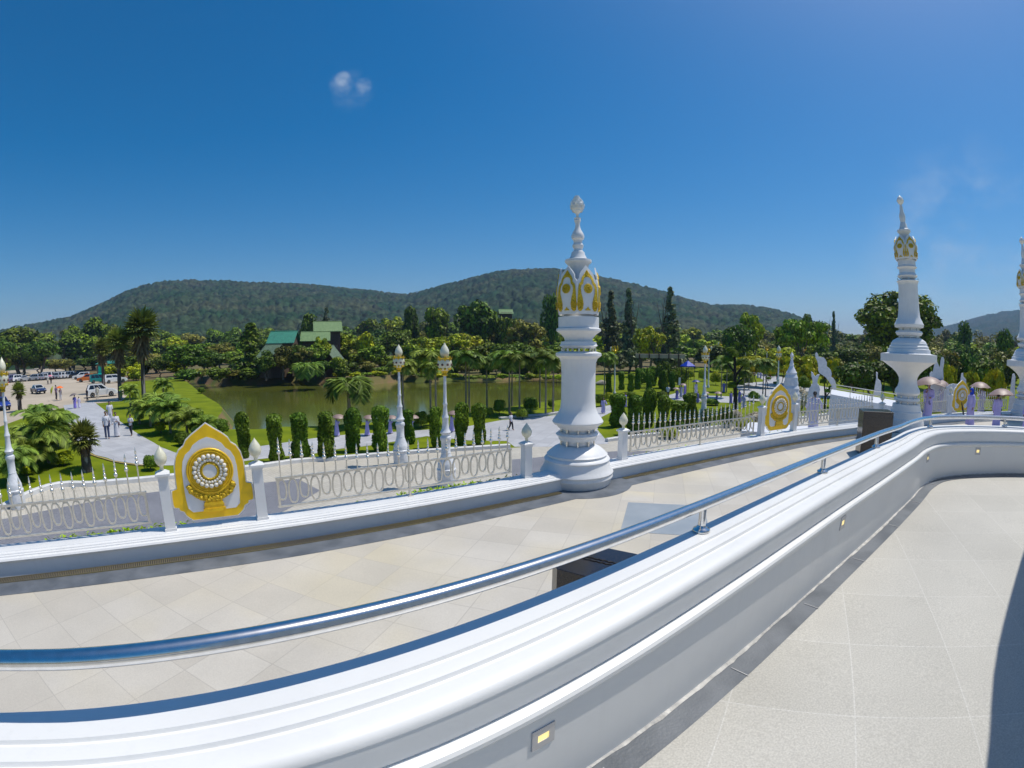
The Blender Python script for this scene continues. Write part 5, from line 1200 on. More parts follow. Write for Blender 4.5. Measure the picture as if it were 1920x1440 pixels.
# ---- clipped shrubs
def hedge_mesh(seed, kind):
    rn = np.random.default_rng(seed); L = Leaves(); n = 2600 if kind == 'col' else 1500
    if kind == 'col':                       # unit: radius .5, height 1
        ph = rn.random(4) * 6.28
        t = rn.random(n); a = rn.random(n) * 6.283
        r = 0.5 * (0.84 + 0.13 * np.sin(7 * t + ph[0]) + 0.10 * np.sin(3 * a + 5 * t + ph[1]) + 0.09 * np.sin(13 * t + 2 * a + ph[2]))
        topr = np.sqrt(np.clip(1 - ((t - 0.90) / 0.10) ** 2, 0, 1)); r = np.where(t > 0.90, r * topr, r) * np.where(t < .12, .65 + 3 * t, 1); r *= 0.90 + 0.16 * rn.random(n)
        C = np.stack([r * np.cos(a), r * np.sin(a), t], 1); N = np.stack([np.cos(a), np.sin(a), np.where(t > .88, 1.2, .25)], 1)
        C2 = C[:900] * np.array([.72, .72, .97])
        # sizes are given for a plant 1.1 m wide and 2.5 m high, so undo that scaling
        q = Leaves(); S = np.array([1.1, 1.1, 2.5]); q.quads(C * S, N, .050, .088, rn, .75); q.quads(C2 * S, N[:900], .08, .12, rn, .4)
        V = np.concatenate(q.V) / S; return Leaves().raw(V).mesh('foliage', 'leaf_hedge')
    P = sph(n, rn); P[:, 2] = np.where(P[:, 2] < -0.55, -P[:, 2], P[:, 2]); ph = rn.random(3) * 6
    r = 0.5 * (0.86 + .10 * np.sin(5 * P[:, 0] + ph[0]) + .09 * np.sin(6 * P[:, 1] + 3 * P[:, 2] + ph[1])) * (.90 + .16 * rn.random(n))
    C = P * r[:, None] * np.array([1, 1, .9]) + np.array([0, 0, .42])
    q = Leaves(); q.quads(C, P, .022, .042, rn, .5); q.quads(C[:400] * .75 + np.array([0, 0, .1]), P[:400], .06, .09, rn, .4)
    return q.mesh('foliage', {'ball': 'leaf_bush', 'yellow': 'leaf_yellow', 'cream': 'petal_cream'}[kind])
HC = [hedge_mesh(k, 'col') for k in (1, 2, 3, 4)]; HB = [hedge_mesh(k, 'ball') for k in (5, 6, 7)]; HY = [hedge_mesh(k, 'yellow') for k in (8, 9)]; HW = hedge_mesh(12, 'cream')
stem_me = MB().lathe([(0.05, -0.05), (0.04, 0.25), (0.03, 0.6)], 7).mesh('stem', 'bark')
def shrub(kind, px, yb, ytop, wpx, label, group, i=0, name='shrub', zs=1.0):
    X, Y = gp(px, yb); g = G(X); D = math.hypot(X, Y)
    a = proj(X + 0.5 * Y / D, Y - 0.5 * X / D, g)[0]; b = proj(X - 0.5 * Y / D, Y + 0.5 * X / D, g)[0]; w = wpx / abs(a - b); h = z_for(X, Y, ytop) - g
    me = {'col': HC, 'ball': HB, 'yellow': HY, 'cream': [HW]}[kind]; me = me[i % len(me)]
    t = thing(name, label, 'shrub' if name == 'shrub' else 'bush', (X, Y, g), px * 2.1, group)
    s = link('stem', stem_me, t)
    f = link('foliage', me, t); v_ = 1 + .10 * math.sin(px * 3.1); f.scale = (w * v_, w / v_, h) if kind == 'col' else (w, w, h / 0.9)
    f.rotation_euler = (.045 * math.sin(px), .045 * math.cos(px * 1.7), 0); return t
ords = ['first', 'second', 'third', 'fourth', 'fifth', 'sixth', 'seventh', 'eighth', 'ninth', 'tenth', 'eleventh']
for i, (px, yb, yt, w) in enumerate(((459, 858, 773, 26), (519, 868, 776, 29), (564, 862, 774, 32), (612, 862, 773, 33), (662, 848, 765, 28), (714, 845, 761, 29), (768, 832, 768, 22), (821, 840, 763, 24), (863, 832, 755, 27), (898, 835, 757, 26))):
    shrub('col', px, yb, yt, w, '%s clipped columnar shrub from the near gold-framed panel, in the row behind the fence' % ords[i], 'clipped columnar shrubs in a row behind the fence', i)
for i, (px, yb, yt, w, lb) in enumerate(((1165, 731, 696, 12, 'farthest left'), (1182, 735, 700, 12, 'second from the left'), (1195, 730, 690, 13, 'third from the left, darkest'), (1218, 733, 698, 13, 'fourth, standing alone'), (1224, 724, 687, 14, 'behind the lone fourth one'),
                                         (1240, 727, 685, 13, 'tallest of the group'), (1246, 735, 694, 13, 'front one of the tallest pair'), (1260, 733, 697, 12, 'right of the tallest pair'), (1277, 720, 692, 11, 'beside the white notice board'), (1141, 740, 700, 12, 'next to the gold-crested lamp'))):
    shrub('col', px, yb, yt, w, 'small dark clipped cypress on the lawn, %s' % lb, 'clipped cypresses on the right-hand lawn', i + 1)
for i, (px, yb, yt, w, lb) in enumerate(((1158, 800, 738, 36, 'broad'), (1191, 815, 741, 38, 'tallest light green'), (1215, 800, 728, 30, 'dark narrow'), (1240, 812, 741, 30, 'brownish'), (1268, 808, 752, 40, 'wide flat-topped'), (1292, 806, 738, 34, 'dense dark green'))):
    shrub('col', px, yb, yt, w * .84, '%s clipped shrub behind the right-hand fence, %s in the group' % (lb, ords[i]), 'large clipped shrubs behind the right-hand fence', i + 2)
balls = [(122, 872, 844, 36, 'yellow', 'round yellow-green bush alone on the lawn left of the short fan palm'), (50, 892, 873, 22, 'yellow', 'small yellow-green bush beside the left lamp post'), (84, 862, 838, 22, 'yellow', 'yellow-green bush beneath the feather palm clump'), (88, 845, 822, 18, 'yellow', 'second small yellow bush beneath the feather palm clump'),
         (283, 882, 851, 30, 'ball', 'leafy green bush touching the left post of the near gold-framed panel'), (302, 812, 790, 22, 'yellow', 'yellow bush by the pond side of the path'), (262, 790, 768, 20, 'yellow', 'yellow bush under the palms right of the path'), (415, 818, 782, 34, 'ball', 'rounded green bush right above the near gold-framed panel'),
         (372, 822, 768, 40, 'ball', 'big green bush above the tip of the near gold-framed panel'), (345, 836, 808, 34, 'ball', 'dark green bush just left of the near gold-framed panel'), (378, 738, 725, 16, 'ball', 'tiny bush on the grassy spit at the left end of the pond'),
         (790, 802, 768, 28, 'ball', 'round bush between the two pond lamp posts'), (806, 798, 775, 20, 'ball', 'smaller round bush left of the right pond lamp post'), (918, 782, 762, 16, 'ball', 'first ball bush left of the walking man'), (936, 778, 746, 24, 'ball', 'taller ball bush left of the walking man'), (980, 786, 764, 26, 'ball', 'ball bush right of the walking man'),
         (995, 772, 742, 30, 'ball', 'larger ball bush behind the palms left of the nearest pillar'), (1033, 766, 748, 14, 'ball', 'small ball bush between the palm trunks beside the nearest pillar'), (1126, 762, 738, 22, 'ball', 'ball bush just right of the nearest pillar'), (1142, 752, 735, 20, 'yellow', 'bright round bush under the gold-crested lamp'),
         (1183, 748, 733, 20, 'ball', 'low round bush behind the clipped shrubs'), (1240, 752, 732, 24, 'ball', 'low wide bush left of the white path pieces'), (1330, 800, 762, 38, 'ball', 'round bush right of the ornate lamp post behind the fence'), (1362, 800, 760, 34, 'ball', 'round bush left of the cloud-pruned tree'), (1412, 752, 732, 24, 'ball', 'neat green ball bush on the plaza edge'),
         (1335, 760, 746, 30, 'ball', 'low dark bush beside the crowd with umbrellas'), (1303, 750, 735, 26, 'ball', 'low dark bush below the dark blue umbrella'), (1342, 722, 696, 24, 'yellow', 'golden bush with round pads behind the crowd'), (1318, 715, 690, 20, 'yellow', 'golden bush left of the slim gold-crested lamp'), (1295, 712, 692, 18, 'yellow', 'golden bush below the blue canopy'),
         (1368, 720, 698, 26, 'ball', 'green bush behind the cloud-pruned tree'), (1402, 722, 703, 24, 'ball', 'green bush in front of the golden shrubs'), (1255, 822, 800, 40, 'yellow', 'bright yellow-green bush directly behind the fence rings'), (1395, 806, 782, 46, 'yellow', 'bright yellow-green bed plant below the cream flowers')]
for i, (px, yb, yt, w, k, lb) in enumerate(balls): shrub(k, px, yb, yt, w, lb, 'rounded garden bushes', i, 'bush')
TUFT = []
rb = random.Random(5)                       # little tufts on the right-hand lawn
for i in range(26):
    px = rb.uniform(1440, 1680); yb = rb.uniform(696, 722); w = rb.uniform(9, 15)
    TUFT.append((yb, px, w, i))
for yb, px, w, i in []:
    shrub('ball', px, yb, yb - w * 0.75, w, 'little round bush dotted over the bright lawn between the scalloped balustrade and the tall pillar', 'little bushes dotted over the right-hand lawn', i, 'bush')
TUFT.sort(); ORD = ['leftmost', 'second', 'third', 'fourth', 'fifth', 'sixth', 'seventh', 'eighth', 'ninth', 'tenth', 'eleventh', 'twelfth', 'thirteenth']
for rw in range(4):
    row_ = sorted(TUFT[rw * 7:rw * 7 + 7], key=lambda q: q[1])
    for k_, (yb, px, w, i) in enumerate(row_):
        shrub('ball', px, yb, yb - w * 0.75, w, 'little round lawn bush, %s in the %s row, left of the tall pillar' % (ORD[k_], ('farthest', 'second-farthest', 'second-nearest', 'nearest')[rw]), 'little bushes dotted over the right-hand lawn', i, 'bush')
for i, (px, yt, w, D, k) in enumerate(((1398, 664, 40, 84, 0), (1418, 662, 38, 86, 0), (1440, 668, 36, 84, 0), (1468, 662, 34, 84, 0), (1495, 662, 40, 82, 0), (1520, 662, 32, 80, 0), (1552, 668, 32, 74, 0), (1567, 666, 26, 72, 0), (1602, 675, 36, 72, 0), (1622, 672, 36, 70, 0), (1640, 672, 26, 70, 0), (1776, 676, 30, 58, 0), (1822, 690, 28, 55, 0),
                                       (1868, 684, 34, 52, 0), (1512, 680, 30, 72, 0), (1380, 672, 26, 88, 0))):
    tree('goldshrub', px, D, yt + 2, w * 1.7, 'golden shrub at the back of the garden, %s' % (['at its left end', 'second from its left end', 'near the orange-crested lamp', 'behind the ornate lamp post', 'behind the grey spired shrine', 'left of the tall scalloped piece', 'just right of the tall scalloped piece', 'second right of the tall scalloped piece',
         'left of the tall pillar', 'nearer to the tall pillar', 'touching the tall pillar', 'right of the tall pillar', 'beyond the third gold-framed panel', 'near the far pillar', 'below the row by the shrine', 'low one at the very left'][i]), 'bush', 'golden shrubs at the back of the right-hand garden', 'shrub')
# lollipop topiaries
def pads_tree(px, yb, pads, trunk, label, mt, rtr):
    X, Y = gp(px, yb); g = G(X); D = math.hypot(X, Y); ux, uy = Y / D, -X / D; s = abs(proj(X + ux * .5, Y + uy * .5, g)[0] - proj(X - ux * .5, Y - uy * .5, g)[0])
    t = thing('topiary_tree', label, 'tree', (X, Y, g), 0, 'cloud-pruned trees')
    P = lambda x, y: ((x - px) / s * ux, (x - px) / s * uy, z_for(X, Y, y) - g)
    m = MB()
    for br in trunk: pts = [P(*q) for q in br[0]]; m.tube(pts, [br[1] * (1 - 0.5 * k / max(1, len(pts) - 1)) / s for k in range(len(pts))], 7)
    m.build('trunk', mt, t, smooth=60)
    for k, (x, y, w, h) in enumerate(pads):
        f = link('leaf_pad', HB[k % 3], t); q = P(x, y + h / 2); off = rs.uniform(-.4, .4); f.location = (q[0] + off * uy, q[1] - off * ux, q[2]); f.scale = (w / s, w / s, h / s / .9)
    return t
pads_tree(1377, 772, [(1373, 664, 18, 18), (1362, 674, 20, 16), (1388, 680, 24, 18), (1359, 690, 16, 12), (1390, 702, 18, 16), (1371, 722, 18, 14), (1385, 718, 16, 14), (1396, 684, 14, 12), (1366, 656, 18, 12)],
          [([(1377, 772), (1378, 745), (1376, 720), (1375, 695), (1374, 668)], 4.6), ([(1376, 700), (1368, 690), (1362, 682)], 2.4), ([(1376, 705), (1384, 694), (1390, 686)], 2.6), ([(1377, 725), (1384, 715), (1390, 708)], 2)],
          'black-trunked cloud-pruned tree with leafy pads, right of the second ornate lamp post group', 'bark_dark', .3)
pads_tree(1506, 765, [(1505, 716, 26, 20), (1500, 722, 18, 14), (1511, 723, 18, 14)], [([(1506, 765), (1504, 745), (1506, 722)], 2)], 'small lollipop tree beside the cream flowers behind the second gold-framed panel', 'bark_dark', .2)
pads_tree(1546, 770, [(1543, 701, 18, 13), (1541, 716, 15, 11), (1557, 727, 14, 10), (1549, 733, 14, 9), (1558, 716, 13, 9)], [([(1546, 770), (1546, 745), (1543, 720), (1543, 705)], 2), ([(1546, 745), (1556, 732)], 1.4)], 'small cloud-pruned tree in front of the scalloped white balustrade', 'bark_dark', .2)
pads_tree(1656, 735, [(1657, 702, 24, 22), (1652, 708, 14, 12)], [([(1656, 735), (1657, 710)], 1.6)], 'round-headed clipped tree left of the tall pillar pedestal', 'bark_dark', .2)
pads_tree(1614, 728, [(1615, 700, 24, 18)], [([(1614, 728), (1615, 705)], 1.2)], 'fuzzy round-headed tree on the lawn left of the tall pillar', 'bark', .2)
# cream flower masses and rocks
for i, (px, yb, yt, w, lb) in enumerate(((1486, 760, 712, 40, 'tall mass of cream flowers behind the second gold-framed panel'), (1502, 772, 728, 34, 'spill of cream flowers right of the second gold-framed panel'), (1415, 796, 772, 40, 'low cream flowers behind the fence left of the second gold-framed panel'), (1378, 790, 768, 30, 'low cream flowers at the foot of the cloud-pruned tree'), (1405, 706, 690, 26, 'pale cream flowers in front of the golden shrubs'))):
    shrub('cream', px, yb, yt, w, lb, 'cream flowering bushes', i, 'flower_bush')
def rock(px, yb, w, label, seed):
    X, Y = gp(px, yb); rn = random.Random(seed); m = MB(); m.ball((0, 0, 0.15), 0.5, 9, 6, 0.6); m.v = [(x * (1 + rn.uniform(-.2, .2)), y * (1 + rn.uniform(-.2, .2)), z * (1 + rn.uniform(-.2, .2))) for x, y, z in m.v]
    o = m.build('rock', 'rock', None, smooth=35); o.location = (X, Y, G(X)); o.scale = (w, w * .7, w * .9); return tag(o, label, 'rock', 'pale garden rocks')
for i, (px, yb, w, lb) in enumerate(((1128, 722, 2.0, 'pale boulder left of the gold-crested lamp'), (1204, 712, 2.2, 'pale boulder among the small cypresses'), (1516, 692, 3.4, 'pale flat boulder on the lawn beside the gold-crested lamp right of the shrine'), (1526, 697, 2.6, 'pale boulder left of the tall scalloped piece'), (1146, 748, 1.2, 'white rounded stone by the path right of the nearest pillar'), (318, 770, 1.8, 'tan rock beneath the palms at the pond corner'))):
    rock(px, yb, w, lb, i)
# green ground cover in the strip behind the low wall
rn = np.random.default_rng(5); L = Leaves(); C = []
for k in range(len(LEDGE) - 1):
    a, b = LEDGE[k], LEDGE[k + 1]; ang = math.atan2(b[1] - a[1], b[0] - a[0])
    dens = max(0, math.sin(k * 0.31) + 0.35 * math.sin(k * 1.7)) * (1 if a[0] < 0.2 else 0.15)
    if a[0] > 12: break
    for q in range(int(70 * dens)):
        t = rn.random(); o_ = 0.47 + 0.16 * rn.random(); C.append((a[0] + (b[0] - a[0]) * t - math.sin(ang) * o_, a[1] + (b[1] - a[1]) * t + math.cos(ang) * o_, -2.56 + 0.12 * rn.random()))
C = np.array(C); L.quads(C, np.tile([0, 0, 1.0], (len(C), 1)), .016, .042, rn, .6)
o = link('ground_cover', L.mesh('ground_cover', 'leaf_ground')); tag(o, 'bright green low creeping leaves in the soil strip behind the low wall', 'ground cover', kind='stuff')
m = MB().sweep(LEDGE, [(-0.43, -2.66), (-0.43, -2.585), (-0.66, -2.585), (-0.66, -2.66)], 1)
struct(m.build('soil_strip', 'soil'))
m = MB().sweep(LEDGE, [(-0.66, -6.6), (-0.66, -2.56), (-0.72, -2.56), (-0.72, -6.6)], 1)
struct(m.build('retaining_wall', 'grey_pavers'))
# low pads of scum along the far bank
for a_, b_ in (((404, 722.4), (520, 719)),):
    P0, P1_ = at(*a_, WATER), at(*b_, WATER); pts = [(P0[0] + (P1_[0] - P0[0]) * k / 12 , P0[1] + (P1_[1] - P0[1]) * k / 12 - 0.5 * math.sin(k * .262) * 2 - .8, WATER + .02) for k in range(13)]
    struct(MB().add(pts + [(x, y + 2.6, z) for x, y, z in pts], [(k, k + 1, 14 + k, 13 + k) for k in range(12)]).build('pond_scum', 'pond_scum'))

# ================================================================ HILLS
def hill(name, crest, R_fn, r0, az_step, rows, mt, canopy=(3.0, 13), cell=9.0, seed=1, base_h=-8.0):
    A = [(math.atan2(*wdir(p[0], p[1])[:2]), math.tan(math.asin(wdir(p[0], p[1])[2]))) for p in crest]
    az = np.arange(A[0][0], A[-1][0], math.radians(az_step)); el = np.interp(az, [a[0] for a in A], [a[1] for a in A])
    Rr = np.array([R_fn(a) for a in az]); t = np.linspace(0, 1.25, rows) ** 1.15; t = t / t.max() * 1.25
    T, AZ = np.meshgrid(t, az, indexing='ij'); RR = r0 + (Rr[None, :] - r0) * T
    Hc = (el * Rr)[None, :] + 6
    s = np.clip(T, 0, 1); prof = 0.35 * s ** 1.0 + 0.65 * (s * s * (3 - 2 * s)); prof = np.where(T > 1, 1 - 2.2 * (T - 1), prof)
    X = RR * np.sin(AZ); Y = RR * np.cos(AZ)
    def vn(x, y, sc, sd):                   # value noise
        x = x / sc; y = y / sc; xi = np.floor(x).astype(int); yi = np.floor(y).astype(int); fx = x - xi; fy = y - yi; fx = fx * fx * (3 - 2 * fx); fy = fy * fy * (3 - 2 * fy)
        h = lambda a, b: ((np.sin(a * 127.1 + b * 311.7 + sd) * 43758.5453) % 1)
        return h(xi, yi) * (1 - fx) * (1 - fy) + h(xi + 1, yi) * fx * (1 - fy) + h(xi, yi + 1) * (1 - fx) * fy + h(xi + 1, yi + 1) * fx * fy
    Z = -6 + np.maximum(Hc - 6, 0) * prof * 1.0 + (vn(X, Y, 170, seed) - .5) * 26 * s * (1 - s) * 2 + (vn(X, Y, 70, seed + 3) - .5) * 10 * s * (1 - 0.8 * s) + base_h
    cx = np.floor(X / cell).astype(int); cy = np.floor(Y / cell).astype(int); best = np.zeros_like(X)
    for dx in (-1, 0, 1):
        for dy in (-1, 0, 1):
            gx, gy = cx + dx, cy + dy
            h1 = (np.sin(gx * 12.9898 + gy * 78.233 + seed) * 43758.5453) % 1; h2 = (np.sin(gx * 39.346 + gy * 11.135 + seed) * 24634.6345) % 1; h3 = (np.sin(gx * 73.156 + gy * 52.235 + seed) * 15731.743) % 1
            d2 = (X - (gx + h1) * cell) ** 2 + (Y - (gy + h2) * cell) ** 2; r = cell * (0.50 + 0.45 * h3)
            best = np.maximum(best, np.sqrt(np.clip(1 - d2 / r ** 2, 0, 1)) * (canopy[0] + (canopy[1] - canopy[0]) * h3 ** 2))
    Z += best
    V = np.stack([X, Y, Z], -1).reshape(-1, 3); m_, n_ = X.shape
    i = np.arange(m_ - 1)[:, None] * n_ + np.arange(n_ - 1)[None, :]
    Fc = np.stack([i, i + 1, i + n_ + 1, i + n_], -1).reshape(-1, 4)
    me = bpy.data.meshes.new(name); me.vertices.add(len(V)); me.vertices.foreach_set('co', V.astype(np.float32).ravel())
    me.loops.add(Fc.size); me.loops.foreach_set('vertex_index', Fc.astype(np.int32).ravel()); me.polygons.add(len(Fc)); me.polygons.foreach_set('loop_start', np.arange(len(Fc), dtype=np.int32) * 4)
    me.materials.append(MT[mt]); me.update(calc_edges=True); return struct(link(name, me))
hm = mat('hill_forest', (0.020, 0.046, 0.020), 0.95, col2=(0.048, 0.058, 0.030), scale=0.012, detail=14, spec=0.05, w=(0.40, 0.62))
n = hm.node_tree; hv = n.nodes.new('ShaderNodeHueSaturation'); tc = n.nodes.new('ShaderNodeTexCoord'); tn = n.nodes.new('ShaderNodeTexNoise'); tn.inputs['Scale'].default_value = 0.11; tn.inputs['Detail'].default_value = 5
mr = n.nodes.new('ShaderNodeMapRange'); mr.inputs[1].default_value = .3; mr.inputs[2].default_value = .7; mr.inputs[3].default_value = 0.30; mr.inputs[4].default_value = 1.9
bsd = n.nodes['Principled BSDF']; src = bsd.inputs['Base Color'].links[0].from_socket
n.links.new(tc.outputs['Object'], tn.inputs['Vector']); n.links.new(tn.outputs['Fac'], mr.inputs[0]); n.links.new(mr.outputs[0], hv.inputs['Value']); n.links.new(src, hv.inputs['Color']); n.links.new(hv.outputs[0], bsd.inputs['Base Color'])
CREST = [(-260, 660), (-120, 640), (0, 620), (60, 608), (130, 593), (200, 564), (230, 549), (262, 538), (300, 530), (350, 526), (430, 527), (560, 531), (620, 536), (680, 542), (730, 548), (762, 551), (785, 546), (820, 536), (880, 521), (930, 508), (975, 503), (1040, 503), (1100, 511), (1150, 523), (1195, 535), (1240, 547), (1290, 560), (1330, 570), (1400, 572), (1440, 578), (1490, 590), (1530, 604), (1580, 625), (1700, 655)]
hill('hill', CREST, lambda a: 1500 - 250 * math.exp(-((a - 0.05) / 0.25) ** 2), 330, 0.07, 170, 'hill_forest', seed=3)
hill('hill', [(1640, 640), (1740, 615), (1790, 606), (1830, 594), (1880, 583), (1930, 578), (2050, 574), (2200, 600), (2300, 640)], lambda a: 2900, 900, 0.10, 60, 'hill_forest', cell=14, canopy=(4, 11), seed=8)

rn = np.random.default_rng(21); L = Leaves()
for (p, q) in zip(CREST[2:-2], CREST[3:-1]):
    nn_ = int(abs(q[0] - p[0]) / 2.1)
    for k in range(nn_):
        if rn.random() < .35: continue
        t = (k + rn.random()) / nn_; px, py = p[0] + (q[0] - p[0]) * t, p[1] + (q[1] - p[1]) * t + 1.5
        d = wdir(px, py); az = math.atan2(d[0], d[1]); Rr = 1500 - 250 * math.exp(-((az - 0.05) / 0.25) ** 2) - 10 * rn.random(); el = d[2] / math.hypot(d[0], d[1])
        r = 2.2 + 3.2 * rn.random(); c = np.array([Rr * math.sin(az), Rr * math.cos(az), el * Rr - 4 + 4.5 * rn.random() ** 2]); P = sph(26, rn)
        L.quads(c + P * r * np.array([1, 1, .75]), P, .9, 1.3, rn, .5); L.raw([c + [-.25, 0, -7], c + [.25, 0, -7], c + [.25, 0, 0], c + [-.25, 0, 0]])
o = link('ridge_forest', L.mesh('ridge_forest', 'hill_forest')); tag(o, 'dark line of forest trees along the top of the hills', 'forest', kind='stuff')
# ================================================================ STRUCTURES IN THE GARDEN
def roof_house(px, D, yr, ye, wpx, rot, label, rmat, depth=3.4, wall='timber'):
    X, Y = polar(px, D); g = G(X); t = thing('house', label, 'house', (X, Y, g), face_cam(X, Y) + R(rot), 'green-roofed houses among the trees')
    s = 1.0 / (F_PX / D); L_ = wpx * s * 1.02 / max(0.4, math.cos(R(rot)))
    zr = z_for(X, Y, yr) - g; k = (D - depth) / D; ze = z_for(X * k, Y * k, ye) - g
    zw = ze + 0.1
    MB().add([(-L_ / 2 + .5, -depth + .5, 0), (L_ / 2 - .5, -depth + .5, 0), (L_ / 2 - .5, depth - .5, 0), (-L_ / 2 + .5, depth - .5, 0), (-L_ / 2 + .5, -depth + .5, zw + .2), (L_ / 2 - .5, -depth + .5, zw + .2), (L_ / 2 - .5, depth - .5, zw + .2), (-L_ / 2 + .5, depth - .5, zw + .2), (-L_ / 2 + .5, 0, zr - .25), (L_ / 2 - .5, 0, zr - .25)],
             [(0, 1, 5, 4), (1, 2, 6, 9, 5), (2, 3, 7, 6), (3, 0, 4, 8, 7), (0, 3, 2, 1), (4, 5, 9, 8), (6, 7, 8, 9)]).build('wall', wall, t)
    m = MB()
    for sgn in (-1, 1):
        m.add([(-L_ / 2, sgn * depth, ze), (L_ / 2, sgn * depth, ze), (L_ / 2, 0, zr), (-L_ / 2, 0, zr), (-L_ / 2, sgn * depth, ze - .12), (L_ / 2, sgn * depth, ze - .12), (L_ / 2, 0, zr - .12), (-L_ / 2, 0, zr - .12)],
              [(0, 1, 2, 3), (7, 6, 5, 4), (0, 4, 5, 1), (1, 5, 6, 2), (3, 7, 4, 0)])
        nr = int(L_ / 0.5)
        for q in range(nr): xx = -L_ / 2 + (q + .5) * L_ / nr; m.tube([(xx, sgn * depth, ze + .03), (xx, 0, zr + .03)], .035, 4)
    m.tube([(-L_ / 2, 0, zr + .04), (L_ / 2, 0, zr + .04)], .09, 5)
    m.build('roof', rmat, t)
    for q in (-.25, .25): MB().box((q * L_, -depth + .48, zw * .6), (1.0, .08, 1.1)).build('window', 'car_glass', t)
    return t
roof_house(614, 116, 603, 621, 52, 3, 'upper light green metal roof of the house behind the bright round tree', 'roof_green')
roof_house(592, 108, 622, 639, 54, -2, 'lower light green roof in front of the upper one, partly behind leaves', 'roof_green')
roof_house(533, 104, 621, 643, 50, -16, 'teal-roofed house left of the light green roofs', 'roof_teal')
roof_house(513, 99, 646, 672, 30, -40, 'dull green slanting roof below the teal one', 'roof_dull')
roof_house(616, 97, 648, 682, 20, 52, 'narrow steep dull green roof above the coconut palm', 'roof_dull')
roof_house(948, 165, 580, 588, 26, 5, 'distant green roof among trees, left of the nearest pillar', 'roof_green')
# low wall or bridge among the trees
X, Y = polar(1238, 84); t = thing('bridge', 'tan footbridge with dark posts under the casuarinas', 'bridge', (X, Y, G(X)), face_cam(X, Y))
zt = z_for(X, Y, 664) - G(X); zb = z_for(X, Y, 671.5) - G(X)
MB().box((0, 0, (zt + zb) / 2), (8.6, 1.2, zt - zb)).build('parapet', 'bridge_tan', t)
for q in range(5): MB().box((-3.6 + q * 1.7, -0.7, (zt + zb) / 2), (0.18, 0.16, zt - zb + .15)).build('post', 'dark_red', t)
[MB().box((q, 0, zb / 2 - .1), (.6, .8, zb)).build('pier', 'timber', t) for q in (-3.4, 3.4)]
X, Y = polar(1290, 62); g = G(X); t = thing('canopy', 'small bright blue pyramid canopy above the crowd', 'canopy', (X, Y, g), .3)
ap = z_for(X, Y, 676) - g; ev = z_for(X, Y, 686) - g
MB().add([(-.7, -.7, ev), (.7, -.7, ev), (.7, .7, ev), (-.7, .7, ev), (0, 0, ap), (-.7, -.7, ev - .12), (.7, -.7, ev - .12), (.7, .7, ev - .12), (-.7, .7, ev - .12)], [(0, 1, 4), (1, 2, 4), (2, 3, 4), (3, 0, 4), (0, 5, 6, 1), (1, 6, 7, 2), (2, 7, 8, 3), (3, 8, 5, 0)]).build('cover', 'blue_tarp', t)
for a in (-.6, .6):
    for b in (-.6, .6): MB().tube([(a, b, 0), (a, b, ev)], .035, 5).build('leg', 'trim_dark', t)
X, Y = gp(1274, 736); t = thing('notice_board', 'tall white notice board in front of the small dark cypresses', 'sign', (X, Y, G(X)), face_cam(X, Y))
h0 = z_for(X, Y, 722) - G(X); h1 = z_for(X, Y, 708) - G(X); MB().box((0, 0, (h0 + h1) / 2), (.36, .05, h1 - h0)).build('board', 'sign_white', t)
MB().tube([(0, 0.04, 0), (0, 0.04, h1)], .03, 6).build('post', 'trim_dark', t)
X, Y = polar(75, 215); g = G(X); t = thing('notice_board', 'pale notice board at the far end of the car park', 'sign', (X, Y, g), face_cam(X, Y))
MB().box((0, 0, 2.7), (1.5, .1, 1.9)).build('board', 'shirt_cream', t); MB().tube([(0, .1, 0), (0, .1, 3.4)], .08, 6).build('post', 'trim_dark', t)
# booth in the car park
X, Y = gp(203, 714); g = G(X); D = math.hypot(X, Y); t = thing('booth', 'brown boarded booth with a teal lean-to roof beside the parked cars', 'booth', (X, Y, g), face_cam(X, Y) + R(-20))
w = 36 * D / 900 / 1.05; h = z_for(X, Y, 678) - g; h2 = z_for(X, Y, 681.5) - g; d = w * .7
MB().add([(-w / 2, -d / 2, 0), (w / 2, -d / 2, 0), (w / 2, d / 2, 0), (-w / 2, d / 2, 0), (-w / 2, -d / 2, h2), (w / 2, -d / 2, h2), (w / 2, d / 2, h), (-w / 2, d / 2, h)], [(0, 1, 5, 4), (1, 2, 6, 5), (2, 3, 7, 6), (3, 0, 4, 7), (4, 5, 6, 7)]).build('wall', 'brown_board', t)
m = MB(); m.add([(-w * .56, -d * .62, h2 + .02), (w * .56, -d * .62, h2 + .02), (w * .56, d * .6, h + .14), (-w * .56, d * .6, h + .14), (-w * .56, -d * .62, h2 - .1), (w * .56, -d * .62, h2 - .1), (w * .56, d * .6, h + .02), (-w * .56, d * .6, h + .02)], [(0, 1, 2, 3), (7, 6, 5, 4), (0, 4, 5, 1), (1, 5, 6, 2), (2, 6, 7, 3), (3, 7, 4, 0)]); m.build('roof', 'roof_teal', t)
MB().add([(-w * .42, -d / 2 - .05, h2 * .52), (w * .25, -d / 2 - .05, h2 * .52), (w * .25, -d / 2 - .05, h2 * .9), (-w * .42, -d / 2 - .05, h2 * .9), (-w * .42, -d / 2 - .6, h2 * .36), (w * .25, -d / 2 - .6, h2 * .36)], [(0, 1, 2, 3), (4, 5, 1, 0)]).build('awning', 'teal_tarp', t)
MB().box((-w * .08, -d / 2 - .03, h2 * .25), (w * .5, .06, h2 * .28)).build('counter', 'trim_dark', t)

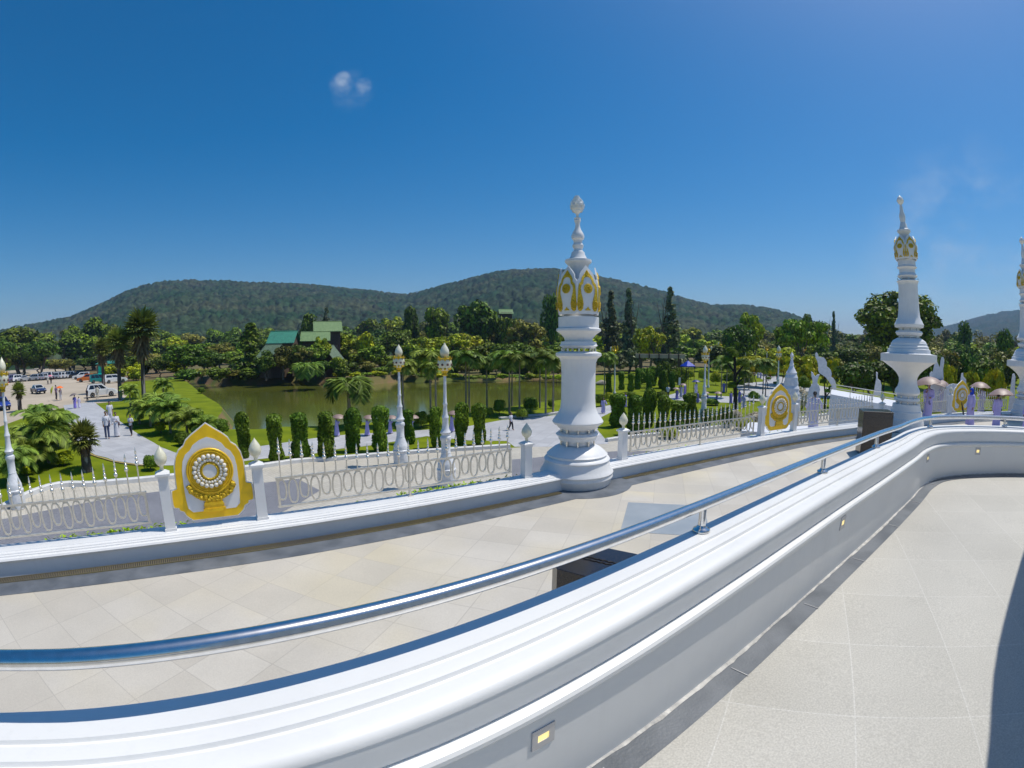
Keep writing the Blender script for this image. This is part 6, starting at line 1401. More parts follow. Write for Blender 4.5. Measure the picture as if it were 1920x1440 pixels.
# small spired shrine
X, Y = polar(1485, 31); g = G(X); s = 31 / 900.0; zz = lambda y: z_for(X, Y, y) - g
pr = [(18, 800), (20, 775), (20, 760), (18, 752), (19, 748), (17, 742), (17.5, 738), (15.5, 732), (16, 728), (13.5, 722), (14, 718), (12, 712), (12.5, 708), (10, 702), (10.4, 699), (7.5, 694), (5.5, 690), (4, 686), (4.4, 684), (3, 680), (2.2, 675), (2.8, 673), (2, 670.5), (3.3, 668.5), (3.6, 666), (2.2, 663.5), (.3, 660.5)]
pr = [(r * s, max(0, zz(y))) for r, y in pr]
t = thing('shrine', 'small grey-white spired shrine rising behind the second gold-framed panel', 'shrine', (X, Y, g), 0)
MB().lathe([p for p in pr if p[1] <= zz(738)], 28).build('base', 'statue_white', t, smooth=30); MB().lathe([p for p in pr if p[1] >= zz(738) - 1e-6], 28).build('spire', 'statue_white', t, smooth=30)
# scalloped white balustrade pieces
def scallop(outl, D, label, th=0.35, base=770):
    cx = sum(p[0] for p in outl) / len(outl); X, Y = polar(cx, D); g = G(X); a = face_cam(X, Y)
    def q(px, py):
        u = (px - cx) * D / F_PX / 1.12; return (u, z_for(X, Y, py) - g)
    pts = [q(*p) for p in outl]; m = MB().plate(pts, -th / 2, th / 2)
    o = m.build('scalloped_balustrade', 'statue_white', None); o.location = (X, Y, g); o.rotation_euler = (0, 0, a)
    c = MB().plate([(x * 1.0, z) for x, z in pts], -th / 2 - .03, -th / 2 - .001); 
    return tag(o, label, 'balustrade', 'scalloped white balustrade pieces')
scallop([(1528, 661), (1531, 663), (1533, 669), (1538, 670), (1543, 670), (1548, 674), (1551, 680), (1551, 687), (1556, 690), (1560, 694), (1562, 700), (1561, 706), (1566, 709), (1570, 714), (1572, 720), (1573, 728), (1573, 775), (1559, 775), (1565, 728), (1561, 720), (1555, 713), (1549, 707), (1542, 703), (1536, 700), (1533, 694), (1533, 686), (1531, 678), (1527, 671), (1526, 664)], 34, 'tall curling scalloped white balustrade piece between the shrine and the tall pillar')
scallop([(1521, 697), (1525, 699), (1527, 703), (1530, 706), (1533, 703), (1539, 701), (1537, 707), (1535, 713), (1535, 719), (1539, 723), (1541, 729), (1540, 737), (1542, 780), (1513, 780), (1517, 734), (1518, 729), (1522, 724), (1525, 719), (1524, 712), (1522, 706)], 29, 'shorter scalloped white balustrade piece beside the lollipop tree')
scallop([(1643, 697), (1647, 699), (1647, 710), (1653, 714), (1656, 722), (1656, 740), (1640, 740), (1642, 722), (1644, 710)], 36, 'small white curl of balustrade just left of the tall pillar')
scallop([(1752, 680), (1757, 679), (1763, 689), (1764, 676), (1766, 669), (1770, 669), (1772, 676), (1770, 692), (1772, 712), (1776, 730), (1775, 770), (1748, 770), (1745, 720), (1748, 700)], 27, 'forked white balustrade finial behind the two umbrellas right of the tall pillar')
scallop([(1744, 700), (1748, 696), (1752, 700), (1752, 712), (1756, 770), (1740, 770), (1744, 715)], 28.5, 'rounded white finial just right of the tall pillar goblet')
scallop([(1803, 701), (1807, 699), (1808, 706), (1814, 712), (1818, 770), (1800, 770), (1802, 712)], 27, 'small white finial behind the left side of the third gold-framed panel')
scallop([(1899, 702), (1903, 700), (1906, 706), (1906, 722), (1910, 775), (1894, 775), (1897, 722)], 31, 'white finial in front of the far pillar')
# arched white gate wing beside the third panel
scallop([(1772, 735), (1776, 726), (1782, 721), (1790, 719), (1798, 720), (1801, 724), (1801, 775), (1768, 775)], 25, 'low arched white gate wing left of the third gold-framed panel', 0.2)
# white ramp seen beyond the fence
A = [polar(1560, 25), polar(1684, 21.5), polar(1690, 27), polar(1562, 32)]; tops = [z_for(*A[0], 739), z_for(*A[1], 763), z_for(*A[2], 752), z_for(*A[3], 730)]
t = thing('ramp', 'big white ramp with a thin handrail beyond the fence, left of the tall pillar', 'ramp', (*A[0], G(9)))
g = G(9); lo = lambda p, z: (p[0] - A[0][0], p[1] - A[0][1], z - g)
MB().add([lo(p, -6.6) for p in A] + [lo(p, z) for p, z in zip(A, tops)], [(0, 1, 5, 4), (1, 2, 6, 5), (2, 3, 7, 6), (3, 0, 4, 7), (4, 5, 6, 7)]).build('ramp_body', 'statue_white', t)
for i, j in ((0, 1), (3, 2)):
    m = MB(); P = [lo((A[i][0] + (A[j][0] - A[i][0]) * q, A[i][1] + (A[j][1] - A[i][1]) * q), tops[i] + (tops[j] - tops[i]) * q + .32) for q in (0, .33, .66, 1)]
    m.tube(P, .025, 6); [m.tube([p, (p[0], p[1], p[2] - .32)], .018, 5) for p in P]
    m.build('ramp_handrail', 'champagne_steel', t)

# ================================================================ VEHICLES
def layers(m, outl, ys):
    n = len(outl); cx = sum(p[0] for p in outl) / n; cz = sum(p[1] for p in outl) / n; vs = []
    for y, s in ys: vs += [(cx + (x - cx) * s, y, cz + (z - cz) * s) for x, z in outl]
    fs = [tuple(range(n)), tuple((len(ys) - 1) * n + i for i in range(n))[::-1]]
    for j in range(len(ys) - 1): fs += [(j * n + i, (j + 1) * n + i, (j + 1) * n + (i + 1) % n, j * n + (i + 1) % n) for i in range(n)]
    return m.add(vs, fs)
CARS = {}
def car_proto(kind):
    L_ = {'suv': 4.8, 'pickup': 5.2, 'sedan': 4.4, 'van': 4.9}[kind]; h = L_ / 2; bz = {'suv': 1.08, 'pickup': 1.1, 'sedan': .92, 'van': 1.05}[kind]; rz_ = {'suv': 1.80, 'pickup': 1.78, 'sedan': 1.45, 'van': 1.95}[kind]
    low = [(-h, .42), (-h + .04, bz - .08), (-h + .15, bz), (h - 1.35, bz), (h - .35, bz - .12), (h - .05, bz - .32), (h, .42), (h - .3, .32), (h - .55, .32)]
    fw, rw = h - .98, -h + .92
    arch = lambda c: [(c + .42 * math.cos(math.pi * k / 6), .34 + .42 * math.sin(math.pi * k / 6)) for k in range(7)]
    low = low + arch(fw)[0:] + arch(rw) + [(-h + .3, .32)]
    body = layers(MB(), low, [(-.92, .97), (-.88, 1), (.88, 1), (.92, .97)]).mesh('body', 'paint_white', 40)
    cab = {'suv': [(-h + .12, bz), (-h + .35, rz_ - .12), (-h + .8, rz_), (h - 2.3, rz_), (h - 1.3, bz)], 'pickup': [(-h + .1, bz), (-h + .15, rz_ - .1), (-h + .4, rz_), (h - 2.35, rz_), (h - 1.45, bz)],
           'sedan': [(-h + .65, bz), (-h + 1.25, rz_), (h - 2.1, rz_), (h - 1.2, bz)], 'van': [(-h + .08, bz), (-h + .15, rz_), (h - 1.9, rz_), (h - .9, bz)]}[kind]
    def inset(poly, k):
        cx = sum(p[0] for p in poly) / len(poly); cz = sum(p[1] for p in poly) / len(poly); return [(cx + (x - cx) * k, cz + (z - cz) * (k - .06)) for x, z in poly]
    yy = lambda z: .86 - .20 * (z - bz) / (rz_ - bz)
    m = MB(); n = len(cab); m.add([(x, -yy(z), z) for x, z in cab] + [(x, yy(z), z) for x, z in cab], [tuple(range(n)), tuple(range(2 * n - 1, n - 1, -1))] + [(i, (i + 1) % n, n + (i + 1) % n, n + i) for i in range(n)])
    cabin = m.mesh('cabin', 'paint_white', 30)
    side = []
    x0, x1 = min(p[0] for p in cab) + .28, max(p[0] for p in cab) - .25; wz0, wz1 = bz + .06, rz_ - .12
    def sx(z, front):                       # slanted ends of the window band
        pts = cab[-2:] if front else cab[:2]; (xa, za), (xb, zb_) = pts; t = (z - za) / ((zb_ - za) or 1); return xa + (xb - xa) * t
    for s in (-1, 1):
        f_lo, f_hi, r_lo, r_hi = sx(wz0, 1) - .22, min(sx(wz1, 1), cab[-2][0]) - .12, sx(wz0, 0) + .2, max(sx(wz1, 0), cab[0][0]) + .28
        segs = 2 if kind in ('sedan', 'pickup') else 3
        for q in range(segs):
            a0, a1 = q / segs + .015, (q + 1) / segs - .015; P = lambda lo_, hi_, t, z: (lo_ + (hi_ - lo_) * t, s * (yy(z) + .006), z)
            side.append(MB().add([P(r_lo, f_lo, a0, wz0), P(r_lo, f_lo, a1, wz0), P(r_hi, f_hi, a1, wz1), P(r_hi, f_hi, a0, wz1)], [(0, 1, 2, 3)]).mesh('side_window', 'car_glass'))
    (xa, za), (xb, zb_) = cab[-1], cab[-2]; ws = MB().add([(xa + .01 - (xa - xb) * .1, -.76, za + (zb_ - za) * .1), (xa + .01 - (xa - xb) * .1, .76, za + (zb_ - za) * .1), (xb + .02 + (xa - xb) * .1, .62, zb_ - (zb_ - za) * .1), (xb + .02 + (xa - xb) * .1, -.62, zb_ - (zb_ - za) * .1)], [(0, 1, 2, 3)]).mesh('windscreen', 'car_glass')
    (xa, za), (xb, zb_) = cab[0], cab[1]; rw_ = MB().add([(xa - .012 + (xb - xa) * .12, -.74, za + (zb_ - za) * .12), (xa - .012 + (xb - xa) * .12, .74, za + (zb_ - za) * .12), (xb - .012 - (xb - xa) * .1, .62, zb_ - (zb_ - za) * .1), (xb - .012 - (xb - xa) * .1, -.62, zb_ - (zb_ - za) * .1)], [(0, 1, 2, 3)]).mesh('rear_window', 'car_glass')
    ty = MB(); pr = [(.19, -.11), (.33, -.11), (.35, -.08), (.35, .08), (.33, .11), (.19, .11)]
    ty.lathe(pr, 20); ty.v = [(x, z, y) for x, y, z in ty.v]; tyre = ty.mesh('wheel', 'tyre', 50)
    ri = MB(); ri.lathe([(.21, -.10), (.20, -.115), (.05, -.10), (.05, .10), (.20, .115), (.21, .10)], 16); ri.v = [(x, z, y) for x, y, z in ri.v]; rim = ri.mesh('rim', 'rim', 40)
    hl = MB().box((0, 0, 0), (.14, .38, .15)).mesh('headlight', 'head_lens'); tl = MB().box((0, 0, 0), (.08, .22, .26)).mesh('taillight', 'tail_lens')
    bp = MB().box((0, 0, 0), (.14, 1.6, .16)).mesh('bumper', 'trim_dark'); mi = MB().box((0, 0, 0), (.14, .16, .14)).mesh('mirror', 'paint_white')
    parts = [('body', body), ('cabin', cabin, [('side_window', s_) for s_ in side] + [('windscreen', ws), ('rear_window', rw_)])]
    for x in (fw, rw):
        for s in (-1, 1): parts.append(('wheel', tyre, [('rim', rim)], (x, s * .80, .35)))
    for s in (-1, 1): parts += [('headlight', hl, [], (h - .12, s * .66, bz - .34)), ('taillight', tl, [], (-h + .03, s * .76, bz - .25)), ('mirror', mi, [], (h - 1.5, s * 1.0, bz + .05))]
    parts += [('bumper', bp, [], (h - .04, 0, .46)), ('bumper', bp, [], (-h + .04, 0, .46))]
    CARS[kind] = parts
for k in ('suv', 'pickup', 'sedan', 'van'): car_proto(k)
for kind, colr, px, yb, rot, sc, lb in (
        ('suv', 'white', 191, 744, 5, 1.0, 'big white sport utility car parked broadside in front of the booth'),
        ('sedan', 'navy', 72, 738, -70, 1.0, 'dark car with a pale roof seen from the front behind the squat fan palm'),
        ('pickup', 'orange', 164, 716, 168, 1.0, 'bright orange pickup parked between the white canopy pickup and the booth'),
        ('pickup', 'white', 153, 711, 170, 1.0, 'white pickup with a canopy left of the orange pickup'),
        ('sedan', 'black', 137, 709, 165, 1.0, 'black low car left of the white canopy pickup'),
        ('van', 'silver', 127, 705, 165, 1.0, 'silver van in the middle of the parked row'),
        ('pickup', 'white', 110, 703, 160, 1.0, 'white pickup in the middle of the row, behind the pink umbrella'),
        ('pickup', 'silver', 98, 702, 160, 1.0, 'silver pickup with a dark nose, fourth from the far end of the row'),
        ('sedan', 'navy', 90, 702, 155, 1.0, 'dark blue car third from the far end of the row'),
        ('suv', 'white', 80, 699, 155, 1.0, 'white hatchback near the far end of the row'),
        ('sedan', 'silver', 69, 697, 150, 1.0, 'silver-blue car at the far end of the row'),
        ('van', 'white', 84, 688, 160, 1.1, 'white van behind the far end of the parked row, under the trees'),
        ('suv', 'silver', 72, 691, 150, 1.0, 'grey car tucked behind the far end of the row'),
        ('pickup', 'white', 217, 718, 8, 1.0, 'white pickup bed at the right of the booth'),
        ('van', 'teal', 186, 718, 10, 0.95, 'dark teal vehicle just in front of the booth'),
        ('suv', 'silver', 62, 694, 150, 1.0, 'silver sport utility car leading the far end of the row'),
        ('sedan', 'white', 118, 700, 160, 1.0, 'white saloon behind the silver van'),
        ('suv', 'black', 146, 703, 165, 1.0, 'black sport utility car half hidden behind the white canopy pickup'),
        ('van', 'white', 104, 694, 160, 1.0, 'white van roof showing over the middle of the row'),
        ('sedan', 'white', 14, 690, 30, 1.1, 'white car far left under the trees'),
        ('suv', 'white', 36, 690, 20, 1.1, 'white sport utility car right of the violet-grey one'),
        ('sedan', 'silver', 46, 689, 10, 1.1, 'silver saloon alone at the back of the car park'),
        ('suv', 'purple', 27, 688, 20, 1.15, 'violet-grey car alone at the far left of the car park'),
        ('sedan', 'black', 24, 700, 15, 1.0, 'dark car left of the open gravel, behind the left lamp post'),
        ('sedan', 'white', 19, 710, 20, 1.0, 'white car just behind the left lamp post head'),
        ('sedan', 'red', 2, 722, 10, 1.0, 'red car cut by the left edge of the picture'),
        ('sedan', 'blue', 4, 768, -80, 1.0, 'dark blue car at the left edge behind the lamp post shaft')):
    X, Y = gp(px, yb, 150); t = assemble('parked_car', CARS[kind], lb, 'car', (X, Y, G(X) + .01), face_cam(X, Y) + R(rot), sc=sc, group='cars in the car park', mats={'body': 'paint_' + colr, 'cabin': 'paint_' + ('white' if lb.startswith('dark car with a pale') else colr), 'mirror': 'paint_' + colr})

# ================================================================ PEOPLE
def skin_mesh(name, V, E, mt, sub_=1):
    me = bpy.data.meshes.new(name); keys = list(V); me.from_pydata([V[k][0] for k in keys], [(keys.index(a), keys.index(b)) for a, b in E] if False else [], [])
    me = bpy.data.meshes.new(name); ix = {k: i for i, k in enumerate(keys)}; me.from_pydata([V[k][0] for k in keys], [(ix[a], ix[b]) for a, b in E], [])
    o = bpy.data.objects.new(name, me); COL.objects.link(o); md = o.modifiers.new('s', 'SKIN'); sm = o.modifiers.new('u', 'SUBSURF'); sm.levels = sub_; sm.render_levels = sub_
    for i, k in enumerate(keys):
        r = V[k][1]; me.skin_vertices[0].data[i].radius = r if isinstance(r, tuple) else (r, r); me.skin_vertices[0].data[i].use_root = (i == 0)
    bpy.context.view_layer.update(); dg_ = bpy.context.evaluated_depsgraph_get(); out = bpy.data.meshes.new_from_object(o.evaluated_get(dg_)); out.name = name
    bpy.data.objects.remove(o); out.materials.clear(); out.materials.append(MT[mt]); out.polygons.foreach_set('use_smooth', [True] * len(out.polygons)); return out
def arm(s, pose):
    if pose == 'up': return [(s * .17, -.02, 1.32), (s * .22, -.10, 1.08), (s * .14, -.24, 1.26)]
    if pose == 'fold': return [(s * .17, -.01, 1.32), (s * .23, .02, 1.06), (s * .06, -.17, 1.05)]
    if pose == 'out': return [(s * .17, 0, 1.32), (s * .30, -.02, 1.12), (s * .34, -.12, .95)]
    return [(s * .17, 0, 1.32), (s * .22, .03, 1.06), (s * .21, -.04, .82)]
def legs(st): return {1: [(.09, 0, .84), (.10, -.12 * st - .02, .46), (.10, -.20 * st + .02, .08), (.10, -.20 * st - .13, .03)], -1: [(-.09, 0, .84), (-.10, .06 * st - .03, .46), (-.10, .24 * st + .02, .10), (-.10, .24 * st - .11, .03)]}
def body_mesh(pl, pr_, st):
    V = {'pel': ((0, 0, .88), (.13, .10)), 'wa': ((0, 0, 1.02), (.11, .09)), 'ch': ((0, -.01, 1.22), (.135, .10)), 'nb': ((0, 0, 1.35), .06), 'nk': ((0, -.01, 1.42), .045), 'h0': ((0, -.02, 1.49), (.068, .08)), 'h1': ((0, -.02, 1.55), (.072, .088)), 'h2': ((0, -.01, 1.61), (.05, .06)), 'nose': ((0, -.115, 1.525), .012)}
    E = [('pel', 'wa'), ('wa', 'ch'), ('ch', 'nb'), ('nb', 'nk'), ('nk', 'h0'), ('h0', 'h1'), ('h1', 'h2'), ('h1', 'nose')]
    lg = legs(st)
    for s, pose in ((1, pl), (-1, pr_)):
        a, b, c = [Vector(q) for q in arm(s, pose)]; k = str(s); V['sh' + k] = (a, .052); V['el' + k] = (b, .038); V['wr' + k] = (c, .026)
        d = (c - b).normalized(); sd = d.cross(Vector((0, 1, 0.2))).normalized(); hnd = c + d * .06; V['ha' + k] = (hnd, (.030, .018)); E += [('nb', 'sh' + k), ('sh' + k, 'el' + k), ('el' + k, 'wr' + k), ('wr' + k, 'ha' + k)]
        for q in range(4):
            base = hnd + sd * (.024 - .016 * q) + d * .02; V['f%d' % q + k] = (base, .009); V['g%d' % q + k] = (base + d * (.035 - .004 * abs(q - 1.3)) + Vector((0, -.012, 0)), .007); E += [('ha' + k, 'f%d' % q + k), ('f%d' % q + k, 'g%d' % q + k)]
        V['t' + k] = (c + d * .03 + sd * .04, .009); E.append(('wr' + k, 't' + k))
        P = lg[s]
        for nm, p, r in zip(('hp', 'kn', 'an', 'to'), P, (.085, .058, .04, .034)): V[nm + k] = (p, r)
        E += [('pel', 'hp' + k), ('hp' + k, 'kn' + k), ('kn' + k, 'an' + k), ('an' + k, 'to' + k)]
    return skin_mesh('body', V, E, 'skin')
def loft(m, rings, n=16, fold=0.0, seed=0):
    vs = []
    for j, (z, rx, ry, cy) in enumerate(rings):
        f = fold * (j / len(rings)) ** 1.5
        for i in range(n): a = 2 * math.pi * i / n; k = 1 + f * math.cos(a * 5 + seed) ; vs.append((rx * k * math.cos(a), cy + ry * k * math.sin(a), z))
    fs = [(j * n + i, j * n + (i + 1) % n, (j + 1) * n + (i + 1) % n, (j + 1) * n + i) for j in range(len(rings) - 1) for i in range(n)]
    return m.add(vs, fs)
def robe_mesh(pl, pr_, st, seed):
    m = MB(); loft(m, [(1.40, .055, .055, 0), (1.37, .10, .08, 0), (1.33, .185, .105, 0), (1.22, .185, .13, -.01), (1.05, .165, .13, 0), (.90, .20, .155, 0), (.65, .205, .165 + .02 * st, 0), (.35, .215, .18 + .05 * st, .01), (.09, .235, .20 + .08 * st, .02), (.085, .22, .18 + .08 * st, .02)], 20, .07, seed)
    for s, p in ((1, pl), (-1, pr_)): a, b, c = arm(s, p); m.tube([(a[0] * .8, a[1], a[2] + .01), a, b, tuple(Vector(b).lerp(Vector(c), .9))], [.06, .075, .065, .075], 9)
    return m.mesh('robe', 'robe_lavender', 60)
def shirt_mesh(pl, pr_):
    m = MB(); loft(m, [(1.39, .055, .055, 0), (1.36, .11, .08, 0), (1.33, .185, .10, 0), (1.22, .18, .125, -.01), (1.0, .155, .12, 0), (.80, .175, .135, 0), (.795, .16, .12, 0)], 16, .03)
    for s, p in ((1, pl), (-1, pr_)): a, b, c = arm(s, p); m.tube([(a[0] * .8, a[1], a[2] + .01), a, tuple(Vector(a).lerp(Vector(b), .9))], [.06, .072, .062], 9)
    return m.mesh('shirt', 'shirt_white', 60)
def trouser_mesh(st):
    m = MB(); loft(m, [(1.0, .14, .11, 0), (.88, .165, .125, 0), (.80, .165, .125, 0), (.76, .12, .10, 0)], 14)
    for s, P in legs(st).items(): m.tube([(P[0][0], P[0][1], P[0][2] + .02), P[1], (P[2][0], P[2][1], .10)], [.098, .075, .062], 10)
    return m.mesh('trousers', 'cloth_dark', 60)
def hair_mesh(long):
    m = MB(); m.ball((0, .012, 1.565), .092, 12, 8, 1.02); m.v = [(x, y, z) if not (y < -.045 and z < 1.60) else (x, -.045, z) for x, y, z in m.v]
    if long: m.ball((0, .10, 1.53), .045, 8, 6)
    return m.mesh('hair', 'hair', 60)
def scarf_mesh():
    m = MB(); loft(m, [(1.30, .13, .11, .02), (1.40, .10, .10, .01), (1.48, .095, .10, .02), (1.57, .10, .105, .01), (1.64, .07, .075, .01), (1.665, .01, .01, .01)], 14); return m.mesh('headscarf', 'scarf_blue', 60)
hairs, hairm, scarf = hair_mesh(True), hair_mesh(False), scarf_mesh()
BM = {}
def pm(pl, pr_, st):
    k = (pl, pr_, st)
    if k not in BM: BM[k] = (body_mesh(*k), robe_mesh(pl, pr_, min(st, .8), len(BM)), shirt_mesh(pl, pr_), trouser_mesh(st))
    return BM[k]
def umb_parts(mt, tilt_open=1):
    m = MB(); n = 8; vs = [(0, 0, .0)]; fs = []
    K = 6
    for k in range(1, K + 1):
        r = .58 * k / K; z = -.25 * (k / K) ** 2.0
        for i in range(n * 3):
            a = 2 * math.pi * i / (n * 3); sc = 1 - .07 * (k / K) ** 2 * abs(math.sin(a * n / 2)); sag = .025 * (k / K) * abs(math.sin(a * n / 2)); vs.append((r * sc * math.cos(a), r * sc * math.sin(a), z + sag))
    N = n * 3
    fs += [(0, 1 + i, 1 + (i + 1) % N) for i in range(N)]
    for k in range(K - 1): fs += [(1 + k * N + i, 1 + (k + 1) * N + i, 1 + (k + 1) * N + (i + 1) % N, 1 + k * N + (i + 1) % N) for i in range(N)]
    n0 = len(vs); vs2 = vs + [(x * .995, y * .995, z - .006) for x, y, z in vs]; fs2 = fs + [tuple(i + n0 for i in f[::-1]) for f in fs] + [(1 + (K - 1) * N + i, 1 + (K - 1) * N + (i + 1) % N, n0 + 1 + (K - 1) * N + (i + 1) % N, n0 + 1 + (K - 1) * N + i) for i in range(N)]
    m.add(vs2, fs2); can = m.mesh('canopy', mt, 25)
    sh = MB().tube([(0, 0, .05), (0, 0, -.85)], .008, 6); ri = MB()
    for q in range(8): a = q * math.pi / 4; ri.tube([(0, 0, -.02), (.56 * math.cos(a), .56 * math.sin(a), -.215)], .005, 4)
    return [('canopy', can), ('shaft', sh.mesh('shaft', 'rim'), [('ribs', ri.mesh('ribs', 'rim'))]), ('handle', MB().tube([(0, 0, -.83), (0, 0, -.93), (.03, 0, -.96), (.06, 0, -.93)], .014, 6).mesh('handle', 'trim_dark'))]
UMB = umb_parts('umb_brown')
def person(px, yb, ytop, wear, label, face=0, pose=('down', 'down'), st=0.0, plaza=False, umb=None, group=None, bag=None, hair='s', utilt=(0, 0), ulabel=None, uscale=1.0):
    X, Y = at(px, yb, ZT) if plaza else gp(px, yb); g = ZT if plaza else G(X); h = z_for(X, Y, ytop) - g; s = min(max(h / 1.65, .72), 1.22)
    B = pm(*pose, st); parts = [('body', B[0])]
    mats = {}
    if wear[0] == 'robe': parts.append(('robe', B[1])); mats['robe'] = wear[1]
    else: parts += [('shirt', B[2]), ('trousers', B[3])]; mats['shirt'] = wear[1]; mats['trousers'] = wear[2]
    if hair == 'scarf': parts.append(('headscarf', scarf))
    else: parts.append(('hair', hairs if hair == 'l' else hairm))
    rz = face_cam(X, Y) + R(face)
    t = assemble('person', parts, label, 'person', (X, Y, g + .012), rz, sc=s, group=group, mats=mats)
    if bag:
        b = MB().box((.2, -.05, .86), (.10, .24, .20)); b.tube([(.2, -.05, .95), (.02, -.14, 1.2), (-.12, 0, 1.37), (0, .12, 1.2), (.2, .0, .95)], .012, 5)
        tt = b.mesh('bag', bag); bo = thing('shoulder_bag', 'shoulder bag carried by the ' + label.split(',')[0][:60], 'bag', (X, Y, g + .012), rz, sc=s); link('bag_body', tt, bo); tag(bo, BAGL.pop(0), 'bag')
    if umb:
        c, s_ = math.cos(rz), math.sin(rz); lx, ly = -.14 * s, -.24 * s; top = (1.26 + .62) * s
        t2 = assemble('umbrella', UMB, ulabel, 'umbrella', (X + lx * c - ly * s_, Y + lx * s_ + ly * c, g + top), rz, sc=s * uscale, group='open umbrellas', mats={'canopy': umb}); t2.rotation_euler = (R(utilt[0]), R(utilt[1]), rz)
    return t
BAGL = ['dark blue strap bag across the man in front on the left-hand path', 'brown handbag held by the woman in white on the left-hand path', 'black shoulder bag of the dark-dressed person by the far pillar']
UP = ('down', 'up'); FO = ('fold', 'fold'); DN = ('down', 'down'); OU = ('out', 'down')
person(202, 823, 771, ('shirt', 'shirt_white', 'cloth_blue'), 'man in a light shirt and dark trousers, front left of the walkers on the path', 0, DN, .4, bag='cloth_blue')
person(220, 819, 773, ('robe', 'shirt_white'), 'woman in a white dress walking beside the man with the strap bag', 10, FO, .4, bag='bag_brown', hair='l')
person(247, 817, 777, ('shirt', 'shirt_white', 'cloth_dark'), 'slim person in white top and black trousers at the right edge of the path', -30, FO, .8)
person(208, 797, 752, ('shirt', 'shirt_white', 'shirt_white'), 'person all in white walking behind the couple on the path', 0, DN, .4)
person(141, 766, 741, ('robe', 'robe_violet'), 'person in a violet robe under the grey umbrella at the top of the path', -20, UP, .4, umb='umb_grey', ulabel='dark grey umbrella over the two robed people at the top of the path', utilt=(0, -12))
person(149, 765, 744, ('robe', 'robe_pale'), 'person in a pale lilac robe beside the grey umbrella', 160, DN, .4)
person(164, 752, 728, ('shirt', 'cloth_dark', 'cloth_dark'), 'person dressed in black striding behind the rear of the big white car', -60, DN, .8)
person(183, 748, 723, ('shirt', 'shirt_cream', 'shirt_cream'), 'person in a cream shirt standing at the doors of the big white car', 180, DN, .0)
person(106, 750, 722, ('shirt', 'shirt_purple', 'cloth_dark'), 'man in a dark purple shirt holding the yellow umbrella behind the palms', 60, OU, .0)
person(114, 751, 727, ('shirt', 'shirt_white', 'shirt_white'), 'person in white under the orange umbrella', 20, UP, .0, umb='umb_orange', ulabel='bright orange umbrella near the left-hand palms')
X, Y = gp(96, 752); assemble('umbrella', UMB, 'yellow-green umbrella tipped on its side behind the left-hand palms', 'umbrella', (X, Y, z_for(X, Y, 731)), .3, sc=1.0, group='open umbrellas', mats={'canopy': 'umb_yellow'}).rotation_euler = (R(70), R(20), -.6)
person(96, 720, 705, ('shirt', 'cloth_dark', 'cloth_dark'), 'distant person under the pink umbrella in the car park', 0, UP, .4, umb='umb_pink', ulabel='pink umbrella in the middle of the car park')
person(90, 721, 708, ('shirt', 'shirt_cream', 'cloth_dark'), 'distant person left of the pink umbrella', 0, DN, .4)
for i, (px, yb, yt, lb) in enumerate(((632, 818, 782, 'first from the left'), (689, 817, 783, 'second from the left'), (732, 813, 784, 'third, half hidden by the left lamp post'), (772, 812, 784, 'fourth, just right of the left lamp post'), (847, 810, 775, 'last, right of the right lamp post'))):
    person(px, yb, yt, ('robe', 'robe_lavender'), 'lavender-robed walker by the pond, %s' % lb, 100, UP, .8, umb='umb_brown', ulabel='brown umbrella of the row along the pond, %s' % lb, group='robed people walking along the pond', hair='l', utilt=(4, -6))
person(958, 807, 773, ('shirt', 'shirt_white', 'cloth_dark'), 'man in a white shirt and black trousers walking left of the nearest pillar', 60, DN, .8)
person(1131, 775, 746, ('robe', 'robe_lavender'), 'robed person standing on the path just right of the nearest pillar', 20, OU, .4, hair='l')
person(1172, 764, 736, ('robe', 'robe_violet'), 'robed person half hidden behind the broad clipped shrub', 60, DN, .4, hair='l')
person(1252, 747, 722, ('shirt', 'shirt_white', 'cloth_dark'), 'man in a white shirt on the path below the small cypresses', 180, DN, .4)
cr = [(1269, 749, 729, 'robe_violet', 'umb_brown', 'leftmost robed person of the garden crowd'), (1284, 742, 719, 'robe_violet', None, 'robed person right of the notice board'), (1277, 744, 722, 'robe_pale', 'umb_brown', 'robed person in front of the notice board'),
      (1305, 741, 716, 'robe_pale', 'umb_blue', 'robed person under the dark blue umbrella'), (1308, 756, 734, 'robe_violet', None, 'robed person left of the ornate lamp post shaft'), (1325, 756, 737, 'robe_violet', 'umb_brown', 'robed person right of the ornate lamp post shaft'),
      (1343, 760, 737, 'robe_violet', 'umb_brown', 'robed person in the middle of the crowd'), (1357, 736, 716, 'robe_violet', None, 'robed person higher up, behind the middle of the crowd'), (1370, 757, 734, 'robe_violet', None, 'robed person just left of the black tree trunk'),
      (1386, 756, 730, 'robe_violet', None, 'robed person just right of the black tree trunk'), (1393, 765, 739, 'robe_lavender', None, 'nearest robed person right of the black tree trunk')]
for i, (px, yb, yt, mt, um, lb) in enumerate(cr):
    person(px, yb, yt, ('robe', mt), lb, (i * 73) % 360, UP if um else DN, .4, umb=um, ulabel=(lb.replace('robed person', 'umbrella of the robed person') if um else None), group='robed crowd in the right-hand garden', hair='l')
person(1421, 709, 696, ('robe', 'robe_pale'), 'distant person in pale lilac on the far white path', 180, DN, .4); person(1426, 710, 697, ('robe', 'robe_lavender'), 'second distant robed person on the far white path', 180, DN, .4)
person(1444, 711, 699, ('robe', 'cloth_maroon'), 'distant monk in maroon left of the ornate lamp post', 0, DN, .0); person(1457, 712, 700, ('robe', 'cloth_maroon'), 'distant monk in maroon right of the ornate lamp post', 0, DN, .0)
person(1600, 728, 712, ('shirt', 'shirt_purple', 'cloth_dark'), 'small dark figure on the lawn behind the white ramp', 0, DN, .0)
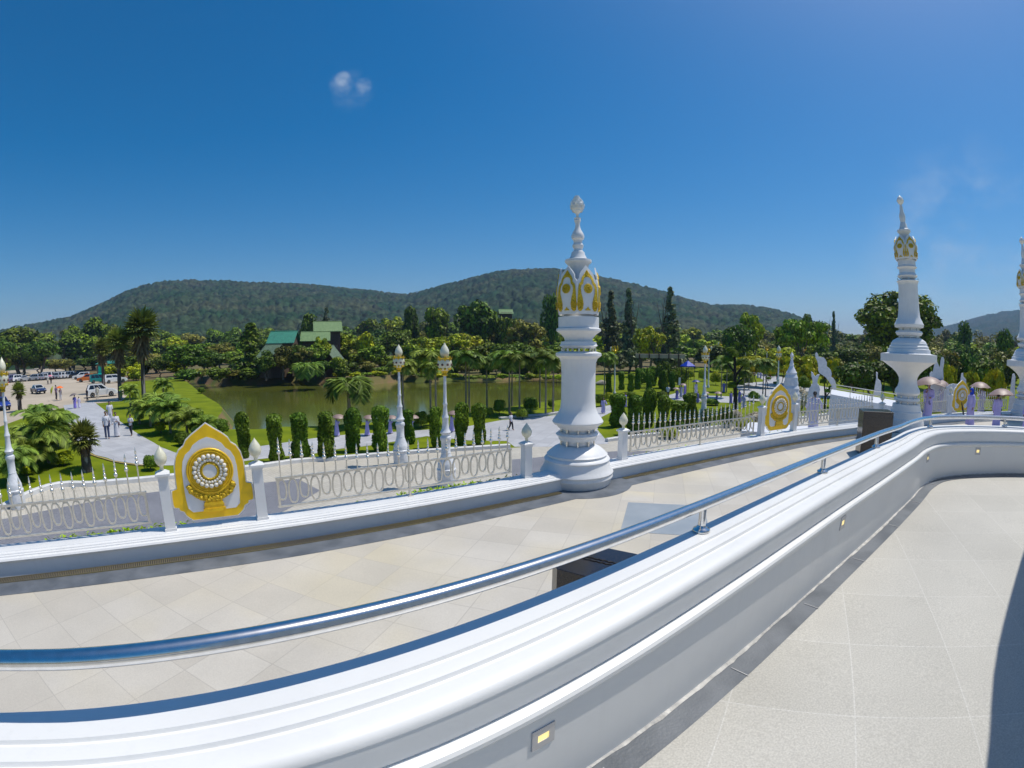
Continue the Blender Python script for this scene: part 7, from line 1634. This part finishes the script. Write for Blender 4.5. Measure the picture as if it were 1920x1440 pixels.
X, Y = polar(1531, 21.0); zf = z_for(X, Y, 735) - 1.62
t = person(1531, 800, 762, ('robe', 'robe_pale'), 'pale-robed person with hands on hips, behind the fence right of the second panel', 180, ('out', 'out'), .0, hair='l'); t.location = (X, Y, zf); t.scale = (1.0,) * 3
struct(MB().box((X, Y, zf - 1.0), (6.0, 2.6, 2.0), face_cam(X, Y)).build('walk', 'statue_white'))
person(1737, 794, 717, ('robe', 'robe_lavender'), 'robed person under a brown umbrella at the bend of the handrail', 10, ('fold', 'up'), .4, plaza=True, umb='umb_brown', ulabel='brown umbrella nearest the tall pillar', hair='l', utilt=(0, -8), uscale=1.15)
person(1764, 775, 720, ('robe', 'robe_pale'), 'paler robed person standing behind the one at the bend of the handrail', 20, UP, .0, plaza=True, umb='umb_brown', ulabel='second brown umbrella from the tall pillar', hair='l', utilt=(6, 10), uscale=1.2)
person(1817, 800, 728, ('robe', 'robe_lavender'), 'person in a lavender robe and bright blue headscarf in front of the third gold-framed panel', -50, ('down', 'down'), .4, plaza=True, hair='scarf')
X, Y = at(1807, 797, ZT); cu = MB().lathe([(.006, 0), (.012, .12), (.035, .25), (.045, .5), (.02, .78), (.008, .82)], 9)
o = cu.build('folded_umbrella', 'cloth_dark', None, smooth=50); o.location = (X, Y, ZT + .22); o.rotation_euler = (R(0), R(-24), 0); tag(o, 'folded black umbrella slanting beside the person in the blue headscarf', 'umbrella')
person(1867, 804, 738, ('robe', 'robe_lavender'), 'robed person seen from behind under the biggest brown umbrella at the right', 185, ('down', 'up'), .0, plaza=True, umb='umb_brown', ulabel='biggest brown umbrella, at the right above the handrail', hair='l', utilt=(6, 4), uscale=1.35)
person(1838, 780, 724, ('robe', 'robe_pale'), 'person mostly hidden behind the third gold-framed panel', 0, UP, .0, plaza=True, umb='umb_brown', ulabel='brown umbrella showing above the right post of the third panel', hair='l', uscale=1.2)
person(1912, 778, 717, ('shirt', 'cloth_dark', 'cloth_dark'), 'person in black with a shoulder bag standing by the far pillar', 60, FO, .0, plaza=True, bag='cloth_dark', hair='l')
person(1922, 806, 762, ('robe', 'robe_lavender'), 'person in a mauve robe cut by the right edge of the picture', 0, DN, .0, plaza=True, hair='l')

relabel()
# ================================================================ HAZE
hz = MB().box((0, 1300, 165), (7600, 6800, 350)).mesh('haze', 'sign_white'); hz.materials.clear()
hmt = bpy.data.materials.new('haze_air'); hmt.use_nodes = True; nn = hmt.node_tree; nn.nodes.clear(); ou = nn.nodes.new('ShaderNodeOutputMaterial'); pv = nn.nodes.new('ShaderNodeVolumePrincipled')
pv.inputs['Color'].default_value = (0.42, 0.62, 1.0, 1); pv.inputs['Density'].default_value = 0.00018; pv.inputs['Anisotropy'].default_value = 0.2; nn.links.new(pv.outputs[0], ou.inputs['Volume']); hz.materials.append(hmt)
HAZE = link('haze', hz); HAZE['kind'] = 'stuff'; HAZE['label'] = 'thin blue haze hanging over the hills'
